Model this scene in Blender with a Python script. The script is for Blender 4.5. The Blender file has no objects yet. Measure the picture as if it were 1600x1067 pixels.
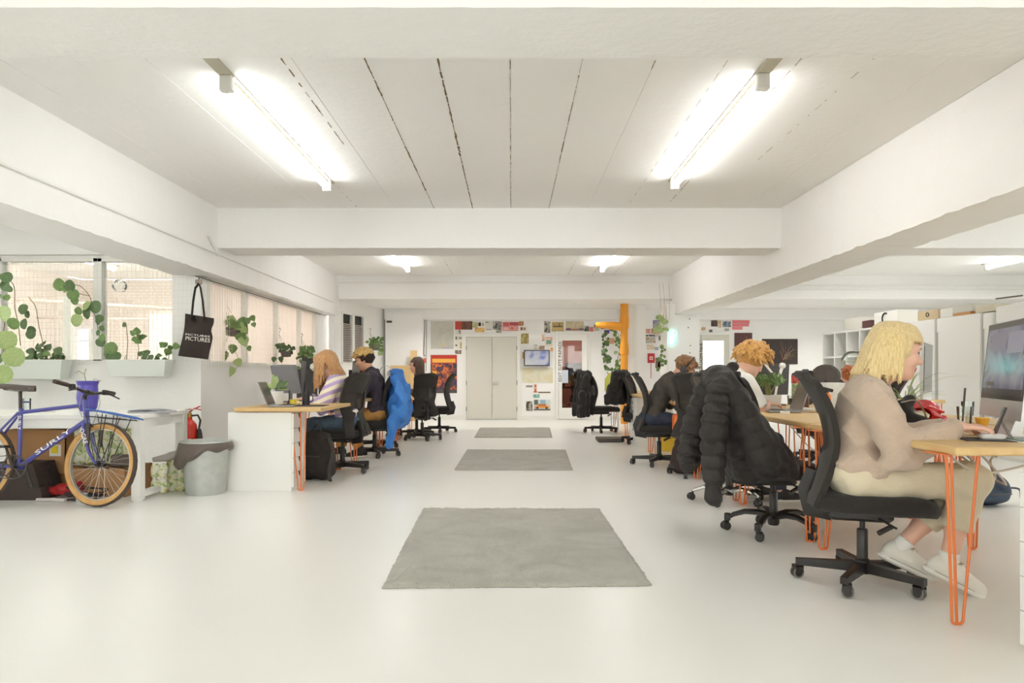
import bpy, math, random
import numpy as np
from mathutils import Vector, Matrix
random.seed(7); RS = np.random.RandomState(5)
C = bpy.context.scene.collection
sc = bpy.context.scene
PI = math.pi

def lin(c):
    r = [(v/255.0) for v in c]
    return tuple((v/12.92 if v <= 0.04045 else ((v+0.055)/1.055)**2.4) for v in r) + (1.0,)

# ---------------------------------------------------------------- camera, world, exposure
CAMZ = 1.04; F = 1100.0; VX = 799.0; VY = 585.0
cam_d = bpy.data.cameras.new('camera'); cam = bpy.data.objects.new('camera', cam_d); C.objects.link(cam)
cam.location = (0, 0, CAMZ); cam.rotation_euler = (PI/2, 0, 0)
cam_d.sensor_width = 36.0; cam_d.lens = F/1600*36
cam_d.shift_y = (VY-533.5)/1600; cam_d.shift_x = -(VX-800)/1600
cam_d.clip_start = 0.05; cam_d.clip_end = 100
sc.camera = cam
sc.view_settings.view_transform = 'Standard'; sc.view_settings.look = 'None'
sc.view_settings.gamma = 1.0; sc.view_settings.use_curve_mapping = False
sc.view_settings.exposure = 2.27
sc.cycles.use_denoising = True
sc.cycles.max_bounces = 10; sc.cycles.diffuse_bounces = 6; sc.cycles.glossy_bounces = 4
sc.cycles.transparent_max_bounces = 16; sc.cycles.transmission_bounces = 6
sc.cycles.sample_clamp_indirect = 6.0
sc.cycles.caustics_reflective = False; sc.cycles.caustics_refractive = False
w = bpy.data.worlds.new('world'); sc.world = w; w.use_nodes = True
bg = w.node_tree.nodes['Background']; bg.inputs[0].default_value = (1.0, 1.0, 0.99, 1); bg.inputs[1].default_value = 1.18
# unseen area light added behind the camera as soft frontal fill
def area(name, loc, rot, sx, sy, power, col):
    l = bpy.data.lights.new(name, 'AREA'); l.shape = 'RECTANGLE'; l.size = sx; l.size_y = sy
    l.energy = power; l.color = col
    o = bpy.data.objects.new(name, l); C.objects.link(o); o.location = loc; o.rotation_euler = rot
    return o
area('rear_fill_light', (0.5, -2.9, 1.7), (PI/2, 0, 0), 9.0, 1.4, 10, (1.0, 1.0, 0.99))
TUBE = 3.7   # strength of the fluorescent tubes

def GX(px, Y): return (px-VX)/F*Y
def GZ(py, Y): return CAMZ+(VY-py)/F*Y

# ---------------------------------------------------------------- materials
def newmat(name):
    m = bpy.data.materials.new(name); m.use_nodes = True
    return m, m.node_tree.nodes, m.node_tree.links, m.node_tree.nodes['Principled BSDF']
_mc = {}
def mat(col, rough=0.6, metal=0.0, spec=0.5, emit=None, es=1.0, name=None, alpha=None, sheen=0):
    key = (col, rough, metal, spec, emit, es, alpha, sheen)
    if key in _mc: return _mc[key]
    m, N, L, b = newmat(name or 'flat_%d' % len(_mc))
    b.inputs['Base Color'].default_value = lin(col); b.inputs['Roughness'].default_value = rough
    b.inputs['Metallic'].default_value = metal; b.inputs['Specular IOR Level'].default_value = spec
    if sheen:
        b.inputs['Sheen Weight'].default_value = sheen; b.inputs['Sheen Roughness'].default_value = 0.5
    if emit:
        b.inputs['Emission Color'].default_value = lin(emit); b.inputs['Emission Strength'].default_value = es
    if alpha is not None: b.inputs['Alpha'].default_value = alpha
    _mc[key] = m
    return m
def ramp(N, stops, interp='LINEAR'):
    r = N.new('ShaderNodeValToRGB'); cr = r.color_ramp; cr.interpolation = interp
    while len(cr.elements) < len(stops): cr.elements.new(0.5)
    for e, (p, c) in zip(cr.elements, stops): e.position = p; e.color = lin(c)
    return r
def nmat(name, stops, scale=8.0, detail=4.0, rough=0.7, bump=0.0, bscale=None, stretch=(1, 1, 1), metal=0.0, sheen=0.0, spec=0.5, kind='noise', interp='LINEAR', dist=0.0, rot=(0,0,0)):
    m, N, L, b = newmat(name)
    tc = N.new('ShaderNodeTexCoord'); mp = N.new('ShaderNodeMapping')
    mp.inputs['Scale'].default_value = stretch; mp.inputs['Rotation'].default_value = rot
    L.new(tc.outputs['Object'], mp.inputs['Vector'])
    if kind == 'noise':
        t = N.new('ShaderNodeTexNoise'); t.inputs['Scale'].default_value = scale; t.inputs['Detail'].default_value = detail
        t.inputs['Distortion'].default_value = dist; out = t.outputs['Fac']
    elif kind == 'voronoi':
        t = N.new('ShaderNodeTexVoronoi'); t.inputs['Scale'].default_value = scale; out = t.outputs['Color']
    else:
        t = N.new('ShaderNodeTexWave'); t.inputs['Scale'].default_value = scale; t.inputs['Distortion'].default_value = dist
        t.inputs['Detail'].default_value = detail; out = t.outputs['Fac']; t.bands_direction = kind[-1].upper()
    L.new(mp.outputs['Vector'], t.inputs['Vector'])
    r = ramp(N, stops, interp); L.new(out, r.inputs['Fac']); L.new(r.outputs['Color'], b.inputs['Base Color'])
    b.inputs['Roughness'].default_value = rough; b.inputs['Metallic'].default_value = metal
    b.inputs['Specular IOR Level'].default_value = spec
    if sheen: b.inputs['Sheen Weight'].default_value = sheen
    if bump:
        t2 = N.new('ShaderNodeTexNoise'); t2.inputs['Scale'].default_value = bscale or scale*3; t2.inputs['Detail'].default_value = 3
        L.new(mp.outputs['Vector'], t2.inputs['Vector'])
        bp = N.new('ShaderNodeBump'); bp.inputs['Strength'].default_value = bump; bp.inputs['Distance'].default_value = 0.01
        L.new(t2.outputs['Fac'], bp.inputs['Height']); L.new(bp.outputs['Normal'], b.inputs['Normal'])
    return m
def glassmat(name, tint=(240, 248, 246), gloss=0.12, rough=0.02):
    m = bpy.data.materials.new(name); m.use_nodes = True; N = m.node_tree.nodes; L = m.node_tree.links; N.clear()
    o = N.new('ShaderNodeOutputMaterial'); mx = N.new('ShaderNodeMixShader'); t = N.new('ShaderNodeBsdfTransparent'); g = N.new('ShaderNodeBsdfGlossy')
    fr = N.new('ShaderNodeFresnel'); fr.inputs['IOR'].default_value = 1.45
    ad = N.new('ShaderNodeMath'); ad.operation = 'ADD'; ad.inputs[1].default_value = gloss; ad.use_clamp = True
    t.inputs['Color'].default_value = lin(tint); g.inputs['Roughness'].default_value = rough
    L.new(fr.outputs[0], ad.inputs[0]); L.new(ad.outputs[0], mx.inputs[0]); L.new(t.outputs[0], mx.inputs[1]); L.new(g.outputs[0], mx.inputs[2]); L.new(mx.outputs[0], o.inputs[0])
    return m
def meshfab(name, col, alpha=0.2, rough=0.6):
    """woven mesh fabric: a fine grid of threads with holes"""
    m, N, L, b = newmat(name)
    b.inputs['Base Color'].default_value = lin(col); b.inputs['Roughness'].default_value = rough
    b.inputs['Alpha'].default_value = 1-alpha
    return m
WHITE = nmat('white_paint', [(0.0, (238, 237, 234)), (1.0, (243, 242, 240))], 1.5, 3, 0.55, 0.25, 26)
CEILW = nmat('ceiling_paint', [(0.0, (241, 240, 237)), (1.0, (245, 244, 242))], 1.2, 4, 0.7, 0.35, 14)
BEAMW = nmat('beam_paint', [(0.0, (238, 237, 234)), (1.0, (243, 242, 240))], 1.6, 4, 0.65, 0.5, 18)
FLOORM = nmat('painted_floor', [(0.0, (234, 233, 228)), (0.6, (239, 238, 234)), (1.0, (242, 241, 238))], 0.7, 6, 0.30, 0.06, 40, spec=0.45)
SATIN = mat((234, 233, 228), 0.42, name='white_lacquer')
LAQ = mat((236, 235, 231), 0.35, name='white_board')
DARK = mat((46, 41, 38), 0.65, name='charcoal_plastic')
BLACKF = nmat('black_fabric', [(0.0, (30, 27, 26)), (1.0, (45, 41, 39))], 60, 2, 0.9, 0.3, 300, sheen=0.15)
BLACKP = mat((38, 34, 32), 0.4, name='black_plastic')
STEEL = mat((190, 190, 186), 0.28, 1.0, name='steel')
CHROME = mat((215, 215, 212), 0.12, 1.0, name='chrome')
ORANGE = mat((226, 124, 66), 0.38, name='orange_steel')
WOOD = nmat('birch_plywood', [(0.0, (188, 150, 96)), (0.5, (209, 175, 120)), (1.0, (219, 190, 140))], 3.0, 5, 0.5, 0.05, 20, (9, 0.9, 9), dist=0.6)
WOODE = nmat('oak_edge', [(0.0, (178, 134, 76)), (1.0, (208, 166, 104))], 5.0, 4, 0.5, 0.0, 20, (1, 1, 18))
CARD = nmat('cardboard', [(0.0, (166, 123, 82)), (1.0, (186, 143, 99))], 6, 3, 0.85, 0.1, 30)
GLASS = glassmat('window_glass', (246, 247, 244), 0.03)
TGLASS = glassmat('tumbler_glass', (248, 251, 250), 0.06)
LEAFM = nmat('leaf_green', [(0.2, (78, 106, 54)), (0.6, (112, 140, 78)), (1.0, (156, 174, 108))], 9, 3, 0.45)
LEAFD = nmat('leaf_dark', [(0.2, (62, 84, 50)), (0.6, (92, 117, 72)), (1.0, (130, 150, 98))], 12, 3, 0.5)
LEAFL = nmat('leaf_light', [(0.2, (138, 158, 92)), (0.7, (164, 182, 120)), (1.0, (186, 198, 146))], 8, 3, 0.45)
STEM = mat((128, 112, 78), 0.7, name='vine_stem')
PAPER = mat((236, 234, 226), 0.8, name='paper')
INK = mat((40, 38, 38), 0.8, name='ink')

# ---------------------------------------------------------------- mesh builder
class MB:
    def __init__(s): s.v = []; s.f = []; s.m = []
    def add(s, vs, fs, mi=0):
        o = len(s.v); s.v += [tuple(v) for v in vs]; s.f += [tuple(i+o for i in f) for f in fs]; s.m += [mi]*len(fs); return s
    def box(s, x0, x1, y0, y1, z0, z1, mi=0, M=None):
        vs = [Vector(p) for p in ((x0,y0,z0),(x1,y0,z0),(x1,y1,z0),(x0,y1,z0),(x0,y0,z1),(x1,y0,z1),(x1,y1,z1),(x0,y1,z1))]
        if M is not None: vs = [M @ p for p in vs]
        return s.add(vs, [(0,3,2,1),(4,5,6,7),(0,1,5,4),(1,2,6,5),(2,3,7,6),(3,0,4,7)], mi)
    def rbox(s, x0, x1, y0, y1, z0, z1, r=0.01, mi=0, M=None, n=3):
        """box with rounded vertical edges and chamfered rims"""
        pts = []
        for cx, cy, a0 in ((x1-r, y1-r, 0), (x0+r, y1-r, 90), (x0+r, y0+r, 180), (x1-r, y0+r, 270)):
            for k in range(n+1):
                a = math.radians(a0+90*k/n); pts.append((cx, cy, math.cos(a), math.sin(a)))
        c = min(r*0.5, (z1-z0)*0.3); q = len(pts); vs = []
        for z, rr in ((z0, r-c), (z0+c, r), (z1-c, r), (z1, r-c)):
            vs += [Vector((cx+ca*rr, cy+sa*rr, z)) for cx, cy, ca, sa in pts]
        if M is not None: vs = [M @ p for p in vs]
        fs = [tuple(range(q-1, -1, -1)), tuple(range(3*q, 4*q))]
        for l in range(3):
            for i in range(q):
                j = (i+1) % q; fs.append((l*q+i, l*q+j, (l+1)*q+j, (l+1)*q+i))
        return s.add(vs, fs, mi)
    def tube(s, path, r, n=8, closed=False, mi=0, caps=True, sq=None):
        P = [Vector(p) for p in path]; k = len(P); R = r if isinstance(r, (list, tuple)) else [r]*k
        T = []
        for i in range(k):
            a = P[(i-1) % k] if (closed or i > 0) else P[i]; b = P[(i+1) % k] if (closed or i < k-1) else P[i]
            t = b-a; T.append(t.normalized() if t.length > 1e-9 else Vector((0,0,1)))
        up = Vector((0,0,1)) if abs(T[0].z) < 0.9 else Vector((1,0,0))
        nx = T[0].cross(up).normalized(); vs = []
        for i in range(k):
            nx = nx - T[i]*nx.dot(T[i])
            nx = nx.normalized() if nx.length > 1e-9 else T[i].orthogonal().normalized()
            ny = T[i].cross(nx)
            for j in range(n):
                a = 2*PI*(j+0.5)/n
                e1, e2 = (sq if sq else (1, 1))
                vs.append(P[i]+nx*math.cos(a)*R[i]*e1+ny*math.sin(a)*R[i]*e2)
        fs = []
        for i in range(k if closed else k-1):
            for j in range(n):
                a, b = i*n+j, i*n+(j+1) % n; c, d = ((i+1) % k)*n+(j+1) % n, ((i+1) % k)*n+j
                fs.append((a, b, c, d))
        if caps and not closed: fs += [tuple(range(n-1, -1, -1)), tuple(range((k-1)*n, k*n))]
        return s.add(vs, fs, mi)
    def lathe(s, prof, c=(0,0,0), n=20, mi=0, caps=True, M=None):
        vs = []; k = len(prof)
        for r, z in prof:
            for j in range(n):
                a = 2*PI*j/n; vs.append(Vector((r*math.cos(a), r*math.sin(a), z)))
        if M is not None: vs = [M @ v for v in vs]
        vs = [v+Vector(c) for v in vs]
        fs = [(i*n+j, i*n+(j+1) % n, (i+1)*n+(j+1) % n, (i+1)*n+j) for i in range(k-1) for j in range(n)]
        if caps: fs += [tuple(range(n-1, -1, -1)), tuple(range((k-1)*n, k*n))]
        return s.add(vs, fs, mi)
    def prism(s, pts, o, u, v, t, mi=0):
        """2D outline pts in plane (o; u, v), extruded along vector t"""
        o, u, v, t = Vector(o), Vector(u), Vector(v), Vector(t); q = len(pts)
        a = [o+u*x+v*y for x, y in pts]; vs = a+[p+t for p in a]
        fs = [tuple(range(q-1, -1, -1)), tuple(range(q, 2*q))]+[(i, (i+1) % q, q+(i+1) % q, q+i) for i in range(q)]
        return s.add(vs, fs, mi)
    def grid(s, fn, nu, nv, mi=0):
        vs = [fn(i/nu, j/nv) for j in range(nv+1) for i in range(nu+1)]
        fs = [(j*(nu+1)+i, j*(nu+1)+i+1, (j+1)*(nu+1)+i+1, (j+1)*(nu+1)+i) for j in range(nv) for i in range(nu)]
        return s.add(vs, fs, mi)
    def sheet(s, fn, nu, nv, t, mi=0):
        """closed two-sided sheet: fn(u,v)->(point, normal), thickness t"""
        A = [fn(i/nu, j/nv) for j in range(nv+1) for i in range(nu+1)]
        vs = [Vector(p)+Vector(n)*t/2 for p, n in A]+[Vector(p)-Vector(n)*t/2 for p, n in A]; q = len(A); W = nu+1; fs = []
        for j in range(nv):
            for i in range(nu):
                a, b, c, d = j*W+i, j*W+i+1, (j+1)*W+i+1, (j+1)*W+i
                fs += [(a, b, c, d), (q+d, q+c, q+b, q+a)]
        e = [i for i in range(W)]+[j*W+nu for j in range(1, nv+1)]+[nv*W+i for i in range(nu-1, -1, -1)]+[j*W for j in range(nv-1, 0, -1)]
        for a, b in zip(e, e[1:]+e[:1]): fs.append((b, a, q+a, q+b))
        return s.add(vs, fs, mi)
    def build(s, name, mats, parent=None, smooth=True, angle=40, loc=None):
        return mkobj(name, s.v, s.f, mats, parent, smooth, angle, s.m, loc)
def mkobj(name, v, f, mats, parent=None, smooth=True, angle=40, mi=None, loc=None):
    me = bpy.data.meshes.new(name); me.from_pydata(v if isinstance(v, list) else v.tolist(), [], f if isinstance(f, list) else f.tolist())
    if not isinstance(mats, (list, tuple)): mats = [mats]
    for m in mats: me.materials.append(m)
    if mi is not None and len(mats) > 1: me.polygons.foreach_set('material_index', np.asarray(mi, dtype=np.int32))
    if smooth:
        me.polygons.foreach_set('use_smooth', np.ones(len(me.polygons), dtype=bool))
        if angle < 179: me.set_sharp_from_angle(angle=math.radians(angle))
    me.update()
    o = bpy.data.objects.new(name, me); C.objects.link(o)
    if parent is not None: o.parent = parent
    if loc is not None: o.location = loc
    return o
def tag(o, label, cat, group=None):
    o['label'] = label; o['category'] = cat
    if group: o['group'] = group
    return o
def thing(name, label, cat, loc=(0,0,0), rotz=0.0, group=None, rot=None):
    o = bpy.data.objects.new(name, None); C.objects.link(o); o.empty_display_size = 0.1
    o.location = loc; o.rotation_euler = rot or (0, 0, rotz)
    return tag(o, label, cat, group)
def struct(o): o['kind'] = 'structure'; return o
def stuff(o): o['kind'] = 'stuff'; return o
def place(o, parent=None, loc=None, rot=None):
    c = o.copy(); C.objects.link(c)
    if parent is not None: c.parent = parent
    if loc is not None: c.location = loc
    if rot is not None: c.rotation_euler = rot
    return c
def dup(root, loc, rotz=0.0, label=None, group=None):
    r = root.copy(); C.objects.link(r); r.location = loc; r.rotation_euler = (0, 0, rotz)
    if label: r['label'] = label
    if group: r['group'] = group
    for ch in list(root.children):
        c = ch.copy(); C.objects.link(c); c.parent = r
        for g in list(ch.children):
            d = g.copy(); C.objects.link(d); d.parent = c
    return r
def box(name, x0, x1, y0, y1, z0, z1, m, parent=None, r=0):
    b = MB()
    if r: b.rbox(x0, x1, y0, y1, z0, z1, r)
    else: b.box(x0, x1, y0, y1, z0, z1)
    return b.build(name, m, parent)
def text(name, s, size, m, parent, loc, rot, ext=0.002, align='LEFT'):
    cu = bpy.data.curves.new(name, 'FONT'); cu.body = s; cu.size = size; cu.extrude = ext; cu.align_x = align; cu.resolution_u = 2
    o = bpy.data.objects.new(name, cu); C.objects.link(o)
    dg = bpy.context.evaluated_depsgraph_get(); me = bpy.data.meshes.new_from_object(o.evaluated_get(dg))
    bpy.data.objects.remove(o); me.materials.clear(); me.materials.append(m)
    r = bpy.data.objects.new(name, me); C.objects.link(r)
    if parent is not None: r.parent = parent
    r.location = loc; r.rotation_euler = rot
    return r
def bez(p0, p1, p2, n=8):
    a, b, c = Vector(p0), Vector(p1), Vector(p2)
    return [a*(1-t)**2+b*2*t*(1-t)+c*t*t for t in [i/n for i in range(n+1)]]

# ---------------------------------------------------------------- smooth solid modelling on a grid (bodies, clothes, hair, coats)
class SDF:
    def __init__(s, lo, hi, h):
        s.lo = np.array(lo, float); s.h = h; s.n = np.maximum(np.ceil((np.array(hi)-s.lo)/h).astype(int)+1, 3)
        s.d = np.full(s.n, 0.5, np.float32)
        s.ax = [(s.lo[i]+h*np.arange(s.n[i])).astype(np.float32) for i in range(3)]
    def _sl(s, lo, hi):
        a = np.clip(np.floor((np.array(lo)-s.lo)/s.h).astype(int), 0, s.n-1); b = np.clip(np.ceil((np.array(hi)-s.lo)/s.h).astype(int)+1, 1, s.n)
        if np.any(b <= a): return None, None
        sl = tuple(slice(a[i], b[i]) for i in range(3))
        X, Y, Z = np.meshgrid(s.ax[0][sl[0]], s.ax[1][sl[1]], s.ax[2][sl[2]], indexing='ij', sparse=True)
        return sl, (X, Y, Z)
    def _mix(s, sl, p, k, sub=False):
        d = s.d[sl]
        if sub:
            s.d[sl] = np.maximum(d, -p); return
        if k > 0:
            hh = np.clip(k-np.abs(d-p), 0, None)/k
            s.d[sl] = np.minimum(d, p)-hh*hh*k*0.25
        else: s.d[sl] = np.minimum(d, p)
    def cap(s, a, b, ra, rb=None, k=0.02, cut=None, ring=None, flat=None):
        rb = ra if rb is None else rb; a = np.array(a, float); b = np.array(b, float); m = max(ra, rb)+k+2*s.h
        sl, P = s._sl(np.minimum(a, b)-m, np.maximum(a, b)+m)
        if sl is None: return s
        ab = b-a; L2 = max(float(ab @ ab), 1e-9)
        q = [P[i]-a[i] for i in range(3)]
        t = np.clip((q[0]*ab[0]+q[1]*ab[1]+q[2]*ab[2])/L2, 0, 1)
        r = ra+(rb-ra)*t
        if ring: r = r-ring[1]*(1-np.abs(np.sin(PI*ring[0]*t)))**2
        e = [q[i]-ab[i]*t for i in range(3)]
        if flat is not None:   # flatten along a unit axis by factor
            n, fct = np.array(flat[0], float), flat[1]
            dt = e[0]*n[0]+e[1]*n[1]+e[2]*n[2]
            e = [e[i]+n[i]*dt*(fct-1) for i in range(3)]
        d = np.sqrt(e[0]**2+e[1]**2+e[2]**2)-r
        if flat is not None: d = d*(1.0 if flat[1] < 1 else 1/math.sqrt(flat[1]))
        if cut is not None:
            for cp, cn in (cut if isinstance(cut, list) else [cut]):
                cp = np.array(cp, float); cn = np.array(cn, float); cn = cn/np.linalg.norm(cn)
                d = np.maximum(d, (P[0]-cp[0])*cn[0]+(P[1]-cp[1])*cn[1]+(P[2]-cp[2])*cn[2])
        s._mix(sl, d.astype(np.float32), k); return s
    def ell(s, c, r, R=None, k=0.02, sub=False):
        c = np.array(c, float); r = np.array(r, float); R = np.eye(3) if R is None else np.array(R)
        ext = np.sqrt(((R*r)**2).sum(axis=1))+k+2*s.h
        sl, P = s._sl(c-ext, c+ext)
        if sl is None: return s
        q = [P[i]-c[i] for i in range(3)]
        l = [(q[0]*R[0][j]+q[1]*R[1][j]+q[2]*R[2][j])/r[j] for j in range(3)]
        n0 = np.sqrt(l[0]**2+l[1]**2+l[2]**2); n1 = np.sqrt((l[0]/r[0])**2+(l[1]/r[1])**2+(l[2]/r[2])**2)+1e-6
        s._mix(sl, (n0*(n0-1)/n1).astype(np.float32), k, sub); return s
    def chain(s, pts, rs, k=0.01, **kw):
        for i in range(len(pts)-1):
            s.cap(pts[i], pts[i+1], rs[i] if isinstance(rs, (list, tuple)) else rs, rs[i+1] if isinstance(rs, (list, tuple)) else rs, k, **kw)
        return s
    def cut(s, p, n):
        n = np.array(n, float); n = n/np.linalg.norm(n); p = np.array(p, float)
        X, Y, Z = np.meshgrid(*s.ax, indexing='ij', sparse=True)
        s.d = np.maximum(s.d, ((X-p[0])*n[0]+(Y-p[1])*n[1]+(Z-p[2])*n[2]).astype(np.float32)); return s
    def wave(s, amp, dirs, seed=0):
        X, Y, Z = np.meshgrid(*s.ax, indexing='ij', sparse=True); rr = np.random.RandomState(seed)
        for (fx, fy, fz) in dirs:
            ph = rr.rand()*6.28
            s.d = s.d+(amp*np.sin(X*fx+Y*fy+Z*fz+ph+1.3*np.sin(X*fz*0.6-Y*fx*0.5+Z*fy*0.4+ph*2))).astype(np.float32)
        return s
    def ridge(s, amp, dirs, seed=0):
        X, Y, Z = np.meshgrid(*s.ax, indexing='ij', sparse=True); rr = np.random.RandomState(seed)
        for (fx, fy, fz) in dirs:
            ph = rr.rand()*6.28; q = np.abs(np.sin(X*fx+Y*fy+Z*fz+ph+1.1*np.sin(Z*fy*.22+X*4+ph)+.6*np.sin(Y*11-Z*7+ph*3)))
            s.d = s.d-(amp*(1-q)**2*1.6-amp*.4).astype(np.float32)
        return s
    def mesh(s):
        d = s.d; d[0], d[-1] = 0.5, 0.5; d[:, 0], d[:, -1] = 0.5, 0.5; d[:, :, 0], d[:, :, -1] = 0.5, 0.5
        ins = d < 0
        cnt = sum(ins[i:i+d.shape[0]-1, j:j+d.shape[1]-1, k:k+d.shape[2]-1].astype(np.int8) for i in (0, 1) for j in (0, 1) for k in (0, 1))
        act = (cnt > 0) & (cnt < 8); idx = np.argwhere(act)
        cor = {(i, j, k): d[idx[:, 0]+i, idx[:, 1]+j, idx[:, 2]+k] for i in (0, 1) for j in (0, 1) for k in (0, 1)}
        S = np.zeros((len(idx), 3)); n = np.zeros(len(idx))
        for a in cor:
            for ax in range(3):
                if a[ax]: continue
                b = list(a); b[ax] = 1; b = tuple(b); da, db = cor[a], cor[b]; cr = (da < 0) != (db < 0)
                t = np.where(cr, da/np.where(cr, da-db, 1), 0)
                p = np.array(a, float)[None]+np.zeros((len(idx), 3)); p[:, ax] += t
                S += p*cr[:, None]; n += cr
        V = (idx+S/n[:, None])*s.h+s.lo
        vid = np.full(act.shape, -1, np.int64); vid[act] = np.arange(len(idx)); Fs = []
        for ax in range(3):
            u, v = (ax+1) % 3, (ax+2) % 3
            a = [slice(None)]*3; b = [slice(None)]*3; a[ax] = slice(0, -1); b[ax] = slice(1, None)
            ia, ib = ins[tuple(a)], ins[tuple(b)]
            for flip in (False, True):
                e = np.argwhere((ia & ~ib) if not flip else (~ia & ib))
                e = e[(e[:, u] > 0) & (e[:, v] > 0) & (e[:, u] < act.shape[u]) & (e[:, v] < act.shape[v])]
                if not len(e): continue
                def g(du, dv):
                    q = e.copy(); q[:, u] -= du; q[:, v] -= dv; return vid[q[:, 0], q[:, 1], q[:, 2]]
                Q = np.stack([g(1, 1), g(0, 1), g(0, 0), g(1, 0)], axis=1)
                Fs.append(Q[:, ::-1] if flip else Q)
        Fa = np.concatenate(Fs) if Fs else np.zeros((0, 4), int)
        return V, Fa[(Fa >= 0).all(axis=1)]
    def build(s, name, mats, parent=None, pick=None, loc=None):
        V, Fa = s.mesh(); mi = None
        if pick is not None: mi = pick(V[Fa].mean(axis=1))
        return mkobj(name, V, Fa, mats, parent, True, 180, mi, loc)
# ================================================================= THE ROOM
ZC, ZB, ZL = 3.0, 2.53, 2.205       # ceiling, cross beams, long beams
XL, XR, YB = -3.46, 3.18, 16.2      # inner faces of the long beams, back wall
fl = struct(box('floor', -9, 10.6, -3.2, 18.6, -0.12, 0.0, FLOORM))
ce = struct(box('ceiling', -9, 10.6, -3.2, 18.6, ZC+0.03, ZC+0.2, CEILW))
def part(name, m, parent, *bx):
    b = MB()
    for q in bx: b.box(*q)
    return b.build(name, m, parent)
# precast ceiling planks, each its own piece, with chipped open joints
PW = 0.4535; px0 = GX(683, 4.34)
pl_x = [px0+PW*k for k in range(-7, 9)]
for (y0, y1) in ((3.2, 8.45), (8.7, 14.1)):
    proto = None
    for k, x in enumerate(pl_x[:-1]):
        if proto is None:
            b = MB(); g = 0.0008
            b.box(g, PW-g, y0, y1, ZC, ZC+0.03); proto = o = b.build('ceiling_plank', CEILW, ce)
        else: o = place(proto, ce)
        o.location = (x, 0, (0, 0.0012, 0.0005, 0.0016)[k % 4])
CRACK = nmat('open_joint', [(0.0, (92, 70, 48)), (1.0, (150, 128, 98))], 30, 3, 0.95)
def joint(x, y0, y1, cover, wmax, seed):
    r = random.Random(seed); b = MB(); y = y0
    while y < y1:
        L = r.uniform(0.02, 0.30)*(0.4+cover); wd = 1.25*wmax*r.uniform(0.25, 1.0)
        pts = []; n = max(2, int(L/0.04))
        for i in range(n+1): pts.append((-wd*r.uniform(0.2, 1), L*i/n))
        for i in range(n, -1, -1): pts.append((wd*r.uniform(0.2, 1), L*i/n))
        b.prism(pts, (x, y, ZC-0.0012), (1, 0, 0), (0, 1, 0), (0, 0, 0.004))
        y += L+r.uniform(0.01, 0.25)*(1.15-cover)
    stuff(b.build('chipped_joint', CRACK, ce, False))
for px, cov, wd, s, ys in ((683, 1.0, 0.011, 1, (3.4, 8.28)), (568, 0.95, 0.009, 2, (3.4, 8.28)), (437, 0.55, 0.006, 3, (3.6, 6.0)), (797, 0.7, 0.003, 4, (3.4, 8.28)), (911, 1.0, 0.0045, 5, (3.4, 8.28)), (1027, 0.1, 0.003, 6, (4.2, 4.7)), (1141, 0.1, 0.002, 7, (4.0, 8)), (1255, 0.35, 0.002, 8, (4.0, 8.0)), (1369, 0.15, 0.003, 12, (4.3, 6.5)), (340, 0.12, 0.003, 9, (5.6, 8.2))):
    joint(GX(px, 4.34), ys[0], ys[1], cov, wd, s)
for px, cov, wd, s in ((911, 0.4, 0.004, 21), (960, 0.3, 0.004, 22), (1000, 0.4, 0.004, 23), (600, 0.3, 0.003, 24), (683, 0.2, 0.003, 25)):
    joint(GX(px, 10.9), 9.0, 13.8, cov, wd, s)
def plain_slab(x0, x1): part('ceiling_slab', CEILW, ce, (x0, x1, -3.2, 14.1, ZC, ZC+0.03))
plain_slab(-9, pl_x[0]-0.004); plain_slab(pl_x[-1]+0.004, 10.6)
part('ceiling_slab', CEILW, ce, (pl_x[0], pl_x[-1], -3.2, 3.0, ZC, ZC+0.03))
# beams (with slightly uneven, hand-plastered arrises)
def beam(name, x0, x1, y0, y1, z0, z1, axis, seed, amp=0.006):
    r = np.random.RandomState(seed); n = int((x1-x0 if axis == 'x' else y1-y0)/0.07); b = MB()
    def j(): return amp*r.randn()*(1 if r.rand() < 0.75 else 1.8)
    vs = []
    for i in range(n+1):
        t = i/n
        if axis == 'y':
            y = y0+(y1-y0)*t; vs += [(x0, y, z1), (x0+j()*.5, y, z0+abs(j())*.6), (x1+j()*.5, y, z0+abs(j())*.6), (x1, y, z1)]
        else:
            x = x0+(x1-x0)*t; vs += [(x, y0, z1), (x, y0+j()*.3, z0+abs(j())*.4), (x, y1+j()*.3, z0+abs(j())*.4), (x, y1, z1)]
    fs = []
    for i in range(n):
        for k in range(4):
            a, c = i*4+k, i*4+(k+1) % 4; q = (a, c, c+4, a+4); fs.append(q if axis == 'y' else q[::-1])
    fs += [(3, 2, 1, 0), (n*4, n*4+1, n*4+2, n*4+3)]
    b.add(vs, fs); return b.build(name, BEAMW, ce, True, 30)
beam('long_beam', XR, 3.71, -3.2, 13.92, ZL, ZC+.05, 'y', 1)
beam('long_beam', -3.97, XL, -3.2, 13.92, ZL, ZC+.05, 'y', 2)
for k, (y0, y1) in enumerate(((2.86, 3.32), (8.3, 8.84), (13.9, 14.3))):
    beam('cross_beam', XL+.0, XR-.0, y0, y1, ZB, ZC+.05, 'x', 3+k, 0.002)
    beam('cross_beam', 3.71, 10.5, y0, y1, ZB, ZC+.05, 'x', 13+k, 0.002)
    if k == 1: beam('cross_beam', -7.6, -3.97, y0+.02, y1, ZB-.03, ZC+.05, 'x', 23, 0.002)
part('soffit', BEAMW, ce, (-3.6, 10.5, 14.3, YB+.1, ZB+.003, ZB+.06))
part('soffit_edge', BEAMW, ce, (-7.6, -3.45, 2.86, 3.32, 2.6, ZC))
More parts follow.
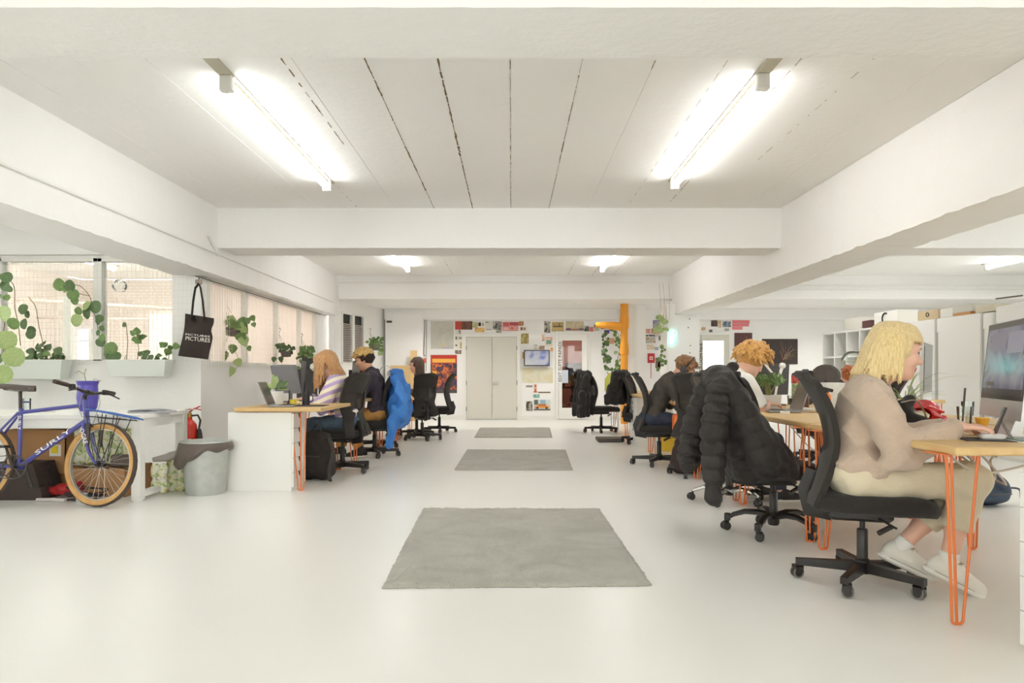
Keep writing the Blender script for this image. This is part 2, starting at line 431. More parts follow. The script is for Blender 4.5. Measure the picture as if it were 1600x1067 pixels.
# cable conduits along the beams
cd = MB(); cd.tube([(XL+.012, 3.3, 2.47), (XL+.012, 13.6, 2.44)], 0.012, 6); cd.build('conduit', SATIN, ce)
cd = MB(); cd.tube([(XL+.05, 13.87, 2.2), (XL+.05, 13.87, 2.83), (XL+.12, 13.88, 2.86), (2.6, 13.88, 2.86)], 0.012, 6); cd.build('conduit', SATIN, ce)
cd = MB(); cd.tube([(XL+.012, 8.28, 2.45), (XL+.012, 8.0, 2.62)], 0.02, 6); cd.build('conduit', SATIN, ce)
for (x0, x1, z, y) in ((3.75, 10.4, 2.80, 13.86), (3.75, 10.4, 2.72, 13.85)):
    cd = MB(); cd.tube([(x0, y, z), (x1, y, z)], 0.012, 6); cd.build('conduit', SATIN, ce)

# ---- walls
def side_wall(nm, wn, x0, x1, y0, y1, oy0, oy1, z0, z1):
    b = MB(); b.box(x0, x1, y0, y1, 0, z0); b.box(x0, x1, y0, y1, z1, ZC); b.box(x0, x1, y0, oy0, z0, z1); b.box(x0, x1, oy1, y1, z0, z1); struct(b.build(nm, WHITE))
    w_ = bpy.data.objects.new(wn, None); C.objects.link(w_); struct(w_); b = MB(); n = int((oy1-oy0)/1.6)
    for k in range(n+1): y = oy0+(oy1-oy0)*k/n; b.box(x0+.03, x1-.03, y-.03, y+.03, z0, z1)
    b.box(x0, x1, oy0, oy1, z0-.02, z0+.03); b.build('window_frame', SATIN, w_); b = MB(); b.box(x0+.07, x0+.076, oy0, oy1, z0, z1); b.build('window_pane', GLASS, w_)
b = MB(); b.box(-7.75, 10.65, -3.35, -3.2, 0, .75); b.box(-7.75, 10.65, -3.35, -3.2, 2.5, ZC)
for x in np.linspace(-7.75, 10.45, 8): b.box(x, x+.2, -3.35, -3.2, .75, 2.5)
struct(b.build('wall_behind', WHITE)); b = MB(); b.box(-7.7, 10.6, -3.3, -3.294, .75, 2.5); struct(b.build('window_7', GLASS))
side_wall('wall_left', 'added_window_5', -7.75, -7.6, -3.2, 8.4, -2.6, 6.6, .85, 2.55)  # left window is unseen, its opening added for more ambient light
side_wall('wall_right', 'window_6', 10.5, 10.65, -3.2, YB+2.3, -2.6, 13.4, .85, 2.36)
wb = MB()
doorx = (1.05, 1.78)
wb.box(-3.0, doorx[0], YB, YB+.15, 0, ZB+.05); wb.box(doorx[1], 4.38, YB, YB+.15, 0, ZB+.05)
wb.box(doorx[0], doorx[1], YB, YB+.15, 2.04, ZB+.05); wb.box(4.38, 4.92, YB, YB+.15, 1.87, ZB+.05); wb.box(4.92, 10.5, YB, YB+.15, 0, ZB+.05)
wall_back = struct(wb.build('wall_back', WHITE))
part('header', WHITE, wall_back, (-2.88, 2.42, 15.96, YB, 2.285, ZB)); part('header', WHITE, wall_back, (3.64, 10.5, 15.96, YB, 2.285, ZB))
# oblique wall in the far left corner, with a small window
A = Vector((-3.5, 13.9, 0)); B = Vector((-2.87, 16.2, 0)); du = (B-A).normalized(); nv = Vector((du.y, -du.x, 0)); Lw = (B-A).length
Mo = Matrix(((du.x, -nv.x, 0, A.x), (du.y, -nv.y, 0, A.y), (0, 0, 1, 0), (0, 0, 0, 1)))
b = MB()
b.box(0, 0.28, 0, .12, 0, 2.55, 0, Mo); b.box(1.25, Lw, 0, .12, 0, 2.55, 0, Mo); b.box(.28, 1.25, 0, .12, 0, 1.28, 0, Mo); b.box(.28, 1.25, 0, .12, 2.3, 2.55, 0, Mo)
wcor = struct(b.build('wall_corner', WHITE))
win = struct(bpy.data.objects.new('window_3', None)); C.objects.link(win); win.parent = None
b = MB(); b.box(.28, .33, -.02, .1, 1.28, 2.3, 0, Mo); b.box(1.2, 1.25, -.02, .1, 1.28, 2.3, 0, Mo); b.box(.70, .80, -.03, .1, 1.28, 2.3, 0, Mo); b.box(.28, 1.25, -.03, .12, 1.25, 1.29, 0, Mo); b.box(.28, 1.25, -.02, .1, 2.27, 2.31, 0, Mo)
b.build('window_frame', SATIN, win)
b = MB(); b.box(.33, 1.2, .02, .026, 1.28, 2.3, 0, Mo); b.build('window_pane', GLASS, win)
GRILLE = mat((176, 166, 160), 0.7); b = MB()
for k in range(22): z = 1.30+k*.036; b.box(.34, 1.19, -.005, .012, z, z+.022, 0, Mo)
stuff(b.build('shutter_slats', GRILLE, win))
b = MB(); b.box(.30, 1.23, .035, .045, 1.28, 2.3, 0, Mo); b.build('shutter_backing', mat((206, 198, 190), .8), win)
# side wall with the long mesh window
XS = -3.66
sw = MB(); sw.box(XS-.12, XS, 8.3, 13.95, 0, 1.19); sw.box(XS-.12, XS, 8.3, 13.95, ZL-.01, 2.6); sw.box(XS-.12, XS, 13.2, 13.95, 1.19, ZL); sw.box(XS-.12, XS, 8.3, 8.5, 1.19, ZL)
wside = struct(sw.build('wall_side', WHITE))
# front window wall of the left bay (facing the camera)
YW = 8.3
fw = MB(); fw.box(-7.6, XS-.12, YW, YW+.12, 0, 1.2); fw.box(-7.6, XS-.12, YW, YW+.12, 2.41, 2.62); fw.box(-4.0, XS-.12, YW, YW+.12, 1.2, 2.41)
wfront = struct(fw.build('wall_window_bay', WHITE))
w1 = bpy.data.objects.new('window_1', None); C.objects.link(w1); struct(w1)
b = MB(); b.box(GX(147, YW), GX(160, YW), YW-.02, YW+.1, 1.2, 2.41); b.box(-6.25, GX(4, YW), YW-.02, YW+.1, 1.2, 2.41); b.box(-7.6, XS-.3, YW-.02, YW+.1, 1.17, 1.215); b.box(-7.6, XS-.3, YW-.02, YW+.1, 2.37, 2.42)
b.build('window_frame', SATIN, w1)
b = MB(); b.tube([(-7.5, YW-.03, 2.44), (XS-.35, YW-.03, 2.445)], .006, 6); b.build('hanging_rail', mat((190, 186, 178), .5), w1)
for x0, x1 in ((-7.6, GX(4, YW)), (GX(4, YW), GX(147, YW)), (GX(160, YW), -4.0)):
    b = MB(); b.box(x0, x1, YW+.05, YW+.056, 1.2, 2.41); b.build('window_pane', GLASS, w1)
WIRE = mat((226, 219, 210), 0.5, 0.0, name='wire')
def wires(parent, horiz, vert, r=0.0017):
    b = MB()
    for p, q in horiz+vert: b.tube([p, q], r, 4, caps=False)
    return stuff(b.build('wire_mesh', WIRE, parent))
x0, x1 = -6.35, -3.72
wires(w1, [((x0, YW-.05, z), (x1, YW-.05, z)) for z in np.arange(1.2, 2.42, .075)], [((x, YW-.05, 1.15), (x, YW-.05, 2.42)) for x in np.arange(x0, x1, .05)])
FROST = bpy.data.materials.new('frosted_glass'); FROST.use_nodes = True
_N = FROST.node_tree.nodes; _L = FROST.node_tree.links; _N.clear(); _o = _N.new('ShaderNodeOutputMaterial'); _m = _N.new('ShaderNodeMixShader'); _m2 = _N.new('ShaderNodeMixShader'); _t = _N.new('ShaderNodeBsdfTransparent'); _d = _N.new('ShaderNodeBsdfDiffuse'); _tr = _N.new('ShaderNodeBsdfTranslucent')
_d.inputs[0].default_value = lin((240, 232, 226)); _tr.inputs[0].default_value = lin((240, 230, 222)); _m.inputs[0].default_value = .5; _m2.inputs[0].default_value = .22
_L.new(_d.outputs[0], _m.inputs[1]); _L.new(_tr.outputs[0], _m.inputs[2]); _L.new(_m.outputs[0], _m2.inputs[1]); _L.new(_t.outputs[0], _m2.inputs[2]); _L.new(_m2.outputs[0], _o.inputs[0])
w2 = bpy.data.objects.new('window_2', None); C.objects.link(w2); struct(w2)
b = MB()
for y in (8.5, 9.72, 11.0, 12.2, 13.15): b.box(XS-.1, XS+.01, y-.035, y+.035, 1.19, ZL)
b.box(XS-.1, XS+.02, 8.5, 13.2, 1.165, 1.205); b.box(XS-.1, XS+.01, 8.5, 13.2, ZL-.04, ZL); b.build('window_frame', SATIN, w2)
b = MB(); b.tube([(XS+.05, 8.05, 2.165), (XS+.05, 13.3, 2.165)], .007, 6); b.build('hanging_rail', mat((120, 112, 104), .5), w2)
for y0, y1 in ((8.5, 9.7), (9.74, 10.98), (11.02, 12.18), (12.22, 13.14)):
    b = MB(); b.box(XS-.06, XS-.054, y0, y1, 1.2, ZL); b.build('window_pane', FROST, w2)
wires(w2, [((XS+.03, 8.3, z), (XS+.03, 13.2, z)) for z in np.arange(1.15, 2.2, .075)], [((XS+.03, y, 1.12), (XS+.03, y, 2.17)) for y in np.arange(8.32, 13.2, .075)])
# the room beyond those windows
PINK = nmat('pink_brick_wall', [(0.0, (240, 230, 223)), (1.0, (244, 236, 230))], 2.0, 3, 0.8)
def brickmat():
    m, N, L, bb = newmat('far_brick_wall'); tc = N.new('ShaderNodeTexCoord'); mp = N.new('ShaderNodeMapping'); mp.inputs['Rotation'].default_value = (PI/2, 0, 0)
    br = N.new('ShaderNodeTexBrick'); br.inputs['Color1'].default_value = lin((244, 236, 230)); br.inputs['Color2'].default_value = lin((241, 231, 224)); br.inputs['Mortar'].default_value = lin((230, 216, 208))
    br.inputs['Scale'].default_value = 4.0; br.inputs['Mortar Size'].default_value = 0.03
    L.new(tc.outputs['Object'], mp.inputs['Vector']); L.new(mp.outputs['Vector'], br.inputs['Vector']); L.new(br.outputs['Color'], bb.inputs['Base Color']); bb.inputs['Roughness'].default_value = .8
    return m
struct(box('wall_far_left', -9.0, XS-.12, 14.6, 14.75, 0, ZC, brickmat())); struct(box('wall_annex_side', -9.0, -8.9, 8.4, 14.6, 0, ZC, PINK))
pt = struct(box('wall_annex_partition', -5.45, XS-.25, 10.6, 10.68, 0, 1.96, WHITE))
b = MB(); b.box(GX(100, 9.6), GX(113, 9.6), 9.57, 9.63, 0, 2.1); b.build('post', SATIN, pt)
b = MB(); b.tube([(-8.9, 12.0, 2.35), (XS-.2, 12.0, 2.05)], .025, 6); b.tube([(-8.9, 13.2, 2.1), (-5.0, 11.0, 1.9)], .015, 6); b.build('pipe', mat((224, 208, 198), .6), pt)
w4 = bpy.data.objects.new('window_4', None); C.objects.link(w4); struct(w4)
for x0, x1, z0, z1 in ((GX(5, 14.55), GX(60, 14.55), 1.2, 1.95), (GX(64, 14.55), GX(100, 14.55), 1.2, 2.0), (GX(112, 14.55), GX(140, 14.55), 1.2, 1.97)):
    b = MB(); b.box(x0, x1, 14.55, 14.58, z0, z1); b.build('window_pane', mat((206, 220, 240), .3, emit=(200, 218, 245), es=0.55), w4)  # skylight put into the panes as a faint glow
    b = MB(); b.box(x0-.04, x0, 14.53, 14.6, z0, z1); b.box(x1, x1+.04, 14.53, 14.6, z0, z1); b.box(x0, x1, 14.53, 14.6, z1-.25, z1-.22); b.build('window_frame', SATIN, w4)
# column between the centre bay and the right bay, white pillar near the orange pipe
col = struct(box('trim_1', 3.03, 3.66, 13.7, 14.3, 0, ZL+.2, WHITE))
b = MB()
for z in (1.46, 1.95, 2.12, 1.6): b.lathe([(.0, 0), (.012, 0), (.012, .01), (0, .01)], (0, 0, 0), 8, M=Matrix.Translation((3.46+.02*math.sin(z*9), 13.69, z)) @ Matrix.Rotation(PI/2, 4, 'X'))
stuff(b.build('fixing_hole', mat((110, 100, 90), .8), col))
pil = struct(box('trim_2', GX(982, 15.1), GX(1009, 15.1), 15.1, 15.6, 0, ZB+.02, WHITE))
b = MB(); b.box(GX(990, 15.1), GX(995, 15.1), 15.08, 15.1, 0, ZB); b.build('batten', SATIN, pil)
panel = struct(box('trim_3', GX(602, 15.9), GX(661, 15.9), 15.9, 16.2, 0, 2.42, WHITE))
struct(box('baseboard_back', -2.87, 3.0, YB-.015, YB, 0, .09, SATIN)); struct(box('baseboard_side', XS, XS+.015, 8.3, 13.9, 0, .09, SATIN))

# ---- doors
d1 = bpy.data.objects.new('door_1', None); C.objects.link(d1); struct(d1)
GREYW = mat((214, 211, 200), .5, name='door_paint')
xa, xm, xb = GX(729, YB), GX(769, YB), GX(807.5, YB)
for a, c in ((xa, xm-.004), (xm+.004, xb)):
    b = MB(); b.rbox(a, c, YB-.045, YB-.005, .03, 1.90, .004); b.build('door_leaf', GREYW, d1)
b = MB(); b.box(xa-.07, xa-.004, YB-.05, YB, 0, 1.905); b.box(xb+.004, xb+.07, YB-.05, YB, 0, 1.905); b.box(xa-.07, xb+.07, YB-.05, YB, 1.905, 1.97); b.build('door_frame', SATIN, d1)
b = MB(); b.rbox(xm+.02, xm+.15, YB-.075, YB-.05, .82, .85, .008); b.build('door_handle', STEEL, d1)
for x in (xa-.004, xb+.004):
    for z in (.25, .85, 1.65):
        b = MB(); b.tube([(x, YB-.055, z-.05), (x, YB-.055, z+.05)], .008, 6); b.build('hinge', mat((150, 146, 136), .4, .6), d1)
d2 = bpy.data.objects.new('door_2', None); C.objects.link(d2); struct(d2)
fx0, fx1, fz = GX(868, YB), GX(921, YB), 2.03
gx0, gx1, gz0, gz1 = GX(878, YB), GX(909, YB), .275, 1.82
b = MB(); b.box(fx0, GX(872, YB), YB-.06, YB+.05, 0, 1.97); b.box(GX(918, YB), fx1, YB-.06, YB+.05, 0, 1.97); b.box(fx0, fx1, YB-.06, YB+.05, 1.97, fz); b.build('door_frame', SATIN, d2)
b = MB(); b.box(GX(872.4, YB), gx0, YB-.05, YB, .02, 1.965); b.box(gx1, GX(917.6, YB), YB-.05, YB, .02, 1.965); b.box(gx0, gx1, YB-.05, YB, .02, gz0); b.box(gx0, gx1, YB-.05, YB, gz1, 1.965); b.build('door_leaf', SATIN, d2)
b = MB(); b.box(gx0, gx1, YB-.03, YB-.022, gz0, gz1); b.build('door_pane', glassmat('door_glass', (214, 208, 204), 0.03), d2)
b = MB(); b.lathe([(.0, -.01), (.022, -.01), (.026, .02), (.016, .04), (0, .04)], (0,0,0), 10, M=Matrix.Translation((GX(914, YB), YB-.06, .96)) @ Matrix.Rotation(PI/2, 4, 'X')); b.build('door_handle', STEEL, d2)
text('lettering', 'EDIT SUITE PAPADI', .108, INK, d2, (GX(877.2, YB), YB-.052, .87), (PI/2, 0, 0)).rotation_euler = (PI/2, -PI/2, 0)
# the dim edit suite behind the glass
RED = mat((150, 92, 74), .8); DRED = mat((176, 118, 104), .8)
su = MB(); su.box(-.2, 3.2, YB+2.2, YB+2.3, 0, 2.6, 0); su.box(-.3, -.2, YB+.15, YB+2.3, 0, 2.6, 1); su.box(3.2, 3.3, YB+.15, YB+2.3, 0, 2.6, 1); su.box(-.3, 3.3, YB+.15, YB+2.3, 2.4, 2.5, 2); su.box(-.2, 3.2, YB+.16, YB+2.2, .001, .01, 3)
struct(su.build('wall_edit_suite', [DRED, RED, mat((170, 150, 138), .8), mat((66, 44, 36), .6)]))
l = area('edit_suite_lamp', (1.6, YB+1.2, 2.3), (0, 0, 0), .6, .6, 7, (1.0, .8, .68))
d3 = bpy.data.objects.new('door_3', None); C.objects.link(d3); struct(d3)
a0, a1 = GX(1097.5, YB), GX(1130, YB)
b = MB(); b.box(4.36, a0, YB-.05, YB, 0, 1.81); b.box(a1, GX(1138, YB), YB-.05, YB, 0, 1.81); b.box(4.36, GX(1138, YB), YB-.05, YB, 1.81, 1.95); b.build('door_leaf', GREYW, d3)
b = MB(); b.box(a0, a1, YB-.03, YB-.02, .2, 1.81); b.build('door_pane', mat((240, 238, 230), .3, emit=(244, 242, 236), es=0.75), d3)  # brightness of the room beyond put into the pane as a glow
b = MB(); b.box(GX(1138, YB), GX(1142, YB), YB-.06, YB, 0, 1.95); b.box(4.30, GX(1142, YB), YB-.06, YB, 1.95, 1.99); b.build('door_frame', SATIN, d3)
text('lettering', 'MEETINGROOM Nr4', .115, INK, d3, (4.388, YB-.055, .70), (PI/2, -PI/2, 0))
# ---- fluorescent battens: lamps in view, plus unseen ones added for light
TUBEM = mat((255, 252, 244), .4, emit=(254, 255, 255), es=TUBE*2.0, name='fluorescent_tube'); BAT = mat((196, 190, 172), .6, name='batten_enamel')
def batten(x, y0, y1, label):
    t = thing('fluorescent_batten', label, 'ceiling light', (x, y0, ZC), group='fluorescent battens on the ceiling')
    L = y1-y0
    b = MB(); b.box(-.045, .045, -.05, L+.08, -.012, 0); b.box(-.018, .018, .35, L, -.035, -.012); b.build('batten', BAT, t)
    for y in (.35, L-.02):
        b = MB(); b.rbox(-.042, .042, y-.03, y+.03, -.115, -.012, .012); b.build('lamp_holder', SATIN, t)
    b = MB(); b.tube([(0, .38, -.085), (0, L-.05, -.085)], .02, 10); b.build('tube', TUBEM, t)
    return t
batten(-1.86, 4.25, 7.12, 'long fluorescent tube on the near ceiling bay, towards the plant windows')
batten(1.63, 4.22, 7.05, 'long fluorescent tube on the near ceiling bay, above the desk row with the puffer jacket')
batten(-1.87, 9.9, 12.75, 'fluorescent tube on the far ceiling bay, towards the plant windows')
batten(1.64, 9.9, 12.75, 'fluorescent tube on the far ceiling bay, towards the orange pipe')
batten(8.4, 9.6, 12.45, 'fluorescent tube over the white wardrobes')
batten(5.4, 4.3, 7.1, 'added unseen fluorescent tube in the side bay beside the near long beam'); batten(5.4, 9.6, 12.4, 'added fluorescent tube in the side bay hidden behind the long beam')  # side bay tubes out of view, added as extra light
#batten(-1.86, -.6, 2.2, 'fluorescent tube behind the first cross beam, towards the bicycle'); batten(1.63, -.6, 2.2, 'fluorescent tube behind the first cross beam, towards the nearest desk')
batten(-5.9, 4.4, 7.2, 'added unseen fluorescent tube above the white table and bicycle')  # out of view, added to light this bay
for k_, x_ in enumerate((-7.9, -5.6, -4.5)): batten(x_, 8.55, 11.0, 'added unseen fluorescent tube in the next room just behind the plant window, '+('farthest from the tote bag', 'between the planters', 'closest to the tote bag')[k_])  # hidden tubes added to brighten the next room
batten(-6.8, 9.0, 11.7, 'added fluorescent tube hidden behind the window mullion in the next room'); batten(-4.6, 11.2, 13.9, 'added fluorescent tube in the next room behind the long side window')  # more tubes added because the next room was too dark
batten(GX(120, 11.5), 9.9, 12.6, 'fluorescent tube seen through the plant window in the next room')
DLM = mat((255, 250, 240), .4, emit=(255, 248, 235), es=14, name='downlight_lens')
def downlight(x, y, label):
    t = thing('ceiling_downlight', label, 'downlight', (x, y, ZB), group='small round downlights in the soffit')
    b = MB(); b.lathe([(.035, -.004), (.055, -.006), (.058, .006)], n=16); b.build('rim', SATIN, t)
    b = MB(); b.lathe([(0, .0), (.036, .0), (.036, .004), (0, .004)], n=16); b.build('lens', DLM, t)
for px, lb in ((677, 'small round downlight in the soffit on the poster side'), (901, 'small round downlight in the soffit in front of the glazed door'), (1317, 'small round downlight in the soffit of the side bay'), (760, 'small round downlight in the soffit above the double door')):
    if px == 760: continue
    downlight(GX(px, 14.75), 14.75, lb)
    dl = bpy.data.lights.new('downlight_beam', 'SPOT'); dl.energy = 22; dl.spot_size = 2.6; dl.spot_blend = .8; dl.shadow_soft_size = .1; dl.color = (1, .97, .92)
    o = bpy.data.objects.new('downlight_beam', dl); C.objects.link(o); o.location = (GX(px, 14.75), 14.75, ZB-.03)
# ================================================================= RUGS
RUGM = nmat('rug_pile', [(0.25, (166, 163, 152)), (0.5, (181, 178, 167)), (0.75, (193, 190, 180))], 3.2, 6, 0.95, 0.9, 170, dist=1.2, sheen=.3)
def rug(px4, label, seed):
    (ax, ay), (bx, by), (cx, cy), (dx, dy) = px4     # near left, near right, far right, far left (floor points)
    r = np.random.RandomState(seed); nu, nv = 90, 110; b = MB(); h = .018
    j = r.randn((nv+1)*(nu+1)).reshape(nv+1, nu+1)
    ex = r.randn(400)*.0035
    def fn(u, v):
        i, k = round(u*nu), round(v*nv); edge = min(i, nu-i, k, nv-k)
        x = (ax*(1-u)+bx*u)*(1-v)+(dx*(1-u)+cx*u)*v; y = (ay*(1-u)+by*u)*(1-v)+(dy*(1-u)+cy*u)*v
        sc_ = math.sin(u*9+seed)*math.sin(v*14+u*5)*.0018
        z = .002 if edge == 0 else h+.0022*j[k, i]+sc_
        if edge <= 1: x += ex[(i*3+k*7) % 400]; y += ex[(i*5+k*3+50) % 400]
        return (x, y, z)
    b.grid(fn, nu, nv); o = b.build('rug', RUGM, None, True, 179); tag(o, label, 'rug', 'grey rugs along the aisle')
rug(((-.630, 3.415), (.691, 3.456), (.677, 5.40), (-.682, 5.40)), 'large grey low-pile rug, nearest of the three on the white floor', 1)
rug(((-.617, 7.63), (.666, 7.63), (.743, 9.61), (-.61, 9.61)), 'grey rug in the middle of the row of three down the aisle', 2)
rug(((-.61, 11.56), (.67, 11.56), (.743, 13.62), (-.607, 13.62)), 'grey rug farthest down the aisle, in front of the double door', 3)

# ================================================================= OFFICE CHAIRS
SEATM = nmat('seat_fabric', [(0.0, (33, 29, 27)), (1.0, (47, 42, 39))], 40, 2, 0.95, 0.35, 260, sheen=.1)
BACKM = nmat('back_fabric', [(0.0, (40, 35, 32)), (1.0, (54, 48, 44))], 30, 2, 0.9, 0.35, 320, sheen=.1)
HEADM = nmat('head_panel', [(0.0, (82, 74, 66)), (1.0, (96, 88, 79))], 20, 2, 0.8, 0.3, 320)
MESHM = meshfab('back_mesh', (50, 44, 40), 0.22)
GREYP = mat((120, 116, 112), .5, name='caster_rim')
BPROF = [(-.255, .40), (-.222, .49), (-.190, .58), (-.172, .68), (-.180, .78), (-.208, .88), (-.255, .97), (-.305, 1.05)]
def bprof(v):
    t = v*(len(BPROF)-1); i = min(int(t), len(BPROF)-2); f = t-i
    p = [BPROF[max(0, min(len(BPROF)-1, i+k))] for k in (-1, 0, 1, 2)]
    return [0.5*((2*p[1][c])+(-p[0][c]+p[2][c])*f+(2*p[0][c]-5*p[1][c]+4*p[2][c]-p[3][c])*f*f+(-p[0][c]+3*p[1][c]-3*p[2][c]+p[3][c])*f**3) for c in (0, 1)]
def bwidth(v):
    if v > .86: return .195*math.sqrt(max(0.02, 1-((v-.86)/.155)**2))
    return .195-.012*math.sin(v*3)-.035*math.exp(-((v-.30)/.12)**2)
def bpt(s, v):
    x, z = bprof(v); y = s*bwidth(v); return Vector((x+.055*s*s*(0.6+.4*v)-.0, y, z))
def bpn(s, v):
    e = .01; a = bpt(min(1, s+e), v)-bpt(max(-1, s-e), v); c = bpt(s, min(1, v+e))-bpt(s, max(0, v-e)); n = a.cross(c)
    return n.normalized() if n.length > 1e-9 else Vector((1, 0, 0))
def notch(v): return 0 if v > .34 else .62*math.sqrt(max(0, (.34-v)/.34))*(1-.25*(.34-v)/.34)
def make_back(t, thick=.034, hm=None):
    nv = 30
    fr = MB(); pn = MB(); hd = MB()
    for side in (-1, 1):      # solid side bands and the split tail
        def fn(u, v, side=side):
            inn = max(.80, notch(v)) if v > .36 else notch(v)
            if v > .36: inn = .80*min(1, (v-.36)/.08)
            s = side*(inn+(1-inn)*u); return bpt(s, v), bpn(s, v)
        fr.sheet(fn, 6, nv, thick)
    def fm(u, v): s = -.84+1.68*u; vv = .38+.30*v; sc_ = min(1, .25+(vv-.38)/.06); s *= sc_; return bpt(s, vv), bpn(s, vv)
    pn.sheet(fm, 10, 12, .012)
    def fh(u, v): s = -.84+1.68*u; vv = .67+.30*v; return bpt(s, vv), bpn(s, vv)
    hd.sheet(fh, 10, 10, .022)
    # top rim
    fr.tube([bpt(-1+2*i/20, .975) for i in range(21)], .02, 8)
    fr.build('backrest', BACKM, t, True, 60); pn.build('back_mesh', MESHM, t); hd.build('head_panel', hm or BACKM, t)
    return t
def make_seat(t):
    b = MB(); n = 28; rings = []
    prof = [(.0, .372), (.80, .372), (.96, .388), (1.0, .415), (.985, .445), (.93, .462), (.5, .470), (.0, .468)]
    vs = []
    for (k, z) in prof:
        for j in range(n):
            a = 2*PI*j/n; c, s_ = math.cos(a), math.sin(a); p = 2/3.6
            x = math.copysign(abs(c)**p, c)*.29*k+.035; y = math.copysign(abs(s_)**p, s_)*.235*k
            zz = z-(.03*max(0, (x-.2)/.12)**2 if x > .2 else 0)
            vs.append((x, y, zz))
    m = len(prof); fs = [(i*n+j, i*n+(j+1) % n, (i+1)*n+(j+1) % n, (i+1)*n+j) for i in range(m-1) for j in range(n)]
    b.add(vs, fs); b.build('seat', SEATM, t, True, 60)
    b = MB(); b.rbox(-.16, .13, -.10, .10, .325, .375, .03); b.tube([(-.14, 0, .35), (-.24, 0, .36), (-.255, 0, .45), (-.215, 0, .55)], .022, 8, sq=(1, 2.2)); b.build('mechanism', BLACKP, t)
    b = MB(); b.tube([(.06, -.09, .345), (.10, -.2, .335), (.115, -.23, .33)], .006, 6); b.tube([(.10, -.21, .334), (.04, -.245, .305)], .012, 8); b.build('lever', BLACKP, t)
def caster_mesh(twin, rimcol):
    b = MB(); r = .028
    if twin:
        for y in (-.018, .018):
            b.lathe([(0, -.012), (r*.8, -.012), (r, -.006), (r, .006), (r*.8, .012), (0, .012)], (-.012, 0, 0), 14, 0, False, Matrix.Translation((0, y, r)) @ Matrix.Rotation(PI/2, 4, 'X'))
        b.rbox(-.03, .012, -.008, .008, .02, .062, .006, 0)
    else:
        b.lathe([(0, -.016), (r*.7, -.017), (r*.72, -.014), (r*.98, -.014), (r, -.01), (r, .01), (r*.98, .014), (r*.72, .014), (r*.7, .017), (0, .016)], (-.012, 0, 0), 16, 0, False, Matrix.Translation((0, 0, r)) @ Matrix.Rotation(PI/2, 4, 'X'))
        for y in (-.0155, .0155): b.lathe([(r*.74, -.003), (r*1.0, -.003), (r*1.0, .003), (r*.74, .003), (r*.74, -.003)], (-.012, 0, 0), 16, 1, False, Matrix.Translation((0, y, r)) @ Matrix.Rotation(PI/2, 4, 'X'))
        b.box(-.03, .012, -.021, -.018, .03, .065, 0); b.box(-.03, .012, .018, .021, .03, .065, 0); b.box(-.03, .012, -.021, .021, .058, .066, 0)
    b.tube([(0, 0, .05), (0, 0, .085)], .007, 8)
    return b
def make_base(t, kind, off):
    m = CHROME if kind == 'chrome' else BLACKP
    b = MB(); b.lathe([(0, .055), (.032, .055), (.038, .07), (.036, .12), (.026, .13), (.026, .27), (.022, .275), (.0, .275)], n=18); b.build('column_sleeve', BLACKP, t)
    b = MB(); b.lathe([(.013, .26), (.013, .34)], n=12); b.build('gas_lift', BLACKP if kind != 'chrome' else CHROME, t)
    legp = casp = None; R = .29
    for k in range(5):
        a = math.radians(off+72*k)
        if legp is None:
            b = MB()
            if kind == 'straight':
                b.add([Vector(p) for p in ((.02,-.022,.062),(R+.018,-.016,.066),(R+.018,.016,.066),(.02,.022,.062),(.02,-.022,.112),(R+.018,-.016,.098),(R+.018,.016,.098),(.02,.022,.112))], [(0,3,2,1),(4,5,6,7),(0,1,5,4),(1,2,6,5),(2,3,7,6),(3,0,4,7)])
            elif kind == 'arch':
                b.tube([(.02, 0, .112), (.10, 0, .132), (.18, 0, .130), (.25, 0, .106), (R-.01, 0, .085)], [.03, .027, .024, .021, .018], 8, sq=(1.1, .75)); b.rbox(R-.02, R+.02, -.018, .018, .062, .112, .01)
            else:
                b.tube([(.02, 0, .09), (.12, 0, .115), (.2, 0, .11), (.27, 0, .085), (R, 0, .075)], [.024, .021, .018, .015, .013], 8)
            o = legp = b.build('leg', m, t, True, 40)
            cb = caster_mesh(kind != 'straight', None); casp = cb.build('caster', [BLACKP, GREYP], o, True, 40)
            casp.location = (R, 0, 0); casp.rotation_euler = (0, 0, 1.1)
        else:
            o = place(legp, t); q = place(casp, o); q.rotation_euler = (0, 0, 1.1+k*1.3)
        o.rotation_euler = (0, 0, a)
def make_chair(label, kind, off, loc, rotz):
    t = thing('office_chair', label, 'chair', loc, rotz, 'black swivel chairs at the desks')
    make_seat(t); make_back(t, hm=HEADM if kind == 'chrome' else None); make_base(t, kind, off); return t
c_straight = make_chair('black swivel chair with flat straight legs under the woman in the beige sweater', 'straight', 33, (1.745, 3.5, 0), -.35)
c_arch = make_chair('empty black swivel chair with arched legs and a black puffer jacket over its back', 'arch', 22, (1.72, 4.62, 0), -.12)
c_chrome = make_chair('swivel chair on a chrome base under the blond man in the white t-shirt', 'chrome', -9, (1.78, 5.76, 0), .45)
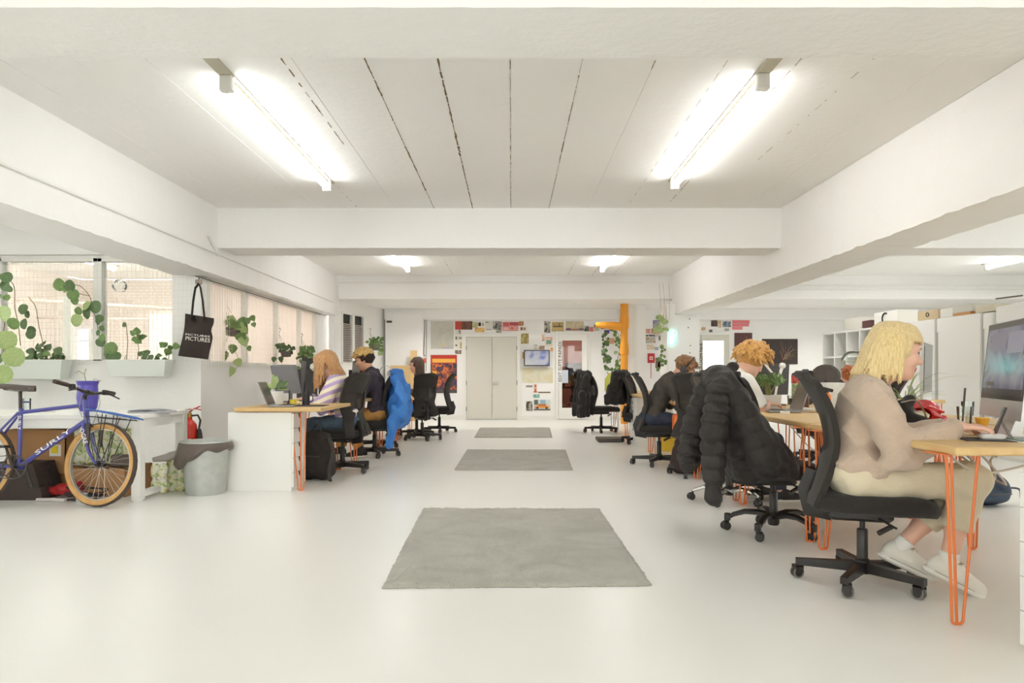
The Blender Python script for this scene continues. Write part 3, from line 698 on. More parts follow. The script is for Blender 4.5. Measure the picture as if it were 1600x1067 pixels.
for src, x, y, rz, lb in (
    (c_straight, 1.93, 7.25, .9, 'empty black mesh chair with its back to the aisle behind the blond man'),
    (c_straight, 1.70, 8.1, -.15, 'black swivel chair under the man with headphones'),
    (c_straight, 1.62, 12.7, .2, 'black swivel chair with a long black coat near the glazed door'),
    (c_straight, 1.95, 10.6, -.5, 'black swivel chair with a black jacket beside the orange pipe'),
    (c_straight, -1.80, 7.50, PI-.5, 'black swivel chair under the woman in the striped sweater'),
    (c_straight, -1.74, 8.95, PI+.1, 'black swivel chair under the man in the dark denim jacket, hung with a blue jacket'),
    (c_straight, -1.93, 9.95, PI+.1, 'empty black swivel chair half hidden behind the bright blue jacket'),
    (c_straight, -1.42, 11.2, PI-1.15, 'empty black mesh chair turned away beside the brunette woman'),
    (c_straight, -1.30, 12.7, PI-.1, 'last black swivel chair in the window row, nearest the film poster'),
    (c_straight, -1.60, 11.9, PI-.25, 'black swivel chair under the brunette woman'),
    (c_straight, 3.06, 6.0, PI-.35, 'black mesh chair across the desk behind the silver computer'),
    (c_straight, 3.75, 8.6, .1, 'black chair under the ginger man beside the black monitor')):
    dup(src, (x, y, 0), rz, lb)
# chair with a round headrest farther back in the side bay
for c, (x, y, rz, lb) in ((0, (3.42, 7.75, 1.3, 'dark chair with an upright round headrest behind the white paper box')), (1, (3.45, 12.0, .7, 'dark chair with a low headrest in front of the bright meeting room door'))):
    t = thing('office_chair', lb, 'chair', (x, y, 0), rz, 'black swivel chairs at the desks'); make_seat(t); make_base(t, 'arch', 0)
    b = MB(); b.rbox(-.03, .03, -.22, .22, .5, .90 if c == 0 else .95, .02, 0, Matrix.Translation((-.24, 0, 0))); b.build('backrest', BACKM, t)
    b = MB(); b.lathe([(0, -.03), (.12, -.03), (.15, 0), (.12, .03), (0, .03)], (0,0,0), 20, M=Matrix.Translation((-.25, 0, 1.02 if c == 0 else 1.04)) @ Matrix.Rotation(PI/2, 4, 'Y') @ Matrix.Scale(.85 if c == 0 else .55, 4, (1, 0, 0))); b.build('headrest', nmat('headrest_%d' % c, [(0, (72, 66, 62)), (1, (92, 84, 78))], 30, 2, .9), t)
    b = MB(); b.tube([(-.26, 0, .8), (-.27, 0, .98)], .02, 8); b.build('headrest_post', BLACKP, t)
    for y_ in (-.27, .27):
        b = MB(); b.tube([(0, y_*.6, .36), (0, y_, .45), (0, y_, .64)], .014, 6); b.rbox(-.12, .14, y_-.04, y_+.04, .64, .67, .02); b.build('armrest', BLACKP, t)

# ================================================================= DESKS
DZ = .745
def hairpin(parent, x, y, sx, sy):
    """three-rod hairpin leg: foot at x, y; rods splay towards sx, sy"""
    b = MB(); top = DZ-.037; r = .0062
    A_ = Vector((x-.045*sx, y, top)); B_ = Vector((x+.03*sx, y+.09*sy, top)); Cc = Vector((x+.10*sx, y+.02*sy, top))
    f0, f1, f2 = Vector((x-.022*sx, y, .016)), Vector((x+.004*sx, y+.010*sy, .016)), Vector((x+.026*sx, y+.004*sy, .016))
    m = Vector((x, y, .006))
    def U(p, q, a, c):
        mid = (q+a)/2; mid.z = .0062
        return [p, q]+bez(q, Vector((q.x*.7+mid.x*.3, q.y*.7+mid.y*.3, .003)), mid, 4)[1:]+bez(mid, Vector((a.x*.7+mid.x*.3, a.y*.7+mid.y*.3, .003)), a, 4)[1:]+[c]
    b.tube(U(A_, f0, f2, Cc), r, 8); b.tube([B_, f1, (x, y+.004*sy, .008)], r, 8)
    b.add([(x-.09*sx, y-.02*sy, top), (x+.11*sx, y-.02*sy, top), (x+.11*sx, y+.11*sy, top), (x-.09*sx, y+.11*sy, top), (x-.09*sx, y-.02*sy, top+.003), (x+.11*sx, y-.02*sy, top+.003), (x+.11*sx, y+.11*sy, top+.003), (x-.09*sx, y+.11*sy, top+.003)], [(0,3,2,1),(4,5,6,7),(0,1,5,4),(1,2,6,5),(2,3,7,6),(3,0,4,7)])
    return b.build('leg', ORANGE, parent)
def desk(x0, x1, y0, y1, label, skip=(), inset=.10):
    t = thing('desk', label, 'desk', (0, 0, 0), group='plywood desks on orange hairpin legs')
    b = MB(); b.rbox(x0, x1, y0, y1, DZ-.036, DZ, .012); b.build('tabletop', WOOD, t)
    for x, sx in ((x0+.10, 1), (x1-inset, -1)):
        for y, sy in ((y0+.07, 1), (y1-.07, -1)):
            if (sx, sy) not in skip: hairpin(t, x-.05*sx, y, sx, sy)
    return t
dlab = ('in front of the woman in the beige sweater', 'beside the chair with the puffer jacket', 'in front of the blond man with the laptop', 'in front of the man with headphones', 'behind the white drawer unit with round holes', 'by the black coat and the orange pipe')
for k, (y0, y1) in enumerate(((2.85, 4.25), (4.29, 5.69), (5.73, 7.10), (7.6, 9.0), (9.3, 10.8), (11.2, 12.9))):
    desk(1.80, 2.79, y0, y1, 'plywood desk on orange hairpin legs '+dlab[k])
for k, (y0, y1) in enumerate(((3.6, 4.95), (5.0, 6.4), (6.45, 7.15))):
    desk(2.83, 3.22, y0, y1, 'plywood desk across from the aisle row, '+('behind the large computer screen', 'behind the white plant pot', 'under the white paper box')[k])
for k, (y0, y1) in enumerate(((6.22, 7.75), (8.0, 9.5), (9.6, 11.0), (11.1, 12.6))):
    desk(-2.46, -1.68 if k == 0 else -1.75, y0, y1, 'plywood window-side desk '+('on the white drawer unit', 'in front of the man in the dark denim jacket', 'beside the chair with the blue jacket', 'in front of the brunette woman')[k], ((1, 1),) if k == 0 else (), .25 if k == 0 else .10)
desk(4.25, 5.0, 8.1, 9.6, 'plywood desk in the side bay under the black monitor')
# ---- white drawer units
def drawer_unit(label, x0, x1, y0, y1, face, n, h=.70, notchy=True):
    t = thing('drawer_unit', label, 'drawers', ((x0+x1)/2, (y0+y1)/2, 0), group='white drawer units under the desks')
    hx, hy = (x1-x0)/2, (y1-y0)/2; s = 1 if face == '+x' else -1
    b = MB(); b.box(-hx if s > 0 else -hx+.018, hx-.018 if s > 0 else hx, -hy, hy, 0, h); b.build('carcass', LAQ, t)
    zs = [.03+(h-.04)*k/n for k in range(n+1)]
    for k in range(n):
        b = MB(); xx = sorted((s*(hx-.017), s*hx)); b.box(xx[0], xx[1], -hy+.003, hy-.003, zs[k]+.002, zs[k+1]-.002); d = b.build('drawer', LAQ, t)
        b = MB(); z = zs[k+1]-.004
        if notchy: b.prism([(-.045, 0), (.045, 0), (.012, -.045), (-.012, -.045)], (s*hx-.001*s, 0, z), (0, 1, 0), (0, 0, 1), (s*.004, 0, 0))
        else: b.lathe([(0, 0), (.02, 0), (.02, .003), (0, .003)], (0,0,0), 10, M=Matrix.Translation((s*hx, 0, (zs[k]+zs[k+1])/2)) @ Matrix.Rotation(s*PI/2, 4, 'Y'))
        b.build('finger_hole', mat((52, 48, 45), .8), d)
    return t
drawer_unit('white drawer unit with dark finger notches under the window-side desk', -2.53, -1.945, 6.285, 6.655, '+x', 5)
drawer_unit('tall white drawer unit at the very edge beside the nearest desk leg', 1.905, 2.49, 1.9, 2.64, '-x', 5, .685, False)
drawer_unit('white drawer unit with a column of round holes near the dark plate on the floor', 1.80, 2.3, 10.1, 10.75, '-x', 5, .70, False)
t = thing('footrest', 'dark flat plate lying on the floor beside the perforated white drawer unit', 'footrest', (1.53, 10.95, 0))
b = MB(); b.rbox(-.2, .2, -.2, .2, .01, .06, .01); b.build('plate', mat((92, 84, 76), .7), t); b = MB(); b.box(-.18, .18, -.18, .18, 0, .012); b.build('base', BLACKP, t)
# ================================================================= PEOPLE
SKIN = nmat('skin_pale', [(0.0, (222, 172, 148)), (1.0, (234, 190, 166))], 14, 3, 0.5)
SKIN2 = nmat('skin_tan', [(0.0, (206, 152, 124)), (1.0, (222, 172, 144))], 14, 3, 0.5)
LIPM = mat((196, 116, 106), 0.45); EYEW = mat((236, 230, 224), 0.3); IRIS = mat((70, 58, 48), 0.3)
def V3(*a): return np.array(a, float)
def nrm(v): v = np.array(v, float); return v/(np.linalg.norm(v)+1e-9)
def ik(a, b, l1, l2, pole):
    a, b = np.array(a, float), np.array(b, float); d = b-a; L = min(np.linalg.norm(d), (l1+l2)*.999); u = nrm(d)
    x = (l1*l1-l2*l2+L*L)/(2*L); h = math.sqrt(max(0, l1*l1-x*x)); p = np.array(pole, float); p = nrm(p-u*(p @ u))
    return a+u*x+p*h, a+u*L
def rotm(yaw, pitch, roll=0):   # columns: forward, left, up
    M = Matrix.Rotation(yaw, 3, 'Z') @ Matrix.Rotation(pitch, 3, 'Y') @ Matrix.Rotation(roll, 3, 'X'); return np.array(M)
class Fig: pass
def pose(hz=.55, hx=-.08, lean=(8, 18), tl=.50, sw=.17, head=(0, 15), headoff=(.0, 0), hands=None, elbow_pole=None, feet=None, roll=0, ua=.28, fa=.25, th=.43, sh=.41, hs=1.0, neck=28, knee_pole=(1, 0, .6)):
    f = Fig(); f.hs = hs; f.sw = sw
    l1, l2 = math.radians(lean[0]), math.radians(lean[1]); u1 = V3(math.sin(l1), 0, math.cos(l1)); u2 = V3(math.sin(l2), 0, math.cos(l2))
    f.u1, f.u2 = u1, u2
    f.hip = V3(hx, 0, hz); f.waist = f.hip+u1*tl*.36; f.chest = f.waist+u2*tl*.38; f.nb = f.chest+u2*tl*.26
    f.sh = {s: f.nb-u2*.055+V3(0, s*sw, 0) for s in (-1, 1)}
    n = math.radians(neck); un = V3(math.sin(n), 0, math.cos(n))
    yaw, pit = math.radians(head[0]), math.radians(head[1]); f.R = rotm(yaw, pit, math.radians(roll))
    f.neck0 = f.nb-u2*.02; f.head = f.nb+un*.135*hs+V3(headoff[0], headoff[1], 0)+f.R @ V3(.02, 0, .035)*hs
    f.hp = {s: f.hip+V3(0, s*.085, -.02) for s in (-1, 1)}
    f.el, f.wr = {}, {}
    for s in (-1, 1):
        f.el[s], f.wr[s] = ik(f.sh[s], hands[s][0], ua, fa, (elbow_pole or {}).get(s, (-.4, s*.5, -.8)))
    f.kn, f.an = {}, {}
    for s in (-1, 1): f.kn[s], f.an[s] = ik(f.hp[s], feet[s][0], th, sh, knee_pole if not isinstance(knee_pole, dict) else knee_pole[s])
    f.hands, f.feet = hands, feet
    return f
def H(f, *p): return f.head+f.R @ (V3(*p)*f.hs)
def add_head(S, f):
    R, h = f.R, f.hs
    def E(c, r, k=.02, sub=False): S.ell(H(f, *c), np.array(r)*h, R, k, sub)
    E((-.014, 0, .028), (.096, .074, .088)); E((.020, 0, -.035), (.068, .060, .082), .03)
    E((.052, 0, -.092), (.034, .034, .026), .025); E((-.0, .0, -.07), (.055, .052, .045), .03)
    E((.068, 0, .035), (.022, .050, .024), .02)                                   # brow
    S.cap(H(f, .083, 0, .012), H(f, .104, 0, -.026), .0085*h, .0125*h, .012)       # nose
    for s in (-1, 1):
        E((.093, s*.012, -.030), (.011, .009, .008), .008)
        E((.060, s*.036, -.025), (.022, .022, .022), .02)                         # cheek
        E((.087, s*.031, .010), (.012, .016, .010), .006, True)                   # eye socket
        E((-.006, s*.074, -.008), (.017, .008, .030), .008); E((.0, s*.080, -.008), (.009, .006, .018), .004, True)
    E((.083, 0, -.058), (.012, .022, .007), .006); E((.080, 0, -.070), (.012, .019, .0075), .006)
    S.cap(f.neck0-V3(.01, 0, .03), H(f, -.022, 0, -.06), .060*h, .052*h, .03)
def add_hand(S, w, d, n, side, sc_=1.0, curl=25, spread=1.0, k=.006):
    """w wrist, d towards the fingers, n out of the palm, side = direction of the thumb"""
    d = nrm(d); n = nrm(n-d*(np.array(n) @ d)); t = np.cross(n, d)*side; w = np.array(w, float)
    offs = (.030, .010, -.010, -.029); lens = (.072, .080, .074, .058); kl = (.086, .090, .085, .076)
    for o, L, kk in zip(offs, lens, kl):
        kn = w+d*kk*sc_+t*o*sc_; S.cap(w+d*.012*sc_+t*o*.6*sc_, kn, .0125*sc_, .0105*sc_, .012)
        p = kn; a = math.radians(curl*.5); dd = nrm(d+t*o*2.0*spread)
        for frac, r0, r1 in ((.45, .0095, .0088), (.30, .0088, .0080), (.25, .0080, .0070)):
            v = dd*math.cos(a)+n*math.sin(a); q = p+v*L*frac*sc_; S.cap(p, q, r0*sc_, r1*sc_, k*.5); p = q; a += math.radians(curl)
    p = w+d*.022*sc_+t*.024*sc_; q = p+nrm(d*.65+t*.7+n*.25)*.045*sc_; S.cap(p, q, .0135*sc_, .0105*sc_, .010)
    S.cap(q, q+nrm(d*.95+t*.25+n*.25)*.032*sc_, .0105*sc_, .008*sc_, .005)
def add_torso(S, f, g, k=.05, slim=1.0):
    R1 = np.stack([np.cross(V3(0, 1, 0), f.u1), V3(0, 1, 0), f.u1], 1); R2 = np.stack([np.cross(V3(0, 1, 0), f.u2), V3(0, 1, 0), f.u2], 1)
    S.ell(f.hip+f.u1*.02, (.115*slim+g, .155+g, .11+g), R1, k); S.ell(f.waist, (.095*slim+g, .125+g, .14+g), R1, k)
    S.ell(f.chest, (.105*slim+g, (f.sw-.02)+g, .16+g), R2, k)
    S.cap(f.sh[-1]*.85+f.nb*.15-f.u2*.02, f.sh[1]*.85+f.nb*.15-f.u2*.02, .062+g, k=k)
    S.cap(f.nb-f.u2*.08, f.nb+f.u2*.012, .075+g*.8, .058+g*.5, k)
def add_sleeve(S, f, s, g0, g1, to=1.0, k=.03, cuff=True, ua_only=False, wide=0.0):
    a, e, w_ = f.sh[s], f.el[s], f.wr[s]
    if ua_only:
        end = a+(e-a)*to; S.cap(a, end+nrm(e-a)*.08, .058+g0, .05+g1, k, cut=(end, e-a)); return
    S.cap(a, e, .056+g0, .047+g0+wide, k)
    end = e+(w_-e)*to; S.cap(e, end+nrm(w_-e)*.06, .046+g0+wide, .030+g1, k, cut=(end, w_-e) if cuff else None)
def add_legs(S, f, g, g2, to=1.0, k=.04):
    for s in (-1, 1):
        S.cap(f.hp[s], f.kn[s], .085+g, .062+g, k); e = f.kn[s]+(f.an[s]-f.kn[s])*to
        S.cap(f.kn[s], e+nrm(f.an[s]-f.kn[s])*.06, .060+g, .048+g2, .03, cut=(e, f.an[s]-f.kn[s]))
    S.ell(f.hip+V3(-.02, 0, -.01), (.125+g, .165+g, .10+g), None, k)
FOLD = [(38, 9, 22), (12, 30, 26), (24, -20, 44)]
def shoe(f, s, parent, m_up, m_sole, name='shoe', h=.006, L=.265, high=False):
    a, d = f.an[s], f.feet[s][1]; d = nrm(d); up = nrm(V3(0, 0, 1)-d*d[2]); lat = np.cross(up, d); R = np.stack([d, lat, up], 1)
    o = a-up*.085
    def P(x, z): return o+d*x+up*z
    lo = np.minimum(P(-.09, 0), P(.24, 0))-.09; hi = np.maximum(P(-.09, .14), P(.24, .14))+.09
    S = SDF(lo, hi, h)
    S.cap(P(-.03, .045), P(.06, .05), .040, .042, .02); S.cap(P(.06, .045), P(.165, .024), .044, .040, .03, flat=(lat, .92))
    S.ell(P(.0, .07), (.055, .036, .045), R, .025)
    if high: S.cap(P(-.005, .06), P(-.01, .13), .046, .044, .02)
    S.cap(P(-.035, .008), P(.175, .004), .044, .042, .01, flat=(up, 2.4))
    S.cut(P(0, -.012), -up)
    b0, uu = o, up
    so = S.build(name, [m_up, m_sole], parent, pick=lambda c: (((c-b0) @ uu) < .016).astype(np.int32))
    if h <= .006:
        b = MB()
        for k in range(5):
            x, z = .052+.020*k, .104-.0105*k; b.tube([P(x, z-.010)+lat*(-.030+.001*k), P(x+.004, z+.002)+lat*-.012, P(x+.006, z+.002)+lat*.012, P(x+.002, z-.010)+lat*(.030-.001*k)], .0028, 5)
        b.tube([P(.045, .094)+lat*.01, P(.06, .105)-lat*.02, P(.035, .098)-lat*.035, P(.05, .092)], .0025, 5); b.build('lace', mat((206, 198, 184), .8), so)
        b = MB(); b.tube([P(-.062, .018), P(-.03, .018)-lat*.043, P(.06, .018)-lat*.047, P(.15, .016)-lat*.042, P(.205, .014)], .0022, 4); b.build('sole_line', mat((186, 180, 168), .8), so)
    return so
def sock(f, s, parent, m, h=.006, z=.09):
    a = f.an[s]; u = nrm(f.kn[s]-a); S = SDF(np.minimum(a, a+u*z)-.08, np.maximum(a, a+u*z)+.08, h)
    S.cap(a-u*.03, a+u*(z+.05), .041, .045, .01, cut=(a+u*z, u)); return S.build('sock', m, parent)
def bounds(f, m=.2):
    pts = [f.hip, f.nb, f.head+V3(0, 0, .1), *f.sh.values(), *f.el.values(), *f.wr.values(), *f.kn.values(), *f.an.values()]
    pts = np.array(pts); return pts.min(0)-m, pts.max(0)+m
def lips_pick(f):
    def p(c):
        q = ((c-f.head) @ f.R)/f.hs
        return ((q[:, 0] > .078) & (np.abs(q[:, 1]) < .022) & (q[:, 2] > -.076) & (q[:, 2] < -.052)).astype(np.int32)
    return p
def eyes(f, t):
    for s in (-1, 1):
        b = MB(); M = Matrix.Translation(Vector(H(f,   .0735, s*.031, .009))) @ Matrix.Scale(f.hs, 4)
        b.lathe([(0, -.0095), (.006, -.0075), (.009, -.0025), (.0095, 0), (.009, .0025), (.006, .0075), (0, .0095)], n=12, caps=False, M=M)
        g = Vector(f.R[:, 0]); b.lathe([(0, 0), (.0055, 0), (.005, .0012), (0, .0014)], n=10, mi=1, M=Matrix.Translation(Vector(H(f, .0735, s*.031, .009))+g*.0090*f.hs) @ g.to_track_quat('Z', 'Y').to_matrix().to_4x4())
        b.build('eye', [EYEW, IRIS], t)
        b = MB(); b.tube([H(f, .0825-.0045*(k/3-1)**2*2, s*(.016+.031*k/6), .0155-.0045*(k/3-1)**2) for k in range(7)], .0022*f.hs, 5); b.build('lash', mat((92, 66, 50), .8), t)
        b = MB(); b.tube([H(f, .0905-.010*(k/6)**2, s*(.014+.036*k/6), .032+.004*math.sin(k*.5)) for k in range(7)], .003*f.hs, 5, sq=(1, .6)); b.build('eyebrow', mat((150, 112, 76), .8), t)
def body(f, t, skin, h=.009, fine=True, slim=.88):
    lo, hi = bounds(f, .16); S = SDF(lo, hi, h)
    add_torso(S, f, -.012, .05, slim)
    for s in (-1, 1):
        S.cap(f.sh[s], f.el[s], .050, .042, .03); S.cap(f.el[s], f.wr[s], .041, .027, .025)
        S.cap(f.hp[s], f.kn[s], .078, .056, .04); S.cap(f.kn[s], f.an[s], .055, .036, .03)
        S.cap(f.kn[s]*.7+f.an[s]*.3-V3(.02, 0, 0), f.kn[s]*.4+f.an[s]*.6-V3(.01, 0, 0), .046, .038, .03)
        d = nrm(f.feet[s][1]); S.cap(f.an[s]-V3(0, 0, .03)-d*.02, f.an[s]+d*.11-V3(0, 0, .05), .034, .026, .03)
        hd = f.hands[s]; add_hand(S, f.wr[s], hd[1], hd[2], hd[3] if len(hd) > 3 else s, 1.0 if h < .008 else 1.12, hd[4] if len(hd) > 4 else 22)
    add_head(S, f)
    return S.build('body', [skin, LIPM], t, pick=lips_pick(f))
def garment(f, name, mats, t, fn, h=.009, fold=.0035, seed=0, margin=.2, pick=None, dirs=FOLD):
    lo, hi = bounds(f, margin); S = SDF(lo, hi, h); fn(S)
    if fold: S.wave(fold, dirs, seed)
    return S.build(name, mats, t, pick)
def hair(f, t, mats, locks, h=.008, cap_=True, capr=(.106, .086, .098), capc=(-.022, 0, .032), face=(.052, -.02), seed=1, pick=None, name='hair'):
    lo = f.head-.30; hi = f.head+.24
    allp = np.array([p for l in locks for p in l[0]]) if locks else np.array([f.head])
    lo = np.minimum(f.head-.16, allp.min(0)-.03); hi = np.maximum(f.head+.17, allp.max(0)+.03)
    S = SDF(lo, hi, h)
    if cap_:
        S.ell(H(f, *capc), np.array(capr)*f.hs, f.R, .0)
        # clear the face and the ears' front
        X, Y, Z = np.meshgrid(*S.ax, indexing='ij', sparse=True); q = [(X-f.head[0]), (Y-f.head[1]), (Z-f.head[2])]
        lx, ly, lz = [(q[0]*f.R[0][j]+q[1]*f.R[1][j]+q[2]*f.R[2][j])/f.hs for j in range(3)]
        face_d = np.maximum(face[0]-lx-.35*np.clip(lz, -.2, .06), lz-.055); low = np.maximum(lz-face[1], -(lz+1))
        S.d = np.maximum(S.d, -face_d.astype(np.float32)); S.d = np.maximum(S.d, -(np.maximum(lz+.075, -.01-lx-.02)).astype(np.float32))
    for pts, r0, r1 in locks:
        n = len(pts); S.chain(pts, [r0+(r1-r0)*i/(n-1) for i in range(n)], .006)
    return S.build(name, mats, t, pick)
def curve3(P, n=6):
    P = [np.array(p, float) for p in P]; out = []; P = [2*P[0]-P[1]]+P+[2*P[-1]-P[-2]]
    for i in range(1, len(P)-2):
        for k in range(n):
            u = k/n; out.append(.5*((2*P[i])+(-P[i-1]+P[i+1])*u+(2*P[i-1]-5*P[i]+4*P[i+1]-P[i+2])*u*u+(-P[i-1]+3*P[i]-3*P[i+1]+P[i+2])*u**3))
    out.append(P[-2]); return out
def shell(f, az, el, off=.0, r=(.104, .084, .098)):
    a, e = math.radians(az), math.radians(el); return H(f, -.018+(r[0]+off)*math.cos(e)*math.cos(a), (r[1]+off)*math.cos(e)*math.sin(a), .032+(r[2]+off)*math.sin(e))
def hairmat(name, a, b, c, scale=(30, 30, 4)):
    return nmat(name, [(0.25, a), (0.5, b), (0.75, c)], 4.0, 5, 0.55, 0.5, 12, scale, sheen=.2)
rnd = random.Random(3)
def uz(z): return V3(0, 0, z)

# ---- woman in the beige sweater (nearest desk)
def woman_beige():
    t = thing('person', 'woman with a blond bob in a beige sweater and cream trousers at the nearest desk', 'person', (1.745, 3.48, 0), -.28)
    f = pose(hz=.545, hx=-.01, lean=(-2, 7), tl=.45, sw=.155, head=(3, 10), neck=34, headoff=(.02, 0), hs=1.05,
             hands={-1: (V3(.375, -.15, .80), V3(1, .06, -.02), V3(0, .12, -1), -1, 30), 1: (V3(.40, .12, .785), V3(1, -.1, -.1), V3(0, -.1, -1), 1, 20)},
             elbow_pole={-1: (-.35, -.25, -1), 1: (-.3, .3, -1)}, ua=.28, fa=.285,
             feet={-1: (V3(.355, -.03, .155), V3(1, -.05, -.50)), 1: (V3(.17, .05, .19), V3(1, .1, -.45))}, th=.45, sh=.40)
    body(f, t, SKIN, .0065); eyes(f, t)
    KNIT = nmat('beige_knit', [(0.2, (184, 162, 142)), (0.8, (202, 182, 163))], 10, 4, 0.95, 0.5, 160, sheen=.3)
    def sweater(S):
        add_torso(S, f, .020, .06, 1.06)
        for s in (-1, 1):
            add_sleeve(S, f, s, .020, .012, .96, .022, wide=.020); m = f.el[s]
            S.ell(m+V3(-.015, s*.012, -.035), (.085, .058, .055), None, .03)
            S.cap(f.sh[s]-uz(.03), f.el[s]+V3(-.01, s*.012, 0), .062, .078, .022); S.cap(f.el[s], f.el[s]*.45+f.wr[s]*.55, .072, .05, .03)
        S.ell(f.hip+V3(.02, 0, .06), (.165, .195, .075), None, .05); S.ell(f.hip+V3(-.04, 0, .08), (.12, .185, .07), None, .04)
        S.cut(f.hip+uz(.0), V3(.12, 0, -1))
        S.d = np.maximum(S.d, -SDFcap(S, f.neck0, f.neck0+V3(.06, 0, .10), .064))
    def sweater2(S): sweater(S); S.ridge(.006, [(16, 6, 13), (-10, 8, 21)], 6)
    garment(f, 'sweater', KNIT, t, sweater2, .008, .0032, 3, .22, dirs=[(30, 12, 26), (-22, 10, 40), (44, 5, -30)])
    COT = nmat('cream_cotton', [(0.2, (205, 193, 166)), (0.8, (219, 208, 183))], 5, 4, 0.9, 0.3, 60, sheen=.15)
    def pants(S):
        for s in (-1, 1):
            e = f.kn[s]+(f.an[s]-f.kn[s])*.60; S.cap(f.hp[s]+V3(-.02, 0, 0), f.kn[s], .102, .082, .05); S.cap(f.kn[s], e+nrm(f.an[s]-f.kn[s])*.08, .078, .066, .04, cut=(e, f.an[s]-f.kn[s]))
            S.ell(f.kn[s]+V3(-.01, 0, -.01), (.085, .075, .08), None, .03)
        S.ell(f.hip+V3(-.03, 0, .0), (.15, .175, .105), None, .05); S.cut(uz(.462), V3(0, 0, -1)) if False else None
    garment(f, 'trousers', COT, t, pants, .008, .003, 5, .22, dirs=[(40, 10, -25), (30, 14, 40), (-18, 25, 30)])
    WS = mat((228, 224, 214), .6); WSOLE = mat((236, 233, 226), .55)
    for s in (-1, 1): shoe(f, s, t, WS, WSOLE); sock(f, s, t, mat((232, 230, 224), .9), z=.045)
    BL = hairmat('blond_hair', (206, 172, 110), (229, 203, 146), (242, 222, 176), (46, 46, 5))
    L = []
    for ring, n in ((0, 66), (1, 60)):
        for i in range(n):
            az = 84+(360-168)*i/(n-1)+rnd.uniform(-4, 4); off = .008+.010*ring+rnd.uniform(-.004, .005); bk = max(0, -math.cos(math.radians(az)))
            top = H(f, .0+rnd.uniform(-.02, .03), rnd.uniform(-.012, .012), .126+off*.3)
            p1 = shell(f, az, 50, off, (.098, .084, .098)); p2 = shell(f, az, 5, off+.004, (.094, .084, .098)); o_ = nrm((p2-f.head)*V3(1, 1, 0))
            ln = .185+rnd.uniform(-.03, .018)
            p3 = p2-uz(ln*.5)+o_*.010+V3(-.016, 0, 0)*bk+V3(-.010, 0, 0); p4 = p2-uz(ln)+o_*(.014+rnd.uniform(-.010, .014))+V3(-.040, 0, 0)*bk+V3(-.022, 0, 0)
            L.append((curve3([top, p1, p2, p3, p4], 3), .0112, .0045))
    for i in range(16):
        az = -56+112*i/15; off = .010
        L.append((curve3([H(f, .01, .003*(i-7), .128), shell(f, az, 55, off+.006), shell(f, az, 26, off+.004), shell(f, az, 13+rnd.uniform(-4, 4), off)], 3), .0115, .004))
    for s in (-1, 1):
        for az, ln in ((64, .03), (72, .06), (80, .11), (86, .17)):
            L.append((curve3([H(f, .01, s*.01, .128), shell(f, s*az, 48, .012), shell(f, s*az, 12, .010), shell(f, s*az, 2, .010)-uz(ln*.6*f.hs)+V3(-.012, 0, 0), shell(f, s*az, 2, .013)-uz(ln*f.hs)+V3(-.022, 0, 0)], 3), .010, .0045))
    hair(f, t, BL, L, .0065, True, (.105, .088, .102), (-.020, 0, .033), (.040, -.02))
    return t
def SDFcap(S, a, b, r):
    X, Y, Z = np.meshgrid(*S.ax, indexing='ij', sparse=True); ab = b-a; t = np.clip(((X-a[0])*ab[0]+(Y-a[1])*ab[1]+(Z-a[2])*ab[2])/(ab @ ab), 0, 1)
    return (np.sqrt((X-a[0]-ab[0]*t)**2+(Y-a[1]-ab[1]*t)**2+(Z-a[2]-ab[2]*t)**2)-r).astype(np.float32)
woman_beige()

def tuft_locks(f, n, l0, l1, seed, elmin=-5, r=(.104, .084, .098), drop=.03, facegap=40, front=0.0, rr=.0135):
    q = random.Random(seed); L = []
    for i in range(n):
        z = q.uniform(math.sin(math.radians(elmin)), 1); el = math.degrees(math.asin(z)); az = q.uniform(0, 360)
        if el < 28 and (az < facegap or az > 360-facegap): continue
        if el < 5 and (az < 75 or az > 285): continue
        p0 = shell(f, az, min(88, el+18), .0, r); p1 = shell(f, az, el, .012, r); l = q.uniform(l0, l1)
        o_ = nrm(p1-H(f, -.018, 0, .02)); p2 = p1+o_*l*.35+np.array([q.uniform(-1, 1) for _ in range(3)])*l*.35-uz(drop*q.uniform(.3, 1))+f.R[:, 0]*front
        p3 = p2+o_*l*.15+np.array([q.uniform(-1, 1) for _ in range(3)])*l*.3-uz(drop*q.uniform(.3, 1.2))
        L.append((curve3([p0, p1, p2, p3], 3), rr, .004))
    return L
JEAN = nmat('dark_jeans', [(0.2, (40, 46, 60)), (0.8, (62, 70, 88))], 12, 4, 0.9, 0.3, 200)
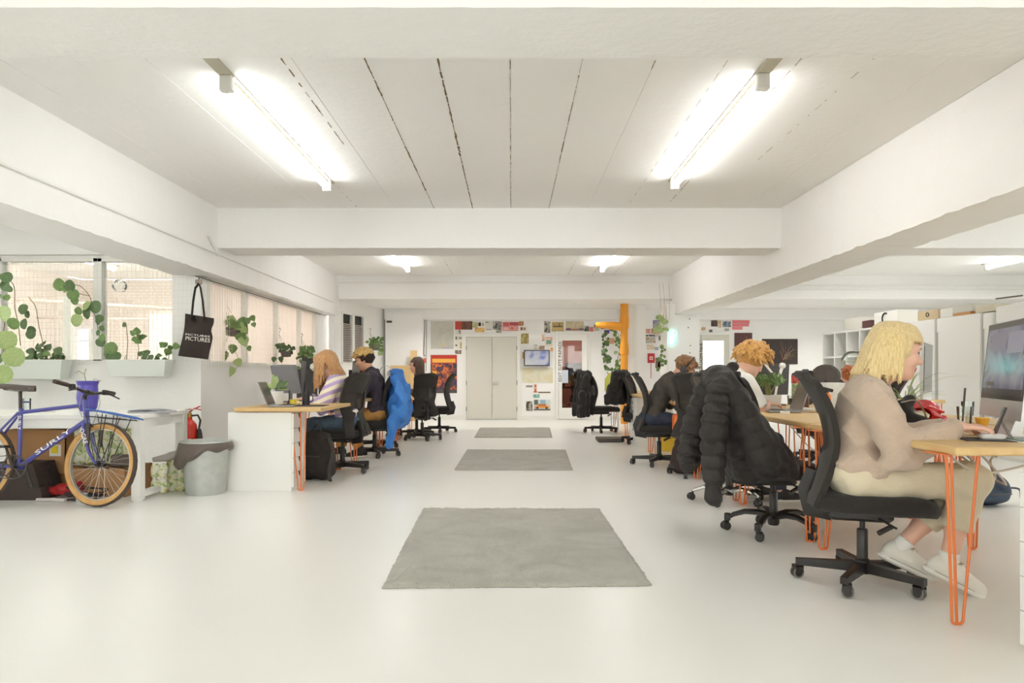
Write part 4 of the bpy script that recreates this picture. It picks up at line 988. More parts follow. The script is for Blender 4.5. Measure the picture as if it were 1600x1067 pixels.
# ---- blond man in the white t-shirt
def man_white():
    t = thing('person', 'blond man in a white t-shirt and dark jeans typing on a laptop', 'person', (1.79, 5.80, 0), .22)
    f = pose(hz=.55, hx=-.08, lean=(8, 24), tl=.50, sw=.185, head=(8, 30), neck=42, hs=1.1,
             hands={-1: (V3(.30, -.10, .80), V3(1, .15, -.05), V3(0, .2, -1), -1, 22), 1: (V3(.30, .12, .80), V3(1, -.15, -.05), V3(0, -.2, -1), 1, 22)},
             elbow_pole={-1: (-.3, -.7, -.7), 1: (-.3, .7, -.7)}, feet={-1: (V3(.38, -.12, .09), V3(1, -.12, -.02)), 1: (V3(.30, .12, .09), V3(1, .1, -.02))})
    body(f, t, SKIN, .0075); eyes(f, t)
    TEE = nmat('white_cotton', [(0.2, (226, 224, 218)), (0.8, (236, 234, 229))], 6, 3, 0.9, 0.2, 80)
    def tee(S):
        add_torso(S, f, .016, .05, 1.02)
        for s in (-1, 1): add_sleeve(S, f, s, .016, .016, .80, .03, ua_only=True)
        S.cut(f.hip-uz(.03), V3(0, 0, -1)); S.d = np.maximum(S.d, -SDFcap(S, f.neck0, f.neck0+V3(.07, 0, .10), .064))
    garment(f, 'tshirt', TEE, t, tee, .009, .003, 8)
    garment(f, 'trousers', JEAN, t, lambda S: add_legs(S, f, .012, .018, .97), .010, .003, 9)
    for s in (-1, 1): shoe(f, s, t, mat((42, 38, 38), .7), mat((214, 208, 198), .7), h=.008)
    L = tuft_locks(f, 240, .045, .085, 4, -18, (.110, .094, .104), .035, 30, .012)
    hair(f, t, hairmat('ginger_blond_hair', (160, 106, 44), (206, 150, 74), (236, 190, 112), (24, 24, 12)), L, .008, True, (.116, .100, .110), (-.02, 0, .036), (.06, -.05))
man_white()
# ---- man with headphones
def man_phones():
    t = thing('person', 'man with black headphones in a dark grey sweatshirt bent over his desk', 'person', (1.70, 8.1, 0), -.08)
    f = pose(hz=.55, hx=-.08, lean=(18, 32), tl=.50, sw=.18, head=(-8, 40), neck=48, hs=1.05,
             hands={-1: (V3(.36, -.08, .79), V3(1, .3, 0), V3(0, .2, -1), -1, 25), 1: (V3(.34, .12, .79), V3(1, -.2, 0), V3(0, -.2, -1), 1, 25)},
             elbow_pole={-1: (-.3, -.6, -.8), 1: (-.3, .6, -.8)}, feet={-1: (V3(.28, -.12, .09), V3(1, -.1, -.02)), 1: (V3(.24, .10, .09), V3(1, .1, -.02))})
    body(f, t, SKIN2, .009)
    def top(S):
        add_torso(S, f, .018, .05, 1.04)
        for s in (-1, 1): add_sleeve(S, f, s, .014, .016, .95)
        S.cut(f.hip-uz(.02), V3(.2, 0, -1)); S.d = np.maximum(S.d, -SDFcap(S, f.neck0, f.neck0+V3(.07, 0, .10), .062))
    garment(f, 'sweatshirt', nmat('grey_sweat', [(0.2, (66, 60, 56)), (0.8, (84, 78, 72))], 10, 3, .95, .3, 120), t, top, .011, .004, 11)
    garment(f, 'trousers', JEAN, t, lambda S: add_legs(S, f, .010, .014, .97), .012, .003, 12)
    for s in (-1, 1): shoe(f, s, t, mat((44, 40, 40), .7), mat((200, 196, 188), .7), h=.010)
    hair(f, t, hairmat('brown_hair', (96, 64, 38), (140, 98, 60), (176, 132, 86), (20, 20, 12)), tuft_locks(f, 170, .03, .055, 6, -10, (.104, .086, .098), .02, 40, .01), .009, True, (.108, .09, .102), (-.02, 0, .034), (.055, -.05))
    b = MB(); b.tube([H(f, -.005, -.106*math.cos(a), .0+.156*math.sin(a)) for a in [PI*i/16 for i in range(17)]], .011, 8, sq=(1.6, .8)); b.build('headband', BLACKP, t)
    for s in (-1, 1):
        c = Vector(H(f, -.005, s*.102, -.01)); M = Matrix.Translation(c) @ Vector(f.R[:, 1]*s).to_track_quat('Z', 'Y').to_matrix().to_4x4()
        b = MB(); b.lathe([(0, -.02), (.040, -.02), (.046, -.005), (.042, .014), (.02, .02), (0, .02)], n=16, M=M); b.build('ear_cup', mat((52, 48, 48), .5), t)
man_phones()
# ---- woman in the striped sweater
def woman_stripes():
    t = thing('person', 'woman with long ginger hair in a lilac and cream striped sweater', 'person', (-1.80, 7.50, 0), PI-.06)
    f = pose(hz=.56, hx=-.06, lean=(8, 20), tl=.46, sw=.16, head=(5, 36), neck=36, hs=1.03,
             hands={-1: (V3(.34, -.02, .79), V3(1, .4, 0), V3(0, .1, -1), -1, 25), 1: (V3(.32, .12, .785), V3(1, -.4, 0), V3(0, -.1, -1), 1, 25)},
             elbow_pole={-1: (-.2, -.7, -.8), 1: (-.2, .6, -.8)}, feet={-1: (V3(.36, -.10, .09), V3(1, -.05, -.02)), 1: (V3(.36, .08, .09), V3(1, .05, -.02))})
    body(f, t, SKIN, .009)
    m, N, Lk, bb = newmat('striped_knit'); tc = N.new('ShaderNodeTexCoord'); sx = N.new('ShaderNodeSeparateXYZ'); Lk.new(tc.outputs['Object'], sx.inputs[0])
    a1 = N.new('ShaderNodeMath'); a1.operation = 'MULTIPLY_ADD'; a1.inputs[1].default_value = .45; Lk.new(sx.outputs[0], a1.inputs[0]); Lk.new(sx.outputs[2], a1.inputs[2])
    a2 = N.new('ShaderNodeMath'); a2.operation = 'MULTIPLY'; a2.inputs[1].default_value = 1/.085; Lk.new(a1.outputs[0], a2.inputs[0])
    a3 = N.new('ShaderNodeMath'); a3.operation = 'FRACT'; Lk.new(a2.outputs[0], a3.inputs[0])
    r = ramp(N, [(0, (176, 156, 196)), (.48, (180, 160, 200)), (.5, (232, 222, 200)), (.98, (232, 222, 200)), (1, (176, 156, 196))]); Lk.new(a3.outputs[0], r.inputs[0]); Lk.new(r.outputs[0], bb.inputs['Base Color']); bb.inputs['Roughness'].default_value = .95
    def top(S):
        add_torso(S, f, .020, .05, 1.04)
        for s in (-1, 1): add_sleeve(S, f, s, .018, .016, .97, wide=.012)
        S.cut(f.hip+uz(.0), V3(.25, 0, -1))
    garment(f, 'sweater', m, t, top, .010, .0035, 14)
    BJ = nmat('blue_jeans', [(0.2, (62, 78, 96)), (0.8, (92, 110, 128))], 9, 4, .9, .3, 150)
    garment(f, 'trousers', BJ, t, lambda S: add_legs(S, f, .008, .014, .97), .011, .003, 15)
    for s in (-1, 1): shoe(f, s, t, mat((60, 56, 54), .7), mat((214, 208, 198), .7), h=.010)
    L = []
    for i in range(64):
        az = 48+(360-96)*i/63+rnd.uniform(-4, 4); off = .012+rnd.uniform(0, .012); side = abs(((az+180) % 360)-180)
        p1 = shell(f, az, 50, off); p2 = shell(f, az, 8, off+.008); ln = rnd.uniform(.30, .40)
        if side > 105:      # hair over the back
            p3 = p2+V3(-.050, 0, -.11); p4 = p2+V3(-.10+rnd.uniform(-.03, .02), rnd.uniform(-.02, .02), -.20-rnd.uniform(0, .09))
        else:
            o_ = nrm((p2-f.head)*V3(.3, 1, 0)); p3 = p2-uz(ln*.35)+o_*.02; p4 = p2-uz(ln*.72)+o_*.02+V3(rnd.uniform(-.02, .02), 0, 0)
        L.append((curve3([H(f, -.01, 0, .128), p1, p2, p3, p4], 3), .014, .006))
    hair(f, t, hairmat('long_ginger_hair', (150, 100, 58), (190, 140, 90), (218, 178, 126), (40, 40, 6)), L, .008, True, (.109, .09, .103), (-.022, 0, .034), (.05, -.03))
woman_stripes()
# ---- man in the dark denim jacket
def man_denim():
    t = thing('person', 'man with bleached hair on top and dark sides in a dark denim jacket', 'person', (-1.76, 8.95, 0), PI+.06)
    f = pose(hz=.56, hx=-.07, lean=(4, 14), tl=.51, sw=.185, head=(0, 14), neck=24, hs=1.05,
             hands={-1: (V3(.36, -.10, .79), V3(1, .3, 0), V3(0, .1, -1), -1, 25), 1: (V3(.36, .14, .785), V3(1, -.3, 0), V3(0, -.1, -1), 1, 25)},
             feet={-1: (V3(.42, -.10, .09), V3(1, -.05, -.02)), 1: (V3(.12, .16, .10), V3(1, .12, -.08))})
    body(f, t, SKIN2, .009); eyes(f, t)
    def top(S):
        add_torso(S, f, .026, .05, 1.05)
        for s in (-1, 1): add_sleeve(S, f, s, .022, .020, .96)
        S.cut(f.hip-uz(.08), V3(0, 0, -1)); S.chain([f.nb+V3(-.06, -.05, .03), f.nb+V3(-.075, 0, .04), f.nb+V3(-.06, .05, .03)], .016, .01)
    garment(f, 'jacket', nmat('dark_denim', [(0.2, (48, 42, 50)), (0.8, (76, 68, 80))], 9, 4, .9, .4, 120), t, top, .011, .0045, 17)
    garment(f, 'trousers', nmat('tan_cotton', [(0.2, (170, 122, 58)), (0.8, (192, 146, 82))], 9, 4, .9, .3, 100), t, lambda S: add_legs(S, f, .010, .018, .92), .011, .003, 18)
    for s in (-1, 1): shoe(f, s, t, mat((40, 36, 36), .7), mat((222, 216, 206), .7), h=.009); sock(f, s, t, mat((60, 56, 54), .9), h=.009, z=.05)
    hair(f, t, mat((52, 40, 32), .8), tuft_locks(f, 80, .01, .02, 8, -20, (.098, .08, .09), .01, 60), .009, True, (.101, .083, .094), (-.026, 0, .022), (.04, -.05), name='hair_sides')
    L = [l for l in tuft_locks(f, 260, .03, .058, 9, 16, (.102, .086, .100), .02, 10, .014)]
    hair(f, t, hairmat('bleached_hair', (150, 108, 54), (214, 172, 98), (238, 208, 144), (30, 30, 16)), L, .0085, False)
man_denim()
# ---- brunette woman farther down the window row
def woman_brunette():
    t = thing('person', 'brunette woman with long hair in a brown top, sitting beyond the blue jacket', 'person', (-1.55, 11.9, 0), PI+.15)
    f = pose(hz=.56, hx=-.05, lean=(2, 8), tl=.47, sw=.155, head=(4, 10), neck=18, hs=1.03,
             hands={-1: (V3(.24, -.02, .80), V3(.7, .6, .1), V3(0, .1, -1), -1, 30), 1: (V3(.26, .10, .82), V3(.7, -.6, .1), V3(0, -.1, -1), 1, 30)},
             feet={-1: (V3(.36, -.10, .09), V3(1, -.05, -.02)), 1: (V3(.36, .08, .09), V3(1, .05, -.02))})
    body(f, t, SKIN, .010); eyes(f, t)
    def top(S):
        add_torso(S, f, .012, .05)
        for s in (-1, 1): add_sleeve(S, f, s, .010, .014, .5)
        S.cut(f.hip-uz(.05), V3(0, 0, -1)); S.d = np.maximum(S.d, -SDFcap(S, f.neck0, f.neck0+V3(.09, 0, .09), .07))
    garment(f, 'top', mat((92, 74, 60), .9), t, top, .012, .003, 21)
    garment(f, 'trousers', mat((44, 40, 40), .9), t, lambda S: add_legs(S, f, .008, .014, .97), .013, .003, 22)
    for s in (-1, 1): shoe(f, s, t, mat((44, 40, 40), .7), mat((214, 208, 198), .7), h=.012)
    L = []
    for i in range(44):
        az = 80+(360-160)*i/43; off = .008+rnd.uniform(0, .008); p1 = shell(f, az, 50, off); p2 = shell(f, az, 5, off+.004); o_ = nrm((p2-f.head)*V3(1, 1, 0)); ln = rnd.uniform(.24, .30)
        L.append((curve3([H(f, .0, 0, .124), p1, p2, p2-uz(ln*.5)+o_*.008, p2-uz(ln)+o_*.012], 3), .0125, .006))
    hair(f, t, hairmat('dark_brown_hair', (58, 40, 32), (86, 62, 48), (112, 84, 66), (30, 30, 6)), L, .009, True, (.107, .088, .101), (-.022, 0, .033), (.05, -.03))
woman_brunette()
# ---- ginger man in the side bay
def man_ginger():
    t = thing('person', 'ginger bearded man in black bent forward beside the black monitor in the side bay', 'person', (3.74, 8.6, 0), .1)
    f = pose(hz=.56, hx=-.08, lean=(28, 52), tl=.50, sw=.18, head=(-20, 34), neck=66, roll=8, hs=1.05,
             hands={-1: (V3(.42, -.08, .79), V3(1, .3, 0), V3(0, .1, -1), -1, 25), 1: (V3(.42, .12, .785), V3(1, -.3, 0), V3(0, -.1, -1), 1, 25)},
             feet={-1: (V3(.36, -.10, .09), V3(1, -.05, -.02)), 1: (V3(.36, .08, .09), V3(1, .05, -.02))})
    body(f, t, SKIN2, .010); eyes(f, t)
    def top(S):
        add_torso(S, f, .02, .05)
        for s in (-1, 1): add_sleeve(S, f, s, .016, .016, .96)
        S.cut(f.hip-uz(.05), V3(0, 0, -1))
    garment(f, 'sweatshirt', mat((40, 36, 36), .9), t, top, .012, .003, 24)
    garment(f, 'trousers', mat((48, 44, 44), .9), t, lambda S: add_legs(S, f, .008, .014, .97), .013, .003, 25)
    for s in (-1, 1): shoe(f, s, t, mat((44, 40, 40), .7), mat((214, 208, 198), .7), h=.012)
    GM = hairmat('ginger_hair', (150, 74, 34), (190, 104, 52), (214, 136, 80), (24, 24, 12))
    hair(f, t, GM, tuft_locks(f, 120, .02, .04, 31, -5, (.104, .086, .098), .015, 35), .009, True, (.106, .088, .1), (-.02, 0, .033), (.06, -.05))
    S = SDF(f.head-.2, f.head+.2, .008); S.ell(H(f, .045, 0, -.095), np.array((.045, .052, .035))*f.hs, f.R, .01); S.ell(H(f, .02, 0, -.08), np.array((.05, .066, .03))*f.hs, f.R, .01); S.ell(H(f, .085, 0, -.066), np.array((.02, .022, .012))*f.hs, f.R, .004, True); S.build('beard', GM, t)
man_ginger()
# ================================================================= WHITE TABLE, BICYCLE AND WHAT LIES UNDER THE TABLE
t = thing('table', 'long white table behind the bicycle', 'table', (0, 0, 0))
TX1 = -3.02
b = MB(); b.rbox(-6.2, TX1, 5.72, 6.60, .675, .712, .006); b.build('tabletop', LAQ, t)
b = MB(); b.box(-6.1, TX1-.06, 5.74, 5.76, .60, .675); b.box(-6.1, TX1-.06, 6.55, 6.57, .60, .675); b.box(TX1-.05, TX1-.02, 5.8, 6.55, .60, .675); b.build('apron', LAQ, t)
for y in (5.75, 6.51):
    for x in (TX1-.085, -6.1):
        b = MB(); b.box(x, x+.075, y, y+.075, .012, .675); b.box(x+.01, x+.065, y+.01, y+.065, 0, .012); b.build('leg', LAQ, t)
b = MB(); b.box(TX1-.075, TX1-.015, 5.82, 6.51, .03, .075); b.build('stretcher', LAQ, t)

BLUE = nmat('blue_violet_paint', [(0.3, (66, 66, 140)), (0.7, (84, 82, 158))], 3, 2, .35, spec=.6)
BLUE2 = mat((62, 104, 178), .4); TAN = nmat('tan_sidewall', [(0.2, (186, 140, 82)), (0.8, (208, 164, 104))], 14, 3, .8); TREAD = mat((78, 66, 60), .85)
def bx(px): return (px-158)*.00505
def bz(py): return CAMZ+(585-py)*.00505+.012
bk = thing('bicycle', 'blue violet bicycle with tan sidewall tyres leaning on the white table', 'bicycle', (GX(158, 5.55), 5.5, 0), rot=(-.13, 0, 0))
def P2(px, py, y=0.0): return Vector((bx(px), y, bz(py)))
fr = MB(); BB = P2(31, 731); ST = P2(26, 640); HT = P2(126, 630); HB = P2(131, 658); RA = P2(-40, 727)
fr.tube([BB, ST], .0155, 10); fr.tube([ST+Vector((0, 0, -.03)), HT+Vector((0, 0, -.02))], .0155, 10); fr.tube([BB, HB], .019, 10); fr.tube([HT+Vector((0, 0, .02)), HB-Vector((-.004, 0, .02))], .021, 10)
for y in (-.045, .045): fr.tube([BB+Vector((-.03, y*.5, 0)), RA+Vector((0, y*1.5, 0))], .010, 8); fr.tube([ST+Vector((-.01, y*.3, -.03)), RA+Vector((0, y*1.5, 0))], .009, 8)
fr.tube([BB+Vector((0, -.035, 0)), BB+Vector((0, .035, 0))], .022, 10)
frm = fr.build('frame', BLUE, bk)
WL = mat((236, 232, 228), .6)
d = (HB-BB); ang = math.atan2(d.z, d.x)
text('lettering', 'SURLY', .075, WL, frm, BB+d*.30+Vector((-.012, -.0195, -.022)), (PI/2, -ang, 0)).scale = (1.5, .62, 1)
d2_ = (BB-ST); text('lettering', 'SURLY', .040, WL, frm, ST+d2_*.12+Vector((-.012, -.017, 0)), (PI/2, math.atan2(-d2_.z, d2_.x), 0))
FA_ = P2(158, 727)
fk = MB(); fk.tube([HB-Vector((-.004, 0, .01)), HB+Vector((.012, 0, -.035))], .02, 10)
for y in (-.05, .05): fk.tube(bez(HB+Vector((.008, y, -.04)), P2(141, 712, y), FA_+Vector((-.005, y, .0)), 8), [.015-.0007*i for i in range(9)], 8)
fk.tube([HB+Vector((.008, -.06, -.04)), HB+Vector((.008, .06, -.04))], .014, 8)
fko = fk.build('fork', BLUE, bk); d3_ = FA_-(HB+Vector((.008, 0, -.04)))
text('lettering', 'OGRE', .048, WL, fko, HB+Vector((-.012, -.067, -.075)), (PI/2, 1.22, 0))
def wheel(c, rz):
    w_ = bpy.data.objects.new('wheel', None)
    b = MB(); R0 = .281
    n = 56; vs = []; prof = [(-.012, .272), (.012, .272), (.012, .289), (.009, .292), (-.009, .292), (-.012, .289)]
    b.lathe([(r, z) for z, r in prof]+[(prof[0][1], prof[0][0])], (0,0,0), n, caps=False, M=Matrix.Rotation(PI/2, 4, 'X'))
    w_ = b.build('wheel', mat((176, 174, 170), .35, .7), bk); w_.location = c; w_.rotation_euler = (0, 0, rz)
    b = MB(); q = 12; vs = []; n = 72
    for i in range(n):
        a = 2*PI*i/n
        for j in range(q):
            p = 2*PI*j/q; rr = .302+.027*math.cos(p)+(.0022 if (abs(((p+PI) % (2*PI))-PI) < 1.0 and i % 2) else 0); vs.append((rr*math.cos(a), .0275*math.sin(p), rr*math.sin(a)))
    fs = []; mi = []
    for i in range(n):
        for j in range(q):
            p = 2*PI*(j+.5)/q; fs.append((i*q+j, i*q+(j+1) % q, ((i+1) % n)*q+(j+1) % q, ((i+1) % n)*q+j)); mi.append(1 if abs(((p+PI) % (2*PI))-PI) < .95 else 0)
    b.v = vs; b.f = fs; b.m = mi; b.build('tyre', [TAN, TREAD], w_)
    b = MB()
    for k in range(32):
        a = 2*PI*k/32; s = 1 if k % 2 else -1; b.tube([(.02*math.cos(a+.9*(1 if k % 4 < 2 else -1)), s*.025, .02*math.sin(a+.9*(1 if k % 4 < 2 else -1))), (.274*math.cos(a), 0, .274*math.sin(a))], .0013, 4, caps=False)
    stuff(b.build('spokes', STEEL, w_))
    b = MB(); b.tube([(0, -.05, 0), (0, .05, 0)], .016, 10); b.tube([(0, -.03, 0), (0, -.022, 0)], .03, 12); b.tube([(0, .022, 0), (0, .03, 0)], .03, 12); b.tube([(0, -.065, 0), (0, .065, 0)], .007, 8); b.build('hub', mat((70, 64, 60), .4, .6), w_)
    return w_
wheel(FA_, -.22); wheel(RA, 0)
b = MB(); b.tube([ST-Vector((0, 0, .04)), P2(22, 611)], .0135, 10); b.build('seat_post', mat((70, 64, 60), .35, .5), bk)
def sad(u, v):
    x = -.16+.29*u; wd = .072*(1-u)**1.3+.020; wd = wd*min(1, (u+.06)*9)*min(1, (1.04-u)*12)**.5; s = 2*v-1
    return (bx(20)+x, s*wd, bz(605)+.004+.012*(1-u)**3-.030*abs(s)**2.2+.004*math.sin(u*5)), (0, 0, 1)
b = MB(); b.sheet(sad, 16, 10, .016); b.build('saddle', mat((86, 76, 70), .55), bk)
b = MB()
for y in (-.02, .02): b.tube([P2(2, 608, y), P2(10, 612, y), P2(30, 612, y), P2(40, 608, y)], .0035, 6)
b.build('saddle_rail', STEEL, bk)
b = MB(); b.tube([HT+Vector((0, 0, .02)), P2(124, 620)], .016, 10); b.tube([P2(124, 620), P2(132, 615)], .015, 10); b.tube([P2(132, 615, -.03), P2(132, 615, .03)], .021, 10); b.build('stem', BLACKP, bk)
hb = [P2(126, 606, -.38), P2(127, 609, -.2), P2(132, 615, -.05), P2(132, 615, .05), P2(129, 611, .2), P2(128, 610, .38)]
b = MB(); b.tube(hb, .0125, 10); hbo = b.build('handlebar', mat((66, 60, 58), .35, .5), bk)
for y0, y1 in ((-.39, -.24), (.24, .39)):
    b = MB(); s = 1 if y1 > 0 else -1; b.tube([P2(126+.5*s, 606+(2 if s > 0 else 0), y0), P2(127, 608, y1)], .0165, 10); b.build('grip', mat((72, 58, 50), .8), hbo)
    b = MB(); ym = -.22 if s < 0 else .22; b.tube([P2(130, 610, ym), P2(137, 612, ym), P2(140, 614, ym+s*.02), P2(142, 618, ym+s*.12)], .006, 6); b.rbox(bx(127), bx(135), ym-.018, ym+.018, bz(614), bz(606), .008); b.build('brake_lever', BLACKP, hbo)
rk = MB()
for y in (-.075, 0, .075): rk.tube([P2(133, 641, y*.6), P2(160, 645, y), P2(200, 653, y), P2(214, 657, y*.7)], .006 if y else .004, 6)
for i in range(7): px = 140+i*11; rk.tube([P2(px, 641.5+(px-133)*.19, -.075), P2(px, 641.5+(px-133)*.19, .075)], .004, 6)
rko = rk.build('front_rack', BLUE2, bk); b = MB()
for y in (-.08, .08):
    for px in (164, 170, 192): b.tube([P2(px, 649+(px-164)*.2, y), FA_+Vector((.014*(px-160)/10, y*.9, .02))], .004, 6)
    b.tube([P2(140, 653, y), P2(202, 658, y)], .004, 6); b.tube([P2(138, 648, y), FA_+Vector((-.01, y*.9, .03))], .0035, 6)
b.build('rack_strut', BLACKP, rko)
cr = MB(); M = Matrix.Translation(BB+Vector((0, -.055, 0))) @ Matrix.Rotation(PI/2, 4, 'X')
cr.lathe([(.086, -.002), (.094, -.002), (.096, 0), (.094, .002), (.086, .002), (.086, -.002)], (0,0,0), 40, caps=False, M=M)
for k in range(5): a = 2*PI*k/5+.3; cr.tube([BB+Vector((0, -.056, 0)), BB+Vector((.088*math.cos(a), -.056, .088*math.sin(a)))], .006, 6)
cro = cr.build('chainring', mat((92, 88, 84), .35, .8), bk)
b = MB(); b.tube([BB+Vector((0, -.07, 0)), P2(18, 700, -.075)], [.013, .009], 8); b.tube([BB+Vector((0, .07, 0)), P2(44, 762, .075)], [.013, .009], 8); b.tube([BB+Vector((0, -.08, 0)), BB+Vector((0, .08, 0))], .014, 8); b.build('crank', mat((74, 70, 66), .35, .6), cro)
for px, py, y in ((18, 700, -.12), (44, 762, .12)):
    b = MB(); b.rbox(bx(px)-.05, bx(px)+.05, y-.04, y+.04, bz(py)-.01, bz(py)+.01, .008); b.build('pedal', BLACKP, cro)
b = MB(); b.tube([BB+Vector((0, -.055, .094)), RA+Vector((0, -.05, .04))], .004, 4); b.tube([BB+Vector((0, -.055, -.094)), RA+Vector((.02, -.05, -.08))], .004, 4); b.build('chain', mat((96, 90, 84), .5, .6), bk)
b = MB(); b.tube([P2(132, 618, -.1), P2(122, 640, -.04), P2(126, 652, -.03), P2(140, 662, -.03)], .0025, 5); b.tube([P2(136, 616, .1), P2(150, 632, .0), P2(140, 668, .0)], .0025, 5); b.build('brake_cable', mat((150, 146, 140), .5), bk)
b = MB(); b.rbox(bx(137), bx(143), -.06, -.035, bz(700), bz(664), .006); b.rbox(bx(146), bx(152), .035, .06, bz(700), bz(668), .006); b.tube([P2(139, 668, -.05), P2(150, 668, .05)], .004, 6); b.build('brake_arm', mat((80, 72, 66), .4, .5), bk)

def boxthing(name, label, cat, x0, x1, y0, y1, z0, z1, m, rz=0, group=None, r=.004):
    o = MB().rbox(-(x1-x0)/2, (x1-x0)/2, -(y1-y0)/2, (y1-y0)/2, 0, z1-z0, r).build(name, m, None); o.location = ((x0+x1)/2, (y0+y1)/2, z0); o.rotation_euler = (0, 0, rz); return tag(o, label, cat, group)
def carton(label, x0, x1, y0, y1, z0, z1, rz=0, flap=None, lab=False):
    t = thing('cardboard_box', label, 'box', ((x0+x1)/2, (y0+y1)/2, z0), rz, 'cardboard boxes under the white table'); hx, hy, h = (x1-x0)/2, (y1-y0)/2, z1-z0
    b = MB(); b.box(-hx, hx, -hy, -hy+.008, 0, h); b.box(-hx, hx, hy-.008, hy, 0, h); b.box(-hx, -hx+.008, -hy, hy, 0, h); b.box(hx-.008, hx, -hy, hy, 0, h); b.box(-hx, hx, -hy, hy, 0, .008); b.build('carton_body', CARD, t)
    if flap is not None:
        for k, (fx0, fx1, tilt) in enumerate(flap):
            b = MB(); b.prism([(fx0, 0), (fx1, 0), (fx1+.02, .16), (fx0+.05, .16)], (0, -hy+.004, h), (1, 0, 0), (0, math.sin(tilt), math.cos(tilt)), (0, .006, 0)); b.build('flap', CARD, t)
    if lab:
        b = MB(); b.box(hx-.14, hx-.04, -hy-.0015, -hy, .16, .26); l_ = b.build('label', PAPER, t); b = MB(); b.box(hx-.125, hx-.065, -hy-.003, -hy-.001, .185, .25); b.build('warning_mark', mat((232, 206, 40), .7), l_)
    return t
def at(px, Y): return GX(px, Y)
carton('large open cardboard box with a raised flap behind the bicycle frame', at(13, 6.15), at(106, 6.15), 6.12, 6.6, .17, .56, 0, [(-.18, .12, .25)], True)
carton('cardboard box at the bottom, under the open box with the raised flap', at(20, 6.2), at(112, 6.2), 6.16, 6.65, 0, .165)
carton('small cardboard box seen through the front wheel', at(112, 6.0), at(200, 6.0), 5.98, 6.4, 0, .24, -.04)
o = MB(); o.prism([(-.27, 0), (.22, 0), (.20, .10), (.14, .30), (-.24, .30)], (0, 0, 0), (1, 0, 0), (0, 0, 1), (0, .28, 0)); o = o.build('storage_case', nmat('dark_case', [(0, (58, 48, 46)), (1, (76, 64, 60))], 8, 3, .8), None); o.location = (at(22, 5.8), 5.82, 0); tag(o, 'dark fabric storage case on the floor behind the rear wheel', 'case')
FLORAL = nmat('floral_wrap', [(0.30, (122, 154, 84)), (0.42, (180, 196, 118)), (0.48, (224, 226, 204)), (0.54, (234, 232, 218)), (0.60, (230, 214, 132)), (0.68, (172, 196, 136)), (0.8, (110, 152, 108))], 16, 3, .45, .2, 20, interp='LINEAR', dist=1.0)
def pack(label, px0, px1, z0, z1, Y, rows, rz=0, tilt=0):
    x0, x1 = at(px0, Y), at(px1, Y); w_ = (x1-x0)/rows
    S = SDF((-(x1-x0)/2-.04, -.12, -.03), ((x1-x0)/2+.04, .12, z1-z0+.03), .010)
    for i in range(rows):
        for k in range(max(1, round((z1-z0)/.11))):
            hh = (z1-z0)/max(1, round((z1-z0)/.11)); S.cap((-(x1-x0)/2+w_*(i+.5), -.02, hh*(k+.28)), (-(x1-x0)/2+w_*(i+.5), -.02, hh*(k+.72)), w_*.53, k=.015)
    S.wave(.002, [(60, 10, 40)], 2); o = S.build('paper_roll_pack', FLORAL, None); o.location = ((x0+x1)/2, Y+.1, z0); o.rotation_euler = (0, tilt, rz); return tag(o, label, 'paper towels', 'floral packs of paper rolls under the table')
pack('large floral pack of paper rolls resting on the small cardboard box', 106, 202, .255, .59, 6.1, 5, 0, .07)
pack('floral pack of paper rolls just beside the table leg', 229, 254, .0, .27, 6.05, 2)
pack('taller floral pack of paper rolls nearest the metal bin', 254, 286, .0, .34, 6.22, 2)
o = MB(); o.tube([(at(230, 6.05), 6.15, .295), (at(252, 6.05), 6.16, .315), (at(280, 6.05), 6.16, .37)], [.02, .035, .03], 10); o = o.build('plastic_wrap', mat((170, 164, 156), .35), None); tag(o, 'grey roll of plastic wrap lying on top of the floral paper packs', 'plastic roll')
o = MB(); o.rbox(-.10, .10, -.07, .07, 0, .10, .02); o = o.build('canvas_pouch', mat((112, 100, 90), .8), None); o.location = (at(188, 6.05), 6.13, .245); tag(o, 'grey pouch on the small cardboard box behind the front wheel', 'pouch')
S = SDF((-.2, -.1, -.02), (.2, .1, .16), .008); S.cap((-.13, 0, .03), (.12, 0, .07), .03, .055, .03); S.cap((.0, 0, .05), (.15, .02, .03), .04, .03, .03); S.wave(.004, [(60, 40, 30)], 1); o = S.build('red_pouch', mat((186, 44, 46), .45), None); o.location = (at(90, 5.9), 5.95, .02); tag(o, 'crumpled red nylon pouch on the floor beside the front tyre', 'pouch')
S = SDF((-.15, -.1, -.02), (.15, .1, .26), .008); S.ell((0, 0, .10), (.09, .06, .10)); S.cap((-.05, 0, .18), (.03, 0, .22), .03); S.wave(.008, [(60, 40, 50), (30, 80, 20)], 1); o = S.build('tool_roll', mat((52, 42, 42), .8), None); o.location = (at(68, 6.0), 5.98, .02); tag(o, 'dark tool roll propped beside the storage case', 'tool bag')
t = thing('cable_tangle', 'tangle of black cables with a white adapter inside the front wheel view', 'cables', (at(140, 5.85), 5.8, 0)); b = MB()
for k in range(5): b.tube([(.13*math.cos(a+k)+.02*k-.05, .05*math.sin(a*1.3+k), .012+.09*abs(math.sin(a*.5+k*.7))*(k % 3)*.5+.01*k) for a in [2*PI*i/24*1.3 for i in range(25)]], .0045, 6)
b.build('cable', mat((48, 44, 44), .5), t); b = MB(); b.rbox(-.06, .02, -.05, 0, .0, .07, .015); b.build('adapter', mat((206, 204, 204), .5), t)
t = thing('loose_tubing', 'short white tube lying on the floor under the bicycle', 'tube', (at(80, 5.75), 5.75, .015)); b = MB(); b.tube([(-.12, 0, 0), (0, .02, .0), (.12, -.01, 0)], .015, 8); b.build('tube_body', mat((206, 200, 196), .5), t)
